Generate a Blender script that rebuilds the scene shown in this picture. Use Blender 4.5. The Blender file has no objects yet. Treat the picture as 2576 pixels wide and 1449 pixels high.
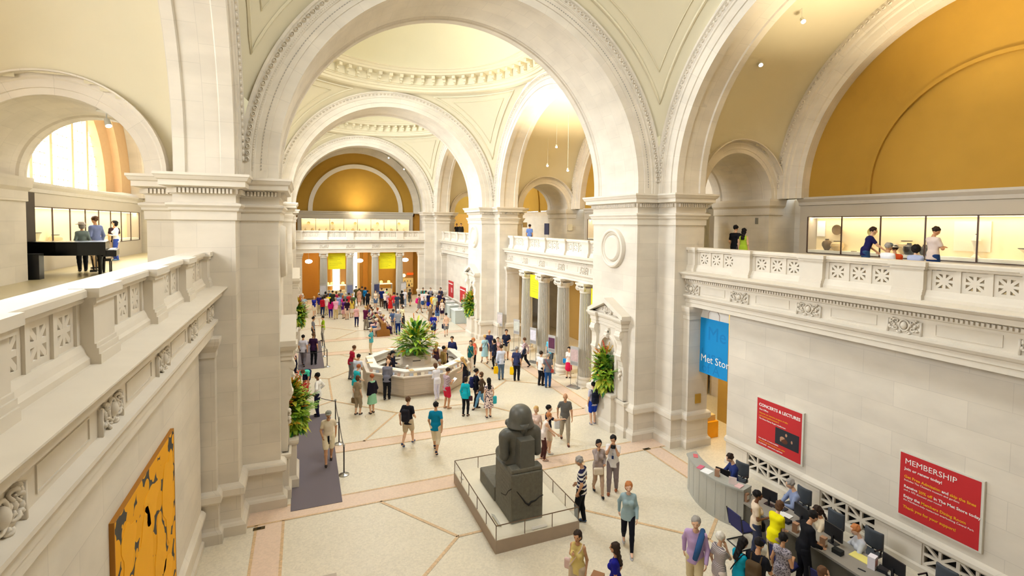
import bpy, bmesh, math, random
import numpy as np
from mathutils import Vector, Matrix
R_ = random.Random(7)
C = bpy.context.scene.collection
sc = bpy.context.scene
PI = math.pi
# ---------------------------------------------------------------- camera
CF, CYAW, CPITCH, CROLL, CPY = 1270.79, -.3919, -.0425, .0102, 618.84
CAM = Vector((-5.4168, 0.0, 8.1))
_s, _c = math.sin(CYAW), math.cos(CYAW)
_fw = Vector((-_s * math.cos(CPITCH), _c * math.cos(CPITCH), math.sin(CPITCH)))
_rt = Vector((_c, _s, 0.0)); _up = _rt.cross(_fw)
_r2 = _rt * math.cos(CROLL) + _up * math.sin(CROLL)
_u2 = -_rt * math.sin(CROLL) + _up * math.cos(CROLL)
cd = bpy.data.cameras.new('camera'); cam = bpy.data.objects.new('camera', cd); C.objects.link(cam)
cd.sensor_width = 36.0; cd.lens = CF / 2576.0 * 36.0; cd.shift_y = (CPY - 724.5) / 2576.0
cd.clip_start = .05; cd.clip_end = 300
M3 = Matrix((_r2, _u2, -_fw)).transposed()
cam.matrix_world = Matrix.Translation(CAM) @ M3.to_4x4()
sc.camera = cam
# ---------------------------------------------------------------- world, exposure
sc.view_settings.view_transform = 'Standard'; sc.view_settings.look = 'None'
sc.view_settings.exposure = 0.22; sc.view_settings.gamma = 1.0; sc.view_settings.use_curve_mapping = False
w = bpy.data.worlds.new('World'); sc.world = w; w.use_nodes = True
w.node_tree.nodes['Background'].inputs[0].default_value = (.80, .90, 1.0, 1)
w.node_tree.nodes['Background'].inputs[1].default_value = 3.0
sc.cycles.use_denoising = True
sc.cycles.use_adaptive_sampling = True; sc.cycles.adaptive_threshold = .1; sc.cycles.adaptive_min_samples = 12
sc.cycles.diffuse_bounces = 4; sc.cycles.max_bounces = 6; sc.cycles.glossy_bounces = 2; sc.cycles.transparent_max_bounces = 6
sc.cycles.sample_clamp_indirect = 6.0
sc.cycles.caustics_reflective = False; sc.cycles.caustics_refractive = False
def area(name, loc, look, sx, sy, power, col, spread=180, shape='RECTANGLE'):
    l = bpy.data.lights.new(name, 'AREA'); l.shape = shape; l.size = sx; l.size_y = sy
    l.energy = power; l.color = col; l.spread = math.radians(spread)
    o = bpy.data.objects.new(name, l); C.objects.link(o); o.location = loc
    o.rotation_euler = (Vector(look) - Vector(loc)).to_track_quat('-Z', 'Y').to_euler()
    return o
# plan of the hall (metres): three domed bays along +Y, floor at z = 0, upper gallery at z = GZ
A_, B_, C_, D_ = 6.06, 7.02, 8.35, 9.13      # pier inner face, notch, jamb, gallery arch jamb
NN = .96
GZ, ZC, ZS = 6.35, 9.28, 9.5                  # gallery floor, capital top, arch centre
PIERS = [(-.4, .94), (15.58, 18.65), (33.29, 36.36), (51.0, 52.335)]
BAYS = [(PIERS[i][1], PIERS[i + 1][0]) for i in range(3)]
XR = 13.5                                      # outer wall of the side galleries
# daylight: the round skylight of each dome, and the arched windows on the left of every bay
for i, (y0, y1) in enumerate(BAYS):
    area('skylight_glow', (0, (y0 + y1) / 2, 17.9), (0, (y0 + y1) / 2, 0), 5.0, 5.0, (800, 900, 900)[i], (.86, .94, 1.0), 180, 'DISK')
    area('window_daylight', (-13.1, (y0 + y1) / 2, 11.6), (3, (y0 + y1) / 2, 6.0), 6.5, 5.0, (520, 2000, 1900)[i], (.82, .91, 1.0), 150)
# ---------------------------------------------------------------- materials
_m = {}
def srgb(r, g, b):
    f = lambda c: (c / 255 / 12.92) if c <= 10 else ((c / 255 + .055) / 1.055) ** 2.4
    return (f(r), f(g), f(b), 1)
def mat(name, rgb, rough=.6, metal=0., noise=.06, scale=6., emit=0., alpha=1., trans=0., bump=0., spec=.4):
    if name in _m: return _m[name]
    m = bpy.data.materials.new(name); m.use_nodes = True; _m[name] = m
    nt = m.node_tree; b = nt.nodes['Principled BSDF']
    c = srgb(*rgb)
    b.inputs['Roughness'].default_value = rough; b.inputs['Metallic'].default_value = metal
    b.inputs['Specular IOR Level'].default_value = spec
    n = nt.nodes.new('ShaderNodeTexNoise'); n.inputs['Scale'].default_value = scale; n.inputs['Detail'].default_value = 3
    g = nt.nodes.new('ShaderNodeTexCoord'); nt.links.new(g.outputs['Object'], n.inputs['Vector'])
    mx = nt.nodes.new('ShaderNodeMix'); mx.data_type = 'RGBA'
    mx.inputs[6].default_value = tuple(min(1, v * (1 + noise)) for v in c[:3]) + (1,)
    mx.inputs[7].default_value = tuple(v * (1 - noise) for v in c[:3]) + (1,)
    nt.links.new(n.outputs['Fac'], mx.inputs[0]); nt.links.new(mx.outputs[2], b.inputs['Base Color'])
    if emit:
        b.inputs['Emission Color'].default_value = c; b.inputs['Emission Strength'].default_value = emit
    if alpha < 1: b.inputs['Alpha'].default_value = alpha
    if trans: b.inputs['Transmission Weight'].default_value = trans
    if bump:
        bp = nt.nodes.new('ShaderNodeBump'); bp.inputs['Strength'].default_value = bump; bp.inputs['Distance'].default_value = .02
        nt.links.new(n.outputs['Fac'], bp.inputs['Height']); nt.links.new(bp.outputs['Normal'], b.inputs['Normal'])
    return m
def stone(name, rgb, mode='wall', bw=1.5, bh=.62, var=.07, joint=.87, rough=.75):
    """Cut limestone: large veining plus fine courses of blocks, on world coordinates ('wall') or on the UV map ('uv')."""
    if name in _m: return _m[name]
    m = bpy.data.materials.new(name); m.use_nodes = True; _m[name] = m
    nt = m.node_tree; L = nt.links; b = nt.nodes['Principled BSDF']; b.inputs['Roughness'].default_value = rough
    b.inputs['Specular IOR Level'].default_value = .25
    c = srgb(*rgb)[:3]
    if mode == 'uv':
        t = nt.nodes.new('ShaderNodeTexCoord'); vec = t.outputs['UV']
        g = nt.nodes.new('ShaderNodeNewGeometry'); pos = g.outputs['Position']
    else:
        g = nt.nodes.new('ShaderNodeNewGeometry'); pos = g.outputs['Position']
        s = nt.nodes.new('ShaderNodeSeparateXYZ'); L.new(pos, s.inputs[0])
        a = nt.nodes.new('ShaderNodeMath'); a.operation = 'ADD'; L.new(s.outputs[0], a.inputs[0]); L.new(s.outputs[1], a.inputs[1])
        cb = nt.nodes.new('ShaderNodeCombineXYZ'); L.new(a.outputs[0], cb.inputs[0]); L.new(s.outputs[2], cb.inputs[1]); vec = cb.outputs[0]
    br = nt.nodes.new('ShaderNodeTexBrick'); L.new(vec, br.inputs['Vector'])
    br.inputs['Scale'].default_value = 1.0; br.inputs['Brick Width'].default_value = bw; br.inputs['Row Height'].default_value = bh
    br.inputs['Mortar Size'].default_value = .007; br.inputs['Mortar Smooth'].default_value = .3; br.inputs['Bias'].default_value = 0
    br.inputs['Color1'].default_value = tuple(min(.95, v * (1 + var * .5)) for v in c) + (1,)
    br.inputs['Color2'].default_value = tuple(v * (1 - var * .7) for v in c) + (1,)
    br.inputs['Mortar'].default_value = tuple(v * joint for v in c) + (1,)
    n = nt.nodes.new('ShaderNodeTexNoise'); n.inputs['Scale'].default_value = .8; n.inputs['Detail'].default_value = 6
    mp = nt.nodes.new('ShaderNodeMapping'); mp.inputs['Scale'].default_value = (1, 1, 2.2); L.new(pos, mp.inputs[0]); L.new(mp.outputs[0], n.inputs['Vector'])
    rp = nt.nodes.new('ShaderNodeMapRange'); rp.inputs[1].default_value = .3; rp.inputs[2].default_value = .7
    rp.inputs[3].default_value = .90; rp.inputs[4].default_value = 1.05; L.new(n.outputs['Fac'], rp.inputs[0])
    mx = nt.nodes.new('ShaderNodeMix'); mx.data_type = 'RGBA'; mx.blend_type = 'MULTIPLY'; mx.inputs[0].default_value = 1
    L.new(br.outputs['Color'], mx.inputs[6]); L.new(rp.outputs[0], mx.inputs[7]); L.new(mx.outputs[2], b.inputs['Base Color'])
    return m
def terrazzo(name, rgb, rough=.38, var=.10):
    if name in _m: return _m[name]
    m = bpy.data.materials.new(name); m.use_nodes = True; _m[name] = m
    nt = m.node_tree; L = nt.links; b = nt.nodes['Principled BSDF']
    b.inputs['Roughness'].default_value = rough; b.inputs['Specular IOR Level'].default_value = .35
    c = srgb(*rgb)[:3]
    g = nt.nodes.new('ShaderNodeNewGeometry')
    v = nt.nodes.new('ShaderNodeTexVoronoi'); v.inputs['Scale'].default_value = 22; L.new(g.outputs['Position'], v.inputs['Vector'])
    n = nt.nodes.new('ShaderNodeTexNoise'); n.inputs['Scale'].default_value = .7; n.inputs['Detail'].default_value = 4; L.new(g.outputs['Position'], n.inputs['Vector'])
    s = nt.nodes.new('ShaderNodeSeparateColor'); L.new(v.outputs['Color'], s.inputs[0])
    a = nt.nodes.new('ShaderNodeMath'); a.operation = 'MULTIPLY'; L.new(s.outputs[0], a.inputs[0]); a.inputs[1].default_value = .7
    a2 = nt.nodes.new('ShaderNodeMath'); a2.operation = 'MULTIPLY_ADD'; L.new(n.outputs['Fac'], a2.inputs[0]); a2.inputs[1].default_value = .5; L.new(a.outputs[0], a2.inputs[2])
    mx = nt.nodes.new('ShaderNodeMix'); mx.data_type = 'RGBA'; L.new(a2.outputs[0], mx.inputs[0])
    mx.inputs[6].default_value = tuple(x * (1 - var) for x in c) + (1,); mx.inputs[7].default_value = tuple(min(.95, x * (1 + var)) for x in c) + (1,)
    L.new(mx.outputs[2], b.inputs['Base Color'])
    return m
STONE = stone('limestone_blocks', (224, 214, 198))
STONEA = stone('limestone_voussoirs', (224, 214, 198), 'uv', .95, .7, .05)
CARVE = mat('carved_limestone', (224, 214, 198), .75, noise=.07, scale=2.5, spec=.25)
MARBLE = mat('pale_counter_stone', (226, 213, 198), .5, noise=.05, scale=3)
PLAST = mat('cream_plaster', (220, 210, 182), .85, noise=.02, scale=1.5, spec=.15)
PLASTP = mat('cream_plaster_trim', (226, 216, 188), .85, noise=.02, scale=1.5, spec=.15)
DOMEM = mat('pale_dome_plaster', (232, 226, 196), .85, noise=.02, scale=1., spec=.15)
GOLD = mat('ochre_plaster', (178, 138, 58), .85, noise=.06, scale=2., spec=.15)
OCHRE = mat('deep_ochre_wall', (200, 138, 34), .85, noise=.03, scale=2., spec=.15)
FLOORM = terrazzo('terrazzo_floor', (220, 210, 190))
BANDM = terrazzo('pink_terrazzo_band', (226, 200, 178), .38, .07)
LINEM = terrazzo('rust_mosaic_line', (210, 178, 138), .42, .18)
GALM = mat('gallery_floor_stone', (196, 182, 142), .3, noise=.06, scale=1.5)
CASEM = mat('taupe_case_panel', (186, 176, 160), .7, noise=.03, scale=2)
BLACK = mat('black_lacquer', (14, 15, 17), .3, noise=.1)
STEEL = mat('brushed_steel', (170, 170, 168), .3, 1.0, noise=.03)
GREYM = mat('grey_laminate', (168, 168, 162), .45, noise=.03)
# ---------------------------------------------------------------- mesh helpers
class MB:
    def __init__(s): s.v = []; s.f = []; s.uv = None
    def add(s, vs, fs):
        o = len(s.v); s.v.extend([tuple(v) for v in vs]); s.f.extend([tuple(i + o for i in f) for f in fs]); return s
    def box(s, x0, x1, y0, y1, z0, z1):
        v = [(x0, y0, z0), (x1, y0, z0), (x1, y1, z0), (x0, y1, z0), (x0, y0, z1), (x1, y0, z1), (x1, y1, z1), (x0, y1, z1)]
        return s.add(v, [(0, 3, 2, 1), (4, 5, 6, 7), (0, 1, 5, 4), (1, 2, 6, 5), (2, 3, 7, 6), (3, 0, 4, 7)])
    def obox(s, c, size, rz=0., rx=0., ry=0.):
        M = Matrix.Translation(c) @ Matrix.Rotation(rz, 4, 'Z') @ Matrix.Rotation(ry, 4, 'Y') @ Matrix.Rotation(rx, 4, 'X')
        hx, hy, hz = size[0] / 2, size[1] / 2, size[2] / 2
        v = [M @ Vector((x, y, z)) for z in (-hz, hz) for (x, y) in ((-hx, -hy), (hx, -hy), (hx, hy), (-hx, hy))]
        return s.add(v, [(0, 3, 2, 1), (4, 5, 6, 7), (0, 1, 5, 4), (1, 2, 6, 5), (2, 3, 7, 6), (3, 0, 4, 7)])
    def prism(s, poly, z0, z1):
        n = len(poly); v = [(x, y, z0) for x, y in poly] + [(x, y, z1) for x, y in poly]
        return s.add(v, [tuple(range(n - 1, -1, -1)), tuple(range(n, 2 * n))] + [(i, (i + 1) % n, (i + 1) % n + n, i + n) for i in range(n)])
    def prism_x(s, poly, x0, x1):      # polygon in (y, z), extruded along x
        n = len(poly); v = [(x0, y, z) for y, z in poly] + [(x1, y, z) for y, z in poly]
        return s.add(v, [tuple(range(n - 1, -1, -1)), tuple(range(n, 2 * n))] + [(i, (i + 1) % n, (i + 1) % n + n, i + n) for i in range(n)])
    def prism_y(s, poly, y0, y1):      # polygon in (x, z)
        n = len(poly); v = [(x, y0, z) for x, z in poly] + [(x, y1, z) for x, z in poly]
        return s.add(v, [tuple(range(n)), tuple(range(2 * n - 1, n - 1, -1))] + [(i, i + n, (i + 1) % n + n, (i + 1) % n) for i in range(n)])
    def lathe(s, prof, c=(0, 0, 0), n=24, sx=1., sy=1., flute=0, fd=0.):
        v = []; 
        for r, z in prof:
            for k in range(n):
                a = 2 * PI * k / n; rr = r
                if flute: rr = r * (1 - fd * (0.5 - 0.5 * math.cos(a * flute)))
                v.append((c[0] + rr * math.cos(a) * sx, c[1] + rr * math.sin(a) * sy, c[2] + z))
        f = []
        for i in range(len(prof) - 1):
            for k in range(n):
                f.append((i * n + k, i * n + (k + 1) % n, (i + 1) * n + (k + 1) % n, (i + 1) * n + k))
        f.append(tuple(range(n - 1, -1, -1))); f.append(tuple(range((len(prof) - 1) * n, len(prof) * n)))
        return s.add(v, f)
    def tube(s, pts, r, n=8, cap=True):
        P = [Vector(p) for p in pts]; rr = r if isinstance(r, (list, tuple)) else [r] * len(P)
        v = []; up = None
        for i, p in enumerate(P):
            d = (P[min(i + 1, len(P) - 1)] - P[max(i - 1, 0)])
            if d.length < 1e-9: d = Vector((0, 0, 1))
            d.normalize()
            if up is None:
                up = d.orthogonal().normalized()
            up = (up - d * up.dot(d))
            if up.length < 1e-6: up = d.orthogonal()
            up.normalize(); q = d.cross(up)
            for k in range(n):
                a = 2 * PI * k / n; v.append(p + (up * math.cos(a) + q * math.sin(a)) * rr[i])
        f = [(i * n + k, i * n + (k + 1) % n, (i + 1) * n + (k + 1) % n, (i + 1) * n + k) for i in range(len(P) - 1) for k in range(n)]
        if cap: f += [tuple(range(n - 1, -1, -1)), tuple(range((len(P) - 1) * n, len(P) * n))]
        return s.add(v, f)
    def ball(s, c, r, n=10, m=6):
        rx, ry, rz = r if isinstance(r, (tuple, list)) else (r, r, r)
        v = [(c[0], c[1], c[2] - rz)]; f = []
        for i in range(1, m):
            t = -PI / 2 + PI * i / m
            for k in range(n):
                a = 2 * PI * k / n; v.append((c[0] + rx * math.cos(t) * math.cos(a), c[1] + ry * math.cos(t) * math.sin(a), c[2] + rz * math.sin(t)))
        v.append((c[0], c[1], c[2] + rz)); L = len(v) - 1
        for k in range(n):
            f.append((0, 1 + (k + 1) % n, 1 + k)); f.append((L, L - n + k, L - n + (k + 1) % n))
        for i in range(m - 2):
            for k in range(n):
                a = 1 + i * n; f.append((a + k, a + (k + 1) % n, a + n + (k + 1) % n, a + n + k))
        return s.add(v, f)
    def sweep(s, prof, path, closed=False):
        """prof: (outward, z) open polyline, outward to the right of travel; path: (x, y)."""
        n = len(path); m = len(prof); v = []
        for i in range(n):
            p = Vector(path[i])
            d1 = (Vector(path[i]) - Vector(path[i - 1])) if (closed or i > 0) else None
            d2 = (Vector(path[(i + 1) % n]) - Vector(path[i])) if (closed or i < n - 1) else None
            if d1 is None: d1 = d2
            if d2 is None: d2 = d1
            n1 = Vector((d1.y, -d1.x)).normalized(); n2 = Vector((d2.y, -d2.x)).normalized()
            q = (n1 + n2) / max(.2, 1 + n1.dot(n2))
            for o, z in prof: v.append((p.x + q.x * o, p.y + q.y * o, z))
        f = []
        for i in range(n if closed else n - 1):
            j = (i + 1) % n
            for k in range(m - 1): f.append((i * m + k, j * m + k, j * m + k + 1, i * m + k + 1))
        if not closed: f += [tuple(range(m - 1, -1, -1)), tuple(range((n - 1) * m, n * m))]
        return s.add(v, f)
    def arc(s, prof, cen, axis='y', ry=1., a0=0., a1=PI, n=48, stilt=0., closed=True):
        """prof: loop of (r, depth); swept round a half circle about cen = (c, z) in the plane across axis, with straight stilts."""
        m = len(prof); c, z0 = cen; st = []
        if stilt: st.append((1, 0, -stilt))
        for k in range(n + 1):
            a = a0 + (a1 - a0) * k / n; st.append((math.cos(a), math.sin(a), 0))
        if stilt: st.append((-1, 0, -stilt))
        v = []; uvs = []
        L = 0
        for i, (ca, sa, dz) in enumerate(st):
            for (r, d) in prof:
                h = c + r * ca * ry; z = z0 + r * sa + dz
                v.append((h, d, z) if axis == 'y' else (d, h, z))
        f = []
        mm = m if closed else m - 1
        for i in range(len(st) - 1):
            for k in range(mm):
                k2 = (k + 1) % m; q = (i * m + k, (i + 1) * m + k, (i + 1) * m + k2, i * m + k2)
                f.append(q if axis == 'y' else q[::-1])
        o = len(s.v); s.add(v, f)
        if s.uv is None: s.uv = {}
        # uv: along the arc (u), along the profile (v)
        pl = [0]
        for k in range(1, m + 1): pl.append(pl[-1] + math.dist(prof[k % m], prof[k - 1]))
        rm = sum(p[0] for p in prof) / m
        base = len(s.f) - len(f)
        cnt = 0
        for i in range(len(st) - 1):
            u0 = rm * (a1 - a0) / n * i; u1 = rm * (a1 - a0) / n * (i + 1)
            for k in range(mm):
                q = [(u0, pl[k]), (u1, pl[k]), (u1, pl[k + 1]), (u0, pl[k + 1])]
                s.uv[base + cnt] = q if axis == 'y' else q[::-1]; cnt += 1
        return s
    def move(s, M):
        s.v = [tuple(M @ Vector(v)) for v in s.v]; return s
    def mirror_x(s):
        s.v = [(-v[0], v[1], v[2]) for v in s.v]; s.f = [f[::-1] for f in s.f]
        if s.uv: s.uv = {k: q[::-1] for k, q in s.uv.items()}
        return s
    def mesh(s, name, smooth=False):
        me = bpy.data.meshes.new(name); me.from_pydata(s.v, [], s.f)
        if s.uv:
            ul = me.uv_layers.new(name='uv')
            for p in me.polygons:
                q = s.uv.get(p.index)
                if q:
                    for li, uv in zip(p.loop_indices, q): ul.data[li].uv = uv
        if smooth:
            me.polygons.foreach_set('use_smooth', [True] * len(me.polygons))
            if smooth == 'auto':
                me.set_sharp_from_angle(angle=math.radians(35))
        me.update(); return me
    def build(s, name, m=None, parent=None, smooth=False, fix=False):
        me = s.mesh(name, smooth)
        if fix:
            bm = bmesh.new(); bm.from_mesh(me); bmesh.ops.recalc_face_normals(bm, faces=bm.faces); bm.to_mesh(me); bm.free()
        o = bpy.data.objects.new(name, me); C.objects.link(o)
        if m: me.materials.append(m)
        if parent is not None: o.parent = parent
        return o
def struct(o, name=None):
    o['kind'] = 'structure'; return o
def tag(o, label, cat, group=None, kind=None):
    o['label'] = label; o['category'] = cat
    if group: o['group'] = group
    if kind: o['kind'] = kind
    return o
def empty(name, loc=(0, 0, 0), rz=0.):
    o = bpy.data.objects.new(name, None); C.objects.link(o); o.location = loc; o.rotation_euler = (0, 0, rz); o.empty_display_size = .1
    return o
def thing(name, label, cat, loc=(0, 0, 0), rz=0., group=None):
    return tag(empty(name, loc, rz), label, cat, group)
def copy_tree(o, parent=None):
    c = o.copy(); C.objects.link(c)
    if parent is not None: c.parent = parent
    for ch in list(o.children): copy_tree(ch, c)
    return c
def text_mesh(body, size, m, parent, loc, rot, name='lettering', align='LEFT', ext=.004, bold=0.):
    cu = bpy.data.curves.new(name, 'FONT'); cu.body = body; cu.size = size; cu.extrude = ext; cu.align_x = align; cu.offset = bold
    cu.resolution_u = 2
    t = bpy.data.objects.new(name, cu); C.objects.link(t)
    dg = bpy.context.evaluated_depsgraph_get(); me = bpy.data.meshes.new_from_object(t.evaluated_get(dg))
    bpy.data.objects.remove(t); me.materials.clear(); me.materials.append(m)
    o = bpy.data.objects.new(name, me); C.objects.link(o); o.location = loc; o.rotation_euler = rot
    if parent is not None: o.parent = parent
    return o
# ================================================================ STRUCTURE
# floor
fl = MB().box(-16, 16, -8, 60, -.3, 0).build('floor', FLOORM); struct(fl)
def strip(name, pts, wd, m, z=.004):
    mb = MB()
    for (a, b) in zip(pts[:-1], pts[1:]):
        a = Vector(a); b = Vector(b); d = (b - a).normalized(); q = Vector((-d.y, d.x)) * wd / 2; a2 = a - d * wd * .2; b2 = b + d * wd * .2
        mb.add([(a2.x + q.x, a2.y + q.y, z), (a2.x - q.x, a2.y - q.y, z), (b2.x - q.x, b2.y - q.y, z), (b2.x + q.x, b2.y + q.y, z)], [(0, 1, 2, 3)])
    o = mb.build(name, m); struct(o); return o
tn = [0]
def tname():
    tn[0] += 1; return 'trim_%d' % tn[0]
bands = MB(); lines = MB()
def quad(mb, x0, x1, y0, y1, z): mb.add([(x0, y0, z), (x1, y0, z), (x1, y1, z), (x0, y1, z)], [(0, 1, 2, 3)])
def lseg(a, b, wd, z=.0075):
    a = Vector(a); b = Vector(b); d = (b - a).normalized(); q = Vector((-d.y, d.x)) * wd / 2
    lines.add([(a.x + q.x, a.y + q.y, z), (a.x - q.x, a.y - q.y, z), (b.x - q.x, b.y - q.y, z), (b.x + q.x, b.y + q.y, z)], [(0, 1, 2, 3)])
for (y0, y1) in PIERS:
    for yb in ((y0 - .85, y0 - .1), (y0 + 2.9, y0 + 3.55)):
        quad(bands, -7.0, 7.0, yb[0], yb[1], .004)
        for yy in yb: lseg((-7.0, yy), (7.0, yy), .07)
for (y0, y1) in BAYS:
    for s in (-1, 1):
        quad(bands, s * 6.3 - .33 * s, s * 6.3 + .33 * s, y0 + .45, y1 - .85, .0045) if s > 0 else quad(bands, -6.63, -5.97, y0 + .45, y1 - .85, .0045)
        for xx in (5.97, 6.63): lseg((s * xx, y0 + .45), (s * xx, y1 - .85), .07)
    cy = (y0 + .45 + y1 - .85) / 2; ro = 4.6
    oc = [(ro * math.cos(a), cy + ro * math.sin(a)) for a in [PI / 8 + PI / 4 * k for k in range(8)]]
    for k in range(8): lseg(oc[k], oc[(k + 1) % 8], .09)
    for k, tgt in zip((0, 1, 2, 3, 4, 5, 6, 7), ((5.97, cy + 3.0), (3.4, y1 - .85), (-3.4, y1 - .85), (-5.97, cy + 3.0), (-5.97, cy - 3.0), (-3.4, y0 + .45), (3.4, y0 + .45), (5.97, cy - 3.0))):
        lseg(oc[k], tgt, .09)
struct(bands.build(tname(), BANDM)); struct(lines.build(tname(), LINEM))
# profiles (outward, z)
BASEP = [(0, 0), (.17, 0), (.17, .25), (.13, .30), (.08, .33), (.05, .40), (.05, .98), (.09, 1.0), (.15, 1.06), (.15, 1.22), (.10, 1.28), (.04, 1.31), (0, 1.33)]
CAPP = [(0, 8.12), (.045, 8.14), (.045, 8.35), (.09, 8.38), (.10, 8.44), (.15, 8.50), (.15, 8.55), (.02, 8.58), (.02, 8.76), (.05, 8.78), (.05, 8.80), (.07, 8.80), (.07, 8.92), (.14, 8.94), (.26, 8.97), (.26, 9.10), (.30, 9.12), (.34, 9.20), (.36, 9.22), (.36, ZC), (0, ZC)]
def dentils(mb, path, o0, o1, z0, z1, pitch, wd):
    for a, b in zip(path[:-1], path[1:]):
        a = Vector(a); b = Vector(b); L = (b - a).length
        if L < pitch: continue
        d = (b - a) / L; nrm = Vector((d.y, -d.x)); k = int(L / pitch); st = (L - (k - 1) * pitch) / 2
        for i in range(k):
            c = a + d * (st + i * pitch) + nrm * (o0 + o1) / 2
            mb.obox((c.x, c.y, (z0 + z1) / 2), (wd, abs(o1 - o0), z1 - z0), math.atan2(d.y, d.x))
def pier_poly(i):
    y0, y1 = PIERS[i]
    if i == 0:
        return [(A_, y0), (D_, y0), (D_, y1), (C_, y1), (C_, y1 + NN), (B_, y1 + NN), (B_, y1), (A_, y1)]
    if i == 3:
        return [(A_, y0), (B_, y0), (B_, y0 - NN), (C_, y0 - NN), (C_, y0), (D_, y0), (D_, y1), (A_, y1)]
    return [(A_, y0), (B_, y0), (B_, y0 - NN), (C_, y0 - NN), (C_, y0), (D_, y0), (D_, y1), (C_, y1), (C_, y1 + NN), (B_, y1 + NN), (B_, y1), (A_, y1)]
for i in range(4):
    for s in (1, -1):
        P = pier_poly(i)
        mb = MB().prism(P, 0, ZC)
        mb.sweep(BASEP, P, True); 
        if s < 0: mb.mirror_x()
        po = mb.build('pier', STONE); struct(po)
        cb = MB().sweep(CAPP, P, True); dentils(cb, P + [P[0]], .07, .15, 8.80, 8.92, .085, .05)
        if s < 0: cb.mirror_x()
        cp = cb.build('pier_capital', CARVE, po)
        # gallery side wall beyond the arched passage, from the outer jamb to the back wall
        y0, y1 = PIERS[i]
        wb = MB().box(12.73, 16, y0, y1, 0, ZC)
        Q = [(12.73, y1), (12.73, y0), (XR, y0)]
        wb.sweep([(0, 8.6), (.06, 8.62), (.06, 8.9), (.16, 9.0), (.2, 9.2), (.2, ZC), (0, ZC)], Q[:], False)
        if s < 0: wb.mirror_x()
        struct(wb.build('wall_right' if s > 0 else 'wall_left', STONE))
        # spandrel wall with the passage arch (centre 10.93, radius 1.8)
        cc, rr = 10.93, 1.8
        nseg = 20
        mb = MB()
        top = 17.6
        for yy, flip in ((y0, False), (y1, True)):
            pts = [(cc + rr * math.cos(PI * k / nseg), ZC + rr * math.sin(PI * k / nseg)) for k in range(nseg + 1)]
            for k in range(nseg):
                (xa, za), (xb, zb) = pts[k], pts[k + 1]
                q = [(xa, yy, za), (xa, yy, top), (xb, yy, top), (xb, yy, zb)]
                mb.add(q, [(0, 1, 2, 3) if flip else (3, 2, 1, 0)])
            for xa, xb in ((D_ - 2.11, D_), (cc + rr, 16)):
                q = [(xa, yy, ZC), (xb, yy, ZC), (xb, yy, top), (xa, yy, top)]
                mb.add(q, [(3, 2, 1, 0) if flip else (0, 1, 2, 3)])
        if s < 0: mb.mirror_x()
        struct(mb.build('wall_right' if s > 0 else 'wall_left', PLAST))
        # passage barrel and its archivolts
        ab = MB()
        r0 = rr
        ab.arc([(r0, y0 - .10), (r0 + .16, y0 - .10), (r0 + .17, y0 - .13), (r0 + .36, y0 - .13), (r0 + .40, y0 - .17), (r0 + .49, y0 - .17), (r0 + .49, y0 - .40), (r0 + .53, y0 - .40), (r0 + .53, y0), (r0 + .53, y1), (r0 + .53, y1 + .40), (r0 + .49, y1 + .40), (r0 + .49, y1 + .17), (r0 + .40, y1 + .17), (r0 + .36, y1 + .13), (r0 + .17, y1 + .13), (r0 + .16, y1 + .10), (r0, y1 + .10),
                (r0, y1 - .35), (r0 + .05, y1 - .42), (r0 + .05, y0 + .42), (r0, y0 + .35)], (cc, ZC), 'y', n=32)
        if s < 0: ab.mirror_x()
        struct(ab.build('passage_arch', STONEA))
# great transverse arches between the bays
def transverse(i):
    y0, y1 = PIERS[i]; ri = A_; ro = 7.0
    pr = [(ri, y0 + .02), (ri, y0), (ri + .26, y0), (ri + .27, y0 - .04), (ri + .56, y0 - .04), (ri + .58, y0 - .08), (ri + .66, y0 - .08), (ri + .68, y0 - .10), (ri + .84, y0 - .10), (ri + .87, y0 - .16), (ro, y0 - .16), (ro, y0 + .25),
          (ro, y1 - .25), (ro, y1 + .16), (ri + .87, y1 + .16), (ri + .84, y1 + .10), (ri + .68, y1 + .10), (ri + .66, y1 + .08), (ri + .58, y1 + .08), (ri + .56, y1 + .04), (ri + .27, y1 + .04), (ri + .26, y1), (ri, y1)]
    if y1 - y0 > 2: pr += [(ri, y1 - .32), (ri + .05, y1 - .36), (ri + .05, y1 - .42), (ri + .08, y1 - .46), (ri + .08, y0 + .46), (ri + .05, y0 + .42), (ri + .05, y0 + .36), (ri, y0 + .32)]
    mb = MB().arc(pr, (0, ZS), 'y', n=96, stilt=ZS - ZC + .001)
    return mb
def egg_ring(cen, axis, r, d, n, ry=1., wx=.12, wz=.07, t=.05, a0=.03, a1=PI - .03):
    """carved leaf-and-dart ornament: a row of small oval rings round an arch"""
    mb = MB()
    for k in range(n):
        a = a0 + (a1 - a0) * (k + .5) / n; ca, sa = math.cos(a), math.sin(a)
        h, z = cen[0] + r * ca * ry, cen[1] + r * sa
        N = 10; v = []; f = []
        for q in range(N):
            b = 2 * PI * q / N
            for (rr, dd) in ((1.0, 0), (.72, t), (.45, 0)):
                tx = rr * wx * math.cos(b); tr = rr * wz * math.sin(b)
                hh = h + (-sa * tx + ca * tr); zz = z + (ca * tx + sa * tr)
                v.append((hh, d - dd, zz) if axis == 'y' else (d - dd, hh, zz))
        for q in range(N):
            q2 = (q + 1) % N
            for j in range(2): f.append((q * 3 + j, q * 3 + j + 1, q2 * 3 + j + 1, q2 * 3 + j))
        mb.add(v, f)
        mb.ball((h, d - .005, z) if axis == 'y' else (d - .005, h, z), (.03, .02, .03) if axis == 'y' else (.02, .03, .03), 6, 4)
    return mb
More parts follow.
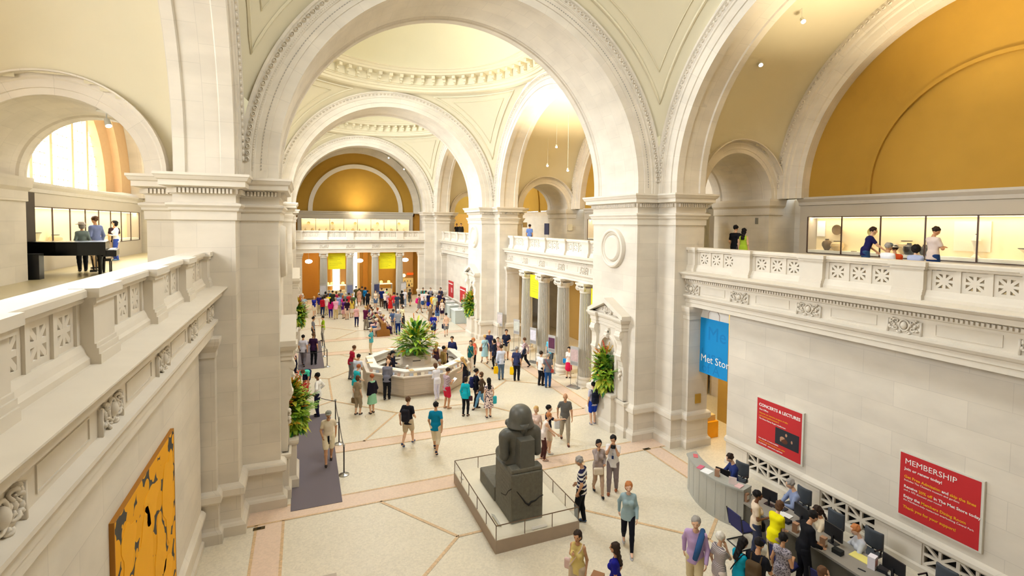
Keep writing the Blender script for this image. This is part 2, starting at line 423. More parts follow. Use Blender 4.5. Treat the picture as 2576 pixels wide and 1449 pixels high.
for i in range(4):
    o = transverse(i).build('transverse_arch', STONEA); struct(o)
    if i:
        y0 = PIERS[i][0]
        egg_ring((0, ZS), 'y', A_ + .76, y0 - .105, (118, 118, 90, 90)[i], wx=.075, wz=.062).build('egg_moulding', CARVE, o, fix=True)
        # bead line
        be = MB()
        for k in range(300 if i == 1 else 0):
            a = PI * (k + .5) / 300
            be.obox(((A_ + .62) * math.cos(a), y0 - .085, ZS + (A_ + .62) * math.sin(a)), (.03, .03, .05), 0, 0, -a)
        if be.v: be.build('bead_moulding', CARVE, o)
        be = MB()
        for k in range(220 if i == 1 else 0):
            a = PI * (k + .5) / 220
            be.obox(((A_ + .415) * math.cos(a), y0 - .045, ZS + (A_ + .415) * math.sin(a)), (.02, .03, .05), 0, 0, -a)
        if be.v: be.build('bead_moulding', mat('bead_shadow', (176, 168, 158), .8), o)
# side arches of each bay (axis x) : jamb to jamb
for i, (y0, y1) in enumerate(BAYS):
    cy = (y0 + y1) / 2; hs = (y1 - NN - (y0 + NN)) / 2; R = A_; ry = hs / R
    for s in (1, -1):
        x0, x1 = B_, C_
        pr = [(R, x0), (R + .26, x0), (R + .27, x0 - .04), (R + .56, x0 - .04), (R + .58, x0 - .08), (R + .66, x0 - .08), (R + .68, x0 - .10), (R + .84, x0 - .10), (R + .87, x0 - .16), (R + .95, x0 - .16), (R + .95, x0 + .3),
              (R + .95, x1), (R, x1), (R, x1 - .25), (R + .05, x1 - .28), (R + .05, x0 + .33), (R, x0 + .30)]
        mb = MB().arc(pr, (cy, ZS), 'x', ry, n=80, stilt=ZS - ZC + .001)
        e = egg_ring((cy, ZS), 'x', R + .76, x0 - .105, 118 if i < 2 else 80, ry, wx=.078, wz=.062)
        if s < 0: mb.mirror_x(); e.mirror_x()
        o = mb.build('side_arch', STONEA); struct(o)
        e.build('egg_moulding', CARVE, o, fix=True)
# pendentives: sphere through the four notch corners of each bay
for (y0, y1) in BAYS:
    cy = (y0 + y1) / 2; hy = (y1 - y0) / 2; RS = math.hypot(B_, hy); RR = 7.12
    mb = MB(); N = 160; M = 14
    for k in range(N + 1):
        a = 2 * PI * k / N; ca, sa = math.cos(a), math.sin(a)
        rm = min(B_ / max(1e-6, abs(ca)), hy / max(1e-6, abs(sa))); rm = max(rm, RR + 1e-4)
        for j in range(M + 1):
            r = RR + (rm - RR) * j / M
            mb.v.append((r * ca, cy + r * sa, ZS + math.sqrt(max(0, RS * RS - r * r))))
    for k in range(N):
        for j in range(M):
            q = k * (M + 1) + j; mb.f.append((q, q + 1, q + M + 2, q + M + 1))
    zr = ZS + math.sqrt(RS * RS - RR * RR)
    o = mb.build('ceiling', PLAST, smooth=True); struct(o)
    # raised triangular frames on each pendentive
    fr = MB()
    def sp(x, y, off=.0):
        d = Vector((x, y - cy)); r2 = d.length_squared; z = math.sqrt(max(0, RS * RS - r2)); n = Vector((x, y - cy, z)).normalized()
        return Vector((x, y, ZS + z)) - n * off
    for sx in (1, -1):
        for sy in (1, -1):
            for inset, wd in ((.34, .10), (.62, .035)):
                bx, by = B_ - inset, hy - inset; rr = RR + inset * .9
                pts = []
                # along the transverse side (y = const) from ring to corner, then along the side arch, then back round the ring
                xa = math.sqrt(max(0, rr * rr - by * by)); ya = math.sqrt(max(0, rr * rr - bx * bx))
                n1 = 22
                pts += [(xa + (bx - xa) * t / n1, by) for t in range(n1 + 1)]
                pts += [(bx, by + (ya - by) * t / n1) for t in range(1, n1 + 1)]
                t0 = math.atan2(ya, bx); t1 = math.atan2(by, xa)
                pts += [(rr * math.cos(t0 + (t1 - t0) * t / n1), rr * math.sin(t0 + (t1 - t0) * t / n1)) for t in range(1, n1 + 1)]
                P3 = [sp(sx * x, cy + sy * y, .03) for x, y in pts]
                fr.tube(P3, wd / 2, 4, False)
    fr.build('pendentive_frame', PLASTP, o)
    # ring cornice with brackets, and the saucer dome
    ring = [(7.16, zr - .22), (7.10, zr - .22), (6.96, zr - .14), (6.92, zr - .02), (6.84, zr), (6.78, zr + .12), (6.70, zr + .14), (6.70, zr + .20), (6.62, zr + .21), (6.55, zr + .62), (6.40, zr + .66), (6.05, zr + .70), (6.02, zr + .80), (5.92, zr + .84), (5.86, zr + .95), (5.80, zr + .96), (5.80, zr + 1.02), (6.6, zr + 1.02), (7.16, zr + .6)]
    # turned surface
    N = 120; v = []; f = []
    for k in range(N):
        a = 2 * PI * k / N
        for r, z in ring: v.append((r * math.cos(a), cy + r * math.sin(a), z))
    m_ = len(ring)
    for k in range(N):
        k2 = (k + 1) % N
        for j in range(m_): f.append((k * m_ + j, k2 * m_ + j, k2 * m_ + (j + 1) % m_, k * m_ + (j + 1) % m_))
    rc = MB().add(v, f).build('dome_cornice', PLASTP, smooth='auto', fix=True); struct(rc)
    bk = MB()
    for k in range(60):
        a = 2 * PI * (k + .5) / 60; ca, sa = math.cos(a), math.sin(a)
        for (rc_, dr, z0_, z1_, wd) in ((6.36, .44, zr + .50, zr + .68, .20), (6.50, .22, zr + .34, zr + .52, .17), (6.56, .12, zr + .22, zr + .36, .14)):
            bk.obox((rc_ * ca, cy + rc_ * sa, (z0_ + z1_) / 2), (dr, wd, z1_ - z0_), a)
        bk.ball((6.44 * ca, cy + 6.44 * sa, zr + .24), .06, 6, 4)
    bk.build('cornice_bracket', PLASTP, rc)
    # dome with an oculus
    v = []; f = []; Rd = 5.82; rise = 2.2; RD = (Rd * Rd + rise * rise) / (2 * rise); zb = zr + 1.0
    K = 16
    for k in range(N):
        a = 2 * PI * k / N
        for j in range(K + 1):
            r = 1.5 + (Rd - 1.5) * j / K
            v.append((r * math.cos(a), cy + r * math.sin(a), zb + rise - RD + math.sqrt(RD * RD - r * r)))
    for k in range(N):
        for j in range(K): q = k * (K + 1) + j; q2 = ((k + 1) % N) * (K + 1) + j; f.append((q, q + 1, q2 + 1, q2))
    struct(MB().add(v, f).build('ceiling', DOMEM, smooth=True))
    sk = MB().lathe([(1.56, 0), (1.56, .05)], (0, cy, zb + rise - .14), 40).build('window_1', mat('skylight_glass', (255, 250, 235), .5, emit=3.0)); struct(sk)
# side recess barrel vaults, lunettes and floors
for i, (y0, y1) in enumerate(BAYS):
    cy = (y0 + y1) / 2; hy = (y1 - y0) / 2
    for s in (1, -1):
        mb = MB(); N = 150
        zR = A_ + .95; X0 = C_ - .06; NX = 78
        xs = [X0 + (16 - X0) * j / NX for j in range(NX + 1)]
        for k in range(N + 1):
            a = PI * k / N; h = cy + hy * math.cos(a); z = ZS + zR * math.sin(a)
            mb.v += [(x, h, z) for x in xs]
        for k in range(N):
            zm = ZS + zR * math.sin(PI * (k + .5) / N)
            for j in range(NX):
                xm = (xs[j] + xs[j + 1]) / 2
                if (xm - 10.93) ** 2 + (zm - ZC) ** 2 < 2.27 ** 2: continue
                q = k * (NX + 1) + j; mb.f.append((q, q + 1, q + NX + 2, q + NX + 1))
        if s < 0: mb.mirror_x()
        struct(mb.build('ceiling', PLAST, smooth=True))
        # lunette archivolt on the back wall
        Ri = 5.95; Ro = A_ + .95; ry = hy / Ro; x = XR
        pr = [(Ri, x - .30), (Ri + .2, x - .30), (Ri + .22, x - .36), (Ri + .5, x - .36), (Ri + .54, x - .42), (Ri + .66, x - .42), (Ri + .7, x - .5), (Ro, x - .5), (Ro, x + .3), (Ri, x + .3)]
        mb = MB().arc(pr, (cy, ZS), 'x', ry, n=70, stilt=ZS - ZC)
        if s < 0: mb.mirror_x()
        o = mb.build('lunette_arch', STONEA); struct(o)
        if s > 0 and i < 2:
            egg_ring((cy, ZS), 'x', Ro - .16, x - .505, 110, ry, wx=.085, wz=.06).build('egg_moulding', CARVE, o, fix=True)
        # gallery floor slab
        gf = MB().box(7.95, 16, y0 - .0, y1 + .0, 6.0, GZ)
        if s < 0: gf.mirror_x()
        struct(gf.build('floor', GALM))
        # back wall
        bw = MB().box(XR + .75, 16, y0, y1, 0, ZC)
        if s < 0: bw.mirror_x()
        struct(bw.build('wall_right' if s > 0 else 'wall_left', STONE))
    # gallery floor through the passages
for (y0, y1) in PIERS:
    for s in (1, -1):
        gf = MB().box(9.13, 12.73, y0, y1, 6.0, GZ)
        if s < 0: gf.mirror_x()
        struct(gf.build('floor', GALM))
# right lunettes: recessed ochre plaster with an inner arched rib
def lunette_wall(cy, ry, x, s, m, rib, back=.25, Rr=3.75):
    mb = MB(); N = 60; R = 6.3
    c = (x + back, cy, ZC)
    mb.v.append(c)
    mb.v.append((x + back, cy + R * ry, ZC + .02))
    for k in range(N + 1):
        a = PI * k / N; mb.v.append((x + back, cy + R * ry * math.cos(a), ZS + R * math.sin(a)))
    mb.v.append((x + back, cy - R * ry, ZC + .02))
    for k in range(1, N + 3): mb.f.append((0, k + 1, k))
    mb.f.append((0, 1, N + 3))
    mb.arc([(Rr, x + back + .1), (Rr, x + back - .1), (Rr + .12, x + back - .1), (Rr + .12, x + back + .1)], (cy, ZS), 'x', 1, n=50, stilt=.3)
    if s < 0: mb.mirror_x()
    return struct(mb.build('wall_right' if s > 0 else 'wall_left', m, fix=False))
for i, (y0, y1) in enumerate(BAYS):
    lunette_wall((y0 + y1) / 2, (y1 - y0) / 2 / (A_ + .95), XR, 1, GOLD, GOLD, .12)
# left lunettes: arched windows with stone mullions and iron leading
WGL = mat('bright_window_glass', (255, 255, 255), .2, emit=5.0)
for i, (y0, y1) in enumerate(BAYS):
    cy = (y0 + y1) / 2; Rw = 4.3; x = -XR
    # tan reveal wall around
    mb = MB(); N = 50; Ro = 6.3
    for k in range(N + 1):
        a = PI * k / N
        for r, xx in ((Ro, x - .25), (Rw + .5, x - .25), (Rw + .5, x - .55), (Rw, x - .75), (Rw, x - 1.2)):
            mb.v.append((xx, cy + r * math.cos(a), ZS + r * math.sin(a)))
    for k in range(N):
        for j in range(4): q = k * 5 + j; mb.f.append((q, q + 1, q + 6, q + 5))
    struct(mb.build('wall_left', mat('tan_window_reveal', (196, 160, 116), .8), fix=True))
    wn = MB(); v = [(x - 1.1, cy, ZS)]
    for k in range(N + 1):
        a = PI * k / N; v.append((x - 1.1, cy + Rw * math.cos(a), ZS + Rw * math.sin(a)))
    wn.add(v, [(0, k, k + 1) for k in range(1, N + 1)]); wn.box(x - 1.12, x - 1.1, cy - Rw, cy + Rw, 8.9, ZS)
    wo = wn.build('window_%d' % (i + 2), WGL); struct(wo)
    mu = MB()
    for dy in (-2.6, -1.0, 1.0, 2.6):
        h = math.sqrt(Rw * Rw - dy * dy); mu.box(x - 1.08, x - .9, cy + dy - .11, cy + dy + .11, 8.9, ZS + h)
    for k in range(-8, 9):
        yy = cy + k * .5
        if abs(yy - cy) > 4: continue
        h = math.sqrt(max(.1, Rw * Rw - (yy - cy) ** 2)); mu.box(x - 1.07, x - 1.05, yy - .012, yy + .012, 8.9, ZS + h)
    for z in [9.3 + .45 * k for k in range(9)]:
        h = math.sqrt(max(.1, Rw * Rw - max(0, z - ZS) ** 2)); mu.box(x - 1.07, x - 1.05, cy - h, cy + h, z - .012, z + .012)
    mu.build('mullion', mat('window_mullion', (226, 196, 150), .7), wo)
# end walls: far recess (and the one behind the camera)
ye = 57.6
def end_lunette(y, sgn, m):
    mb = MB(); N = 60; R = 6.3
    mb.v.append((0, y, ZC - .4)); mb.v.append((R, y, ZC - .4))
    for k in range(N + 1):
        a = PI * k / N; mb.v.append((R * math.cos(a), y, ZS + R * math.sin(a)))
    mb.v.append((-R, y, ZC - .4))
    for k in range(1, N + 3): mb.f.append((0, k, k + 1))
    mb.add([(-16, y + .02 * sgn, ZC - 1), (16, y + .02 * sgn, ZC - 1), (16, y + .02 * sgn, 18), (-16, y + .02 * sgn, 18)], [(0, 1, 2, 3)])
    return mb
struct(end_lunette(ye, 1, GOLD).build('wall_back', GOLD))
mb = MB().arc([(4.5, ye - .14), (4.95, ye - .14), (4.95, ye + .1), (4.5, ye + .1)], (0, ZS), 'y', n=60, stilt=.25)
struct(mb.build('lunette_arch', CARVE))
struct(MB().arc([(6.15, ye - .3), (6.9, ye - .3), (6.9, ye + .1), (6.15, ye + .1)], (0, ZS), 'y', n=60, stilt=.3).build('lunette_arch', STONEA))
mb = MB(); N = 48
for k in range(N + 1):
    a = PI * k / N; mb.v += [(6.95 * math.cos(a), 52.3, ZS + 6.95 * math.sin(a)), (6.95 * math.cos(a), ye, ZS + 6.95 * math.sin(a))]
for k in range(N): q = 2 * k; mb.f.append((q, q + 1, q + 3, q + 2))
struct(mb.build('ceiling', PLAST, smooth=True))
for s in (1, -1):
    mb = MB().box(6.9, 7.4, 52.335, ye, 0, ZS)
    if s < 0: mb.mirror_x()
    struct(mb.build('wall_right' if s > 0 else 'wall_left', STONE))
struct(MB().box(-16, 16, ye, ye + .3, 0, ZC).build('wall_back', mat('end_wall_ochre', (204, 150, 62), .85)))
struct(MB().box(-7.0, 7.0, 51.75, ye, 6.0, GZ).build('floor', GALM))
struct(MB().box(-16, 16, -7.4, -7.1, 0, 18).build('wall_front', STONE))
struct(MB().box(-7.0, 7.0, -7.1, -.62, 6.0, GZ).build('floor', GALM))
mb = MB()
for k in range(N + 1):
    a = PI * k / N; mb.v += [(6.95 * math.cos(a), -7.2, ZS + 6.95 * math.sin(a)), (6.95 * math.cos(a), -.3, ZS + 6.95 * math.sin(a))]
for k in range(N): q = 2 * k; mb.f.append((q, q + 1, q + 3, q + 2))
struct(mb.build('ceiling', PLAST, smooth=True))
for s in (1, -1):
    mb = MB().box(6.9, 7.4, -7.2, -.4, 0, ZS)
    if s < 0: mb.mirror_x()
    struct(mb.build('wall_right' if s > 0 else 'wall_left', STONE))
# ================================================================ LOWER WALLS, GALLERY EDGE, COLUMNS
ENTP = [(.42, 5.20), (.45, 5.20), (.45, 5.33), (.475, 5.35), (.475, 5.47), (.53, 5.50), (.57, 5.57), (.57, 5.62), (.42, 5.65), (.42, 6.04), (.46, 6.07), (.46, 6.10), (.46, 6.17), (.52, 6.19), (.66, 6.22), (.66, 6.33), (.73, 6.36), (.79, 6.42), (.79, 6.44), (.40, 6.48), (-.2, 6.48), (-.2, 5.20)]
def star_bars(mb, c, w, h, t, bw=.055, fr=.05):
    """pierced star grille in the local x-z plane, centred at c, thickness t along y"""
    x, y, z = c; hw, hh = w / 2, h / 2
    mb.box(x - hw, x + hw, y - t / 2, y + t / 2, z + hh - fr, z + hh); mb.box(x - hw, x + hw, y - t / 2, y + t / 2, z - hh, z - hh + fr)
    mb.box(x - hw, x - hw + fr, y - t / 2, y + t / 2, z - hh + fr, z + hh - fr); mb.box(x + hw - fr, x + hw, y - t / 2, y + t / 2, z - hh + fr, z + hh - fr)
    iw, ih = hw - fr, hh - fr; e = 0
    for k, a in enumerate((0, PI / 2, math.atan2(ih, iw), -math.atan2(ih, iw))):
        L = 2 * (iw if k == 0 else ih if k == 1 else math.hypot(iw, ih)); e += .0006
        ca, sa = math.cos(a), math.sin(a); b = bw / 2; tt = t / 2 - e
        pts = [(-L / 2, -b), (L / 2, -b), (L / 2, b), (-L / 2, b)]
        mb.prism_y([(x + p * ca - q * sa, z + p * sa + q * ca) for p, q in pts], y - tt, y + tt)
def cartouche(mb, c, sc_=1.):
    """carved scrollwork in the local x-z plane, standing out towards -y"""
    x, y, z = c
    mb.ball((x, y - .04, z), (.085 * sc_, .06, .11 * sc_), 12, 8)
    mb.tube([(x + .13 * sc_ * math.cos(a), y - .03, z + .16 * sc_ * math.sin(a)) for a in [2 * PI * k / 18 for k in range(19)]], .02, 6, False)
    for s in (-1, 1):
        for (dx, dz, r, tw) in ((.22, .10, .075, 1), (.23, -.09, .07, -1), (.33, .03, .055, 1), (.12, -.19, .05, -1), (.33, -.13, .035, 1), (.30, .155, .035, 1)):
            P = []
            for k in range(15):
                a = k / 14 * 4.4 * PI / 2; rr = r * (1 - k / 17)
                P.append((x + s * sc_ * (dx + rr * math.cos(a * tw)), y - .035 - .015 * math.sin(k), z + sc_ * (dz + rr * math.sin(a * tw))))
            mb.tube(P, [.022 - .0008 * k for k in range(15)], 5)
        for (dx, dz) in ((.16, .02), (.27, -.02), (.38, .09), (.40, -.08)):
            mb.ball((x + s * dx * sc_, y - .02, z + dz * sc_), (.035, .035, .05), 6, 4)
        mb.box(x + s * .44 * sc_ - .018, x + s * .44 * sc_ + .018, y - .05, y + .02, z - .22, z + .12)
# entablature and balustrade in a local frame: local x runs along the front, -y faces the hall
def entablature(L, cols, name='trim', extra=()):
    mb = MB().sweep(ENTP, [(-L / 2, 0), (L / 2, 0)], False)
    dentils(mb, [(-L / 2, 0), (L / 2, 0)], .42, .52, 6.10, 6.17, .09, .05)
    # sunk frieze panels between the cartouches
    for a, b in zip(cols[:-1], cols[1:]):
        x0, x1 = a + .62, b - .62
        for (u0, u1, v0, v1) in ((x0, x1, 5.96, 5.975), (x0, x1, 5.72, 5.735), (x0, x0 + .015, 5.735, 5.96), (x1 - .015, x1, 5.735, 5.96)):
            mb.box(u0, u1, -.435, -.41, v0, v1)
    return mb
def place_struct(mb, name, m, loc, rz, flipx=False):
    o = mb.build(name, m); o.location = loc; o.rotation_euler = (0, 0, rz); return struct(o)
def balustrade(L, cols, label, loc, rz):
    t = thing('balustrade', label, 'balustrade', loc, rz, None)
    # front planes: pedestals at y = -.45, panels at y = -.20 .. -.10
    pl = MB(); pl.sweep([(.16, GZ + .09), (.36, GZ + .09), (.36, GZ + .20), (.33, GZ + .24), (.31, GZ + .30), (.28, GZ + .36), (.02, GZ + .36)], [(-L / 2, 0), (L / 2, 0)])
    pl.box(-L / 2, L / 2, -.26, .1, GZ, GZ + .355)
    pl.build('plinth', CARVE, t)
    ra = MB()
    pr = [(-.04, 7.18), (.31, 7.18), (.33, 7.20), (.33, 7.23), (.37, 7.25), (.37, 7.32), (.35, 7.34), (-.06, 7.34), (-.06, 7.22)]
    ra.sweep(pr + [pr[0]], [(-L / 2, 0), (L / 2, 0)])
    for c in cols:
        a, b = max(-L / 2, c - .40), min(L / 2, c + .40)
        if b - a < .1: continue
        ra.box(a, b, -.475, -.2, 7.24, 7.345); ra.box(a + .03, b - .03, -.44, -.2, 7.175, 7.24)
    ra.build('rail', CARVE, t)
    for c in cols:
        a, b = max(-L / 2, c - .33), min(L / 2, c + .33)
        if b - a < .1: continue
        pd = MB().box(a, b, -.40, .03, GZ + .36, 7.175)
        pd.box(a - .0, b + .0, -.46, -.1, GZ + .09, GZ + .24); pd.box(a, b, -.44, -.1, GZ + .24, GZ + .31); pd.box(a, b, -.42, -.1, GZ + .31, GZ + .36)
        pd.build('pedestal', CARVE, t)
    proto = None
    for a, b in zip(cols[:-1], cols[1:]):
        x0, x1 = max(a + .33, -L / 2), min(b - .33, L / 2)
        g = (x1 - x0 - .09) / 3
        for k in range(4): MB().box(x0 + .045 + k * g - .045, x0 + .045 + k * g + .045, -.275, -.10, GZ + .36, 7.18).build('strut', CARVE, t)
        for k in range(3):
            xc = x0 + .045 + (k + .5) * g
            if proto is None:
                mb = MB(); star_bars(mb, (0, 0, 0), g - .088, .46, .09, .06, .075)
                proto = mb.build('pierced_panel', CARVE, t); o = proto
            else:
                o = proto.copy(); C.objects.link(o); o.parent = t
            o.location = (xc, -.20, GZ + .36 + .2225)
    return t
COLS5 = lambda c, L: [v for v in [c + 2.42 * (k - 5) for k in range(11)] if -L / 2 - .2 <= v <= L / 2 + .2]
bal_lab = {(0, 1): 'pale stone balustrade of the right gallery above the red signs', (1, 1): 'pale stone balustrade of the middle right gallery above the fluted columns', (2, 1): 'pale stone balustrade far down the right side above the ticket counters',
           (0, -1): 'pale stone balustrade of the near left gallery beside the black piano', (1, -1): 'stone balustrade of the middle left gallery behind the near pier', (2, -1): 'stone balustrade of the far left gallery behind the near pier'}
for i, (y0, y1) in enumerate(BAYS):
    ya, yb = y0 + NN, y1 - NN; L = yb - ya; cy = (ya + yb) / 2
    off = (-.93, .81, 1.21)[i]
    for s in (1, -1):
        rz = -PI / 2 if s > 0 else PI / 2       # local -y -> world -x (right side)
        # local x = -s * (Y - cy)
        if s < 0 and i > 0 and False: continue
        cols = COLS5(-s * off, L)
        loc = (s * 8.0, cy, 0)
        e = entablature(L, cols); o = place_struct(e, tname(), CARVE, loc, rz)
        for c in cols:
            if abs(c) > L / 2 - .1 and i: continue
            m = MB(); cartouche(m, (min(max(c, -L / 2 + .3), L / 2 - .3), -.42, 5.84), .8)
            m.build('cartouche', CARVE, o, smooth=True)
        balustrade(L, cols, bal_lab[(i, s)], loc, rz)
# far gallery over the end colonnade
ecols = [-4.84 - 1.0, -3.63, -1.21, 1.21, 3.63, 5.84]
loc = (0, 51.95, 0)
e = entablature(12.12, ecols); o = place_struct(e, tname(), CARVE, loc, 0)
for c in ecols[1:5]:
    m = MB(); cartouche(m, (c, -.42, 5.84), .8); m.build('cartouche', CARVE, o, smooth=True)
balustrade(12.12, ecols, 'pale stone balustrade across the far end of the hall under the lit showcase', loc, 0)
# ---------------------------------------------------------------- walls under the side galleries
def vent_bay(mb_wall, x): pass
def low_wall(s, x, ya, yb, side, vents=(), col=STONE):
    """solid wall under a gallery, its face at x; pierced star vents in the base"""
    mb = MB(); t = .35
    def bx(y0, y1, z0, z1, xo=0.): mb.box(x + xo, x + t, y0, y1, z0, z1)
    bx(ya, yb, .74, 5.2)
    ys = sorted(vents); cur = ya
    segs = []
    for (v0, v1) in ys:
        segs.append((cur, v0)); cur = v1
    segs.append((cur, yb))
    for a, b in segs:
        if b - a > .01: bx(a, b, .17, .74)
    bx(ya, yb, 0, .17)
    mb.box(x + .30, x + t, ya, yb, .17, .74)
    mb.sweep([(0, .70), (.06, .74), (.10, .78), (.10, .86), (.05, .92), (0, .95)], [(x, yb), (x, ya)])
    mb.sweep([(0, .0), (.06, .0), (.06, .14), (0, .17)], [(x, yb), (x, ya)])
    if s < 0: mb.mirror_x()
    o = mb.build('wall_right' if s > 0 else 'wall_left', col); struct(o)
    for v0, v1 in ys:
        n = 2; w = (v1 - v0) / n
        for k in range(n):
            m = MB(); star_bars(m, (0, 0, 0), w, .57, .06, .06, .035)
            g = m.build('vent_grille', CARVE, o); g.location = (s * (x + .06), v0 + (k + .5) * w, .455); g.rotation_euler = (0, 0, PI / 2)
        d = MB().box(x + .25, x + .29, v0, v1, .17, .74)
        if s < 0: d.mirror_x()
        d.build('vent_shade_sheet', mat('vent_hole_shade', (40, 36, 34), .9), o)  # dark sheet that paints the shade inside the vent holes
low_wall(1, 8.0, 1.9, 12.97, 1, [(10.5, 12.08), (8.05, 9.55), (5.6, 7.0), (3.2, 4.7)])
low_wall(-1, 7.8, 1.9, 14.2, -1)
low_wall(1, 8.0, 38.6, 49.9, 1, col=STONE)
low_wall(-1, 7.8, 38.6, 49.9, -1)
# pilasters that carry the entablature ends
for i, (y0, y1) in enumerate(BAYS):
    for s in (1, -1):
        for yy, sg in ((y1 - NN, -1), (y0 + NN, 1)):
            xx = 7.48; ya = yy + sg * .30
            P = [(xx, min(yy, ya)), (C_ + .04, min(yy, ya)), (C_ + .04, max(yy, ya)), (xx, max(yy, ya))]
            mb = MB().prism(P, 0, 5.2)
            mb.sweep([(o * .75, z) for o, z in BASEP], P, True)
            mb.sweep([(0, 4.7), (.03, 4.72), (.03, 4.85), (.07, 4.95), (.10, 5.02), (.12, 5.12), (.12, 5.2), (0, 5.2)], P, True)
            if s < 0: mb.mirror_x()
            struct(mb.build('pilaster', STONE))
            if i == 0 and s == 1 and sg == -1:
                pq = MB().obox((0, 0, 0), (.26, .03, .34)).build('wall_plaque', mat('ochre_plaque', (186, 146, 58), .5)); pq.location = (7.95, ya - .02, 1.78)
                tag(pq, 'small square ochre plaque fixed to the stone pilaster left of the shop doorway', 'plaque')
# far end pilasters
for s in (1, -1):
    P = [(5.55, 51.5), (6.2, 51.5), (6.2, 52.2), (5.55, 52.2)]
    mb = MB().prism(P, 0, 5.2); mb.sweep([(o * .75, z) for o, z in BASEP], P, True)
    mb.sweep([(0, 4.7), (.03, 4.72), (.03, 4.85), (.07, 4.95), (.12, 5.12), (.12, 5.2), (0, 5.2)], P, True)
    if s < 0: mb.mirror_x()
    struct(mb.build('pilaster', STONE))
# ---------------------------------------------------------------- fluted Ionic columns
COLM = mat('grey_column_stone', (206, 200, 188), .75, noise=.06, scale=3, spec=.25)
def make_column():
    t = empty('column')
    b = MB().lathe([(.46, 0), (.46, .06), (.45, .12), (.47, .15), (.475, .22), (.44, .28), (.40, .31), (.395, .36), (.42, .40), (.41, .45), (.375, .48), (.365, .50)], n=36)
    b.box(-.47, .47, -.47, .47, 0, .05); b.build('base', CARVE, t, smooth='auto')
    MB().lathe([(.365, .48), (.36, .7), (.358, 2.0), (.345, 3.2), (.325, 4.3), (.318, 4.72)], n=144, flute=24, fd=.2).build('shaft', COLM, t)
    c = MB().lathe([(.325, 4.70), (.345, 4.74), (.335, 4.78), (.37, 4.86), (.42, 4.95), (.40, 4.98)], n=32)
    c.box(-.42, .42, -.42, .42, 5.12, 5.20); c.box(-.38, .38, -.38, .38, 5.07, 5.13)
    for k in range(4):
        a = PI / 4 + PI / 2 * k; ca, sa = math.cos(a), math.sin(a)
        # volute: spiral band at each corner, axis across the diagonal
        P = []
        for q in range(26):
            th = q / 25 * 2.2 * 2 * PI; r = .155 * (1 - q / 25 * .82)
            d = .43 + r * math.cos(th + PI / 2); z = 4.96 + r * math.sin(th + PI / 2)
            P.append((d * ca, d * sa, z))
        c.tube(P, [.045 - .001 * q for q in range(26)], 6)
        c.ball((.43 * ca, .43 * sa, 4.96), (.09, .09, .10), 10, 6)
        for s2 in (-1, 1): c.tube([(.43 * ca, .43 * sa, 5.10), (.20 * ca, .20 * sa, 5.08)], .06, 6)
    c.build('capital', CARVE, t, smooth='auto')
    return t
col0 = make_column(); first = True
def put_col(x, y, label, group=None):
    global first
    o = col0 if first else copy_tree(col0); first = False
    o.location = (x, y, 0); tag(o, label, 'column'); 
    if group: o['group'] = group
    return o
for y, lab in ((21.93, 'fluted stone column on the right nearest the flower niche'), (24.35, 'fluted stone column on the right, second from the near flower niche'), (26.77, 'fluted stone column on the right beside the yellow banner, third from the near niche'), (29.19, 'fluted stone column on the right farthest from the camera, next to the pilaster')):
    put_col(7.72, y, lab, 'fluted columns under the right gallery')
for x, lab in ((-3.63, 'far end column left of the first yellow banner'), (-1.21, 'far end column between the first yellow banner and the bright doorway'), (1.21, 'far end column left of the second yellow banner'), (3.63, 'far end column right of the second yellow banner')):
    put_col(x, 51.95, lab, 'columns across the far end')
# rooms behind the colonnades
ROOMW = mat('side_room_wall', (186, 146, 76), .85, noise=.04)
for (xa, xb, ya, yb) in ((12.4, 12.6, 18.65, 33.3),):
    struct(MB().box(xa, xb, ya, yb, 0, 6.0).build('wall_right', ROOMW))
struct(MB().box(10.6, 10.8, 1.0, 16.0, 0, 6.0).build('wall_right', mat('shop_wall', (190, 160, 90), .85)))
for (x, y, z, p) in ((10.2, 22, 5.6, 110), (10.2, 27.5, 5.6, 110), (9.3, 15.0, 5.4, 150)):
    l = bpy.data.lights.new('side_room_lamp', 'AREA'); l.shape = 'DISK'; l.size = 1.2; l.energy = p; l.color = (1, .80, .45)
    o = bpy.data.objects.new('side_room_lamp', l); C.objects.link(o); o.location = (x, y, z)
for x in (-4.3, 0, 4.3):
    l = bpy.data.lights.new('end_room_lamp', 'AREA'); l.shape = 'DISK'; l.size = 1.4; l.energy = 80; l.color = (1, .88, .66)
    o = bpy.data.objects.new('end_room_lamp', l); C.objects.link(o); o.location = (x, 54.6, 5.7)
# ---------------------------------------------------------------- roundels and niches on the pier faces
def medallion(x, y, s, label):
    t = thing('stone_medallion', label, 'medallion', (x, y, 7.2), -PI / 2 if s > 0 else PI / 2)
    def turn(prof, nm):
        mb = MB(); N = 48
        for k in range(N):
            a = 2 * PI * k / N
            for r, d in prof: mb.v.append((r * math.cos(a), -d, r * math.sin(a)))
        m = len(prof)
        for k in range(N):
            for j in range(m - 1): mb.f.append((k * m + j, ((k + 1) % N) * m + j, ((k + 1) % N) * m + j + 1, k * m + j + 1))
        return mb.build(nm, CARVE, t, smooth='auto', fix=True)
    turn([(.80, 0), (.80, .06), (.76, .14), (.70, .16), (.66, .14), (.64, .10), (.60, .09), (.57, .05), (.54, .03), (.54, 0)], 'ring')
    turn([(.54, .0), (.52, .05), (.48, .12), (.44, .14), (.40, .13), (.01, .15)], 'disc')
for s, yy, lab in ((1, PIERS[1], 'round stone medallion high on the near right pier'), (1, PIERS[2], 'round stone medallion high on the middle right pier'), (-1, PIERS[1], 'round stone medallion seen edge on at the near left pier'), (-1, PIERS[2], 'round stone medallion seen edge on at the middle left pier')):
    medallion(s * A_, (yy[0] + yy[1]) / 2, s, lab)
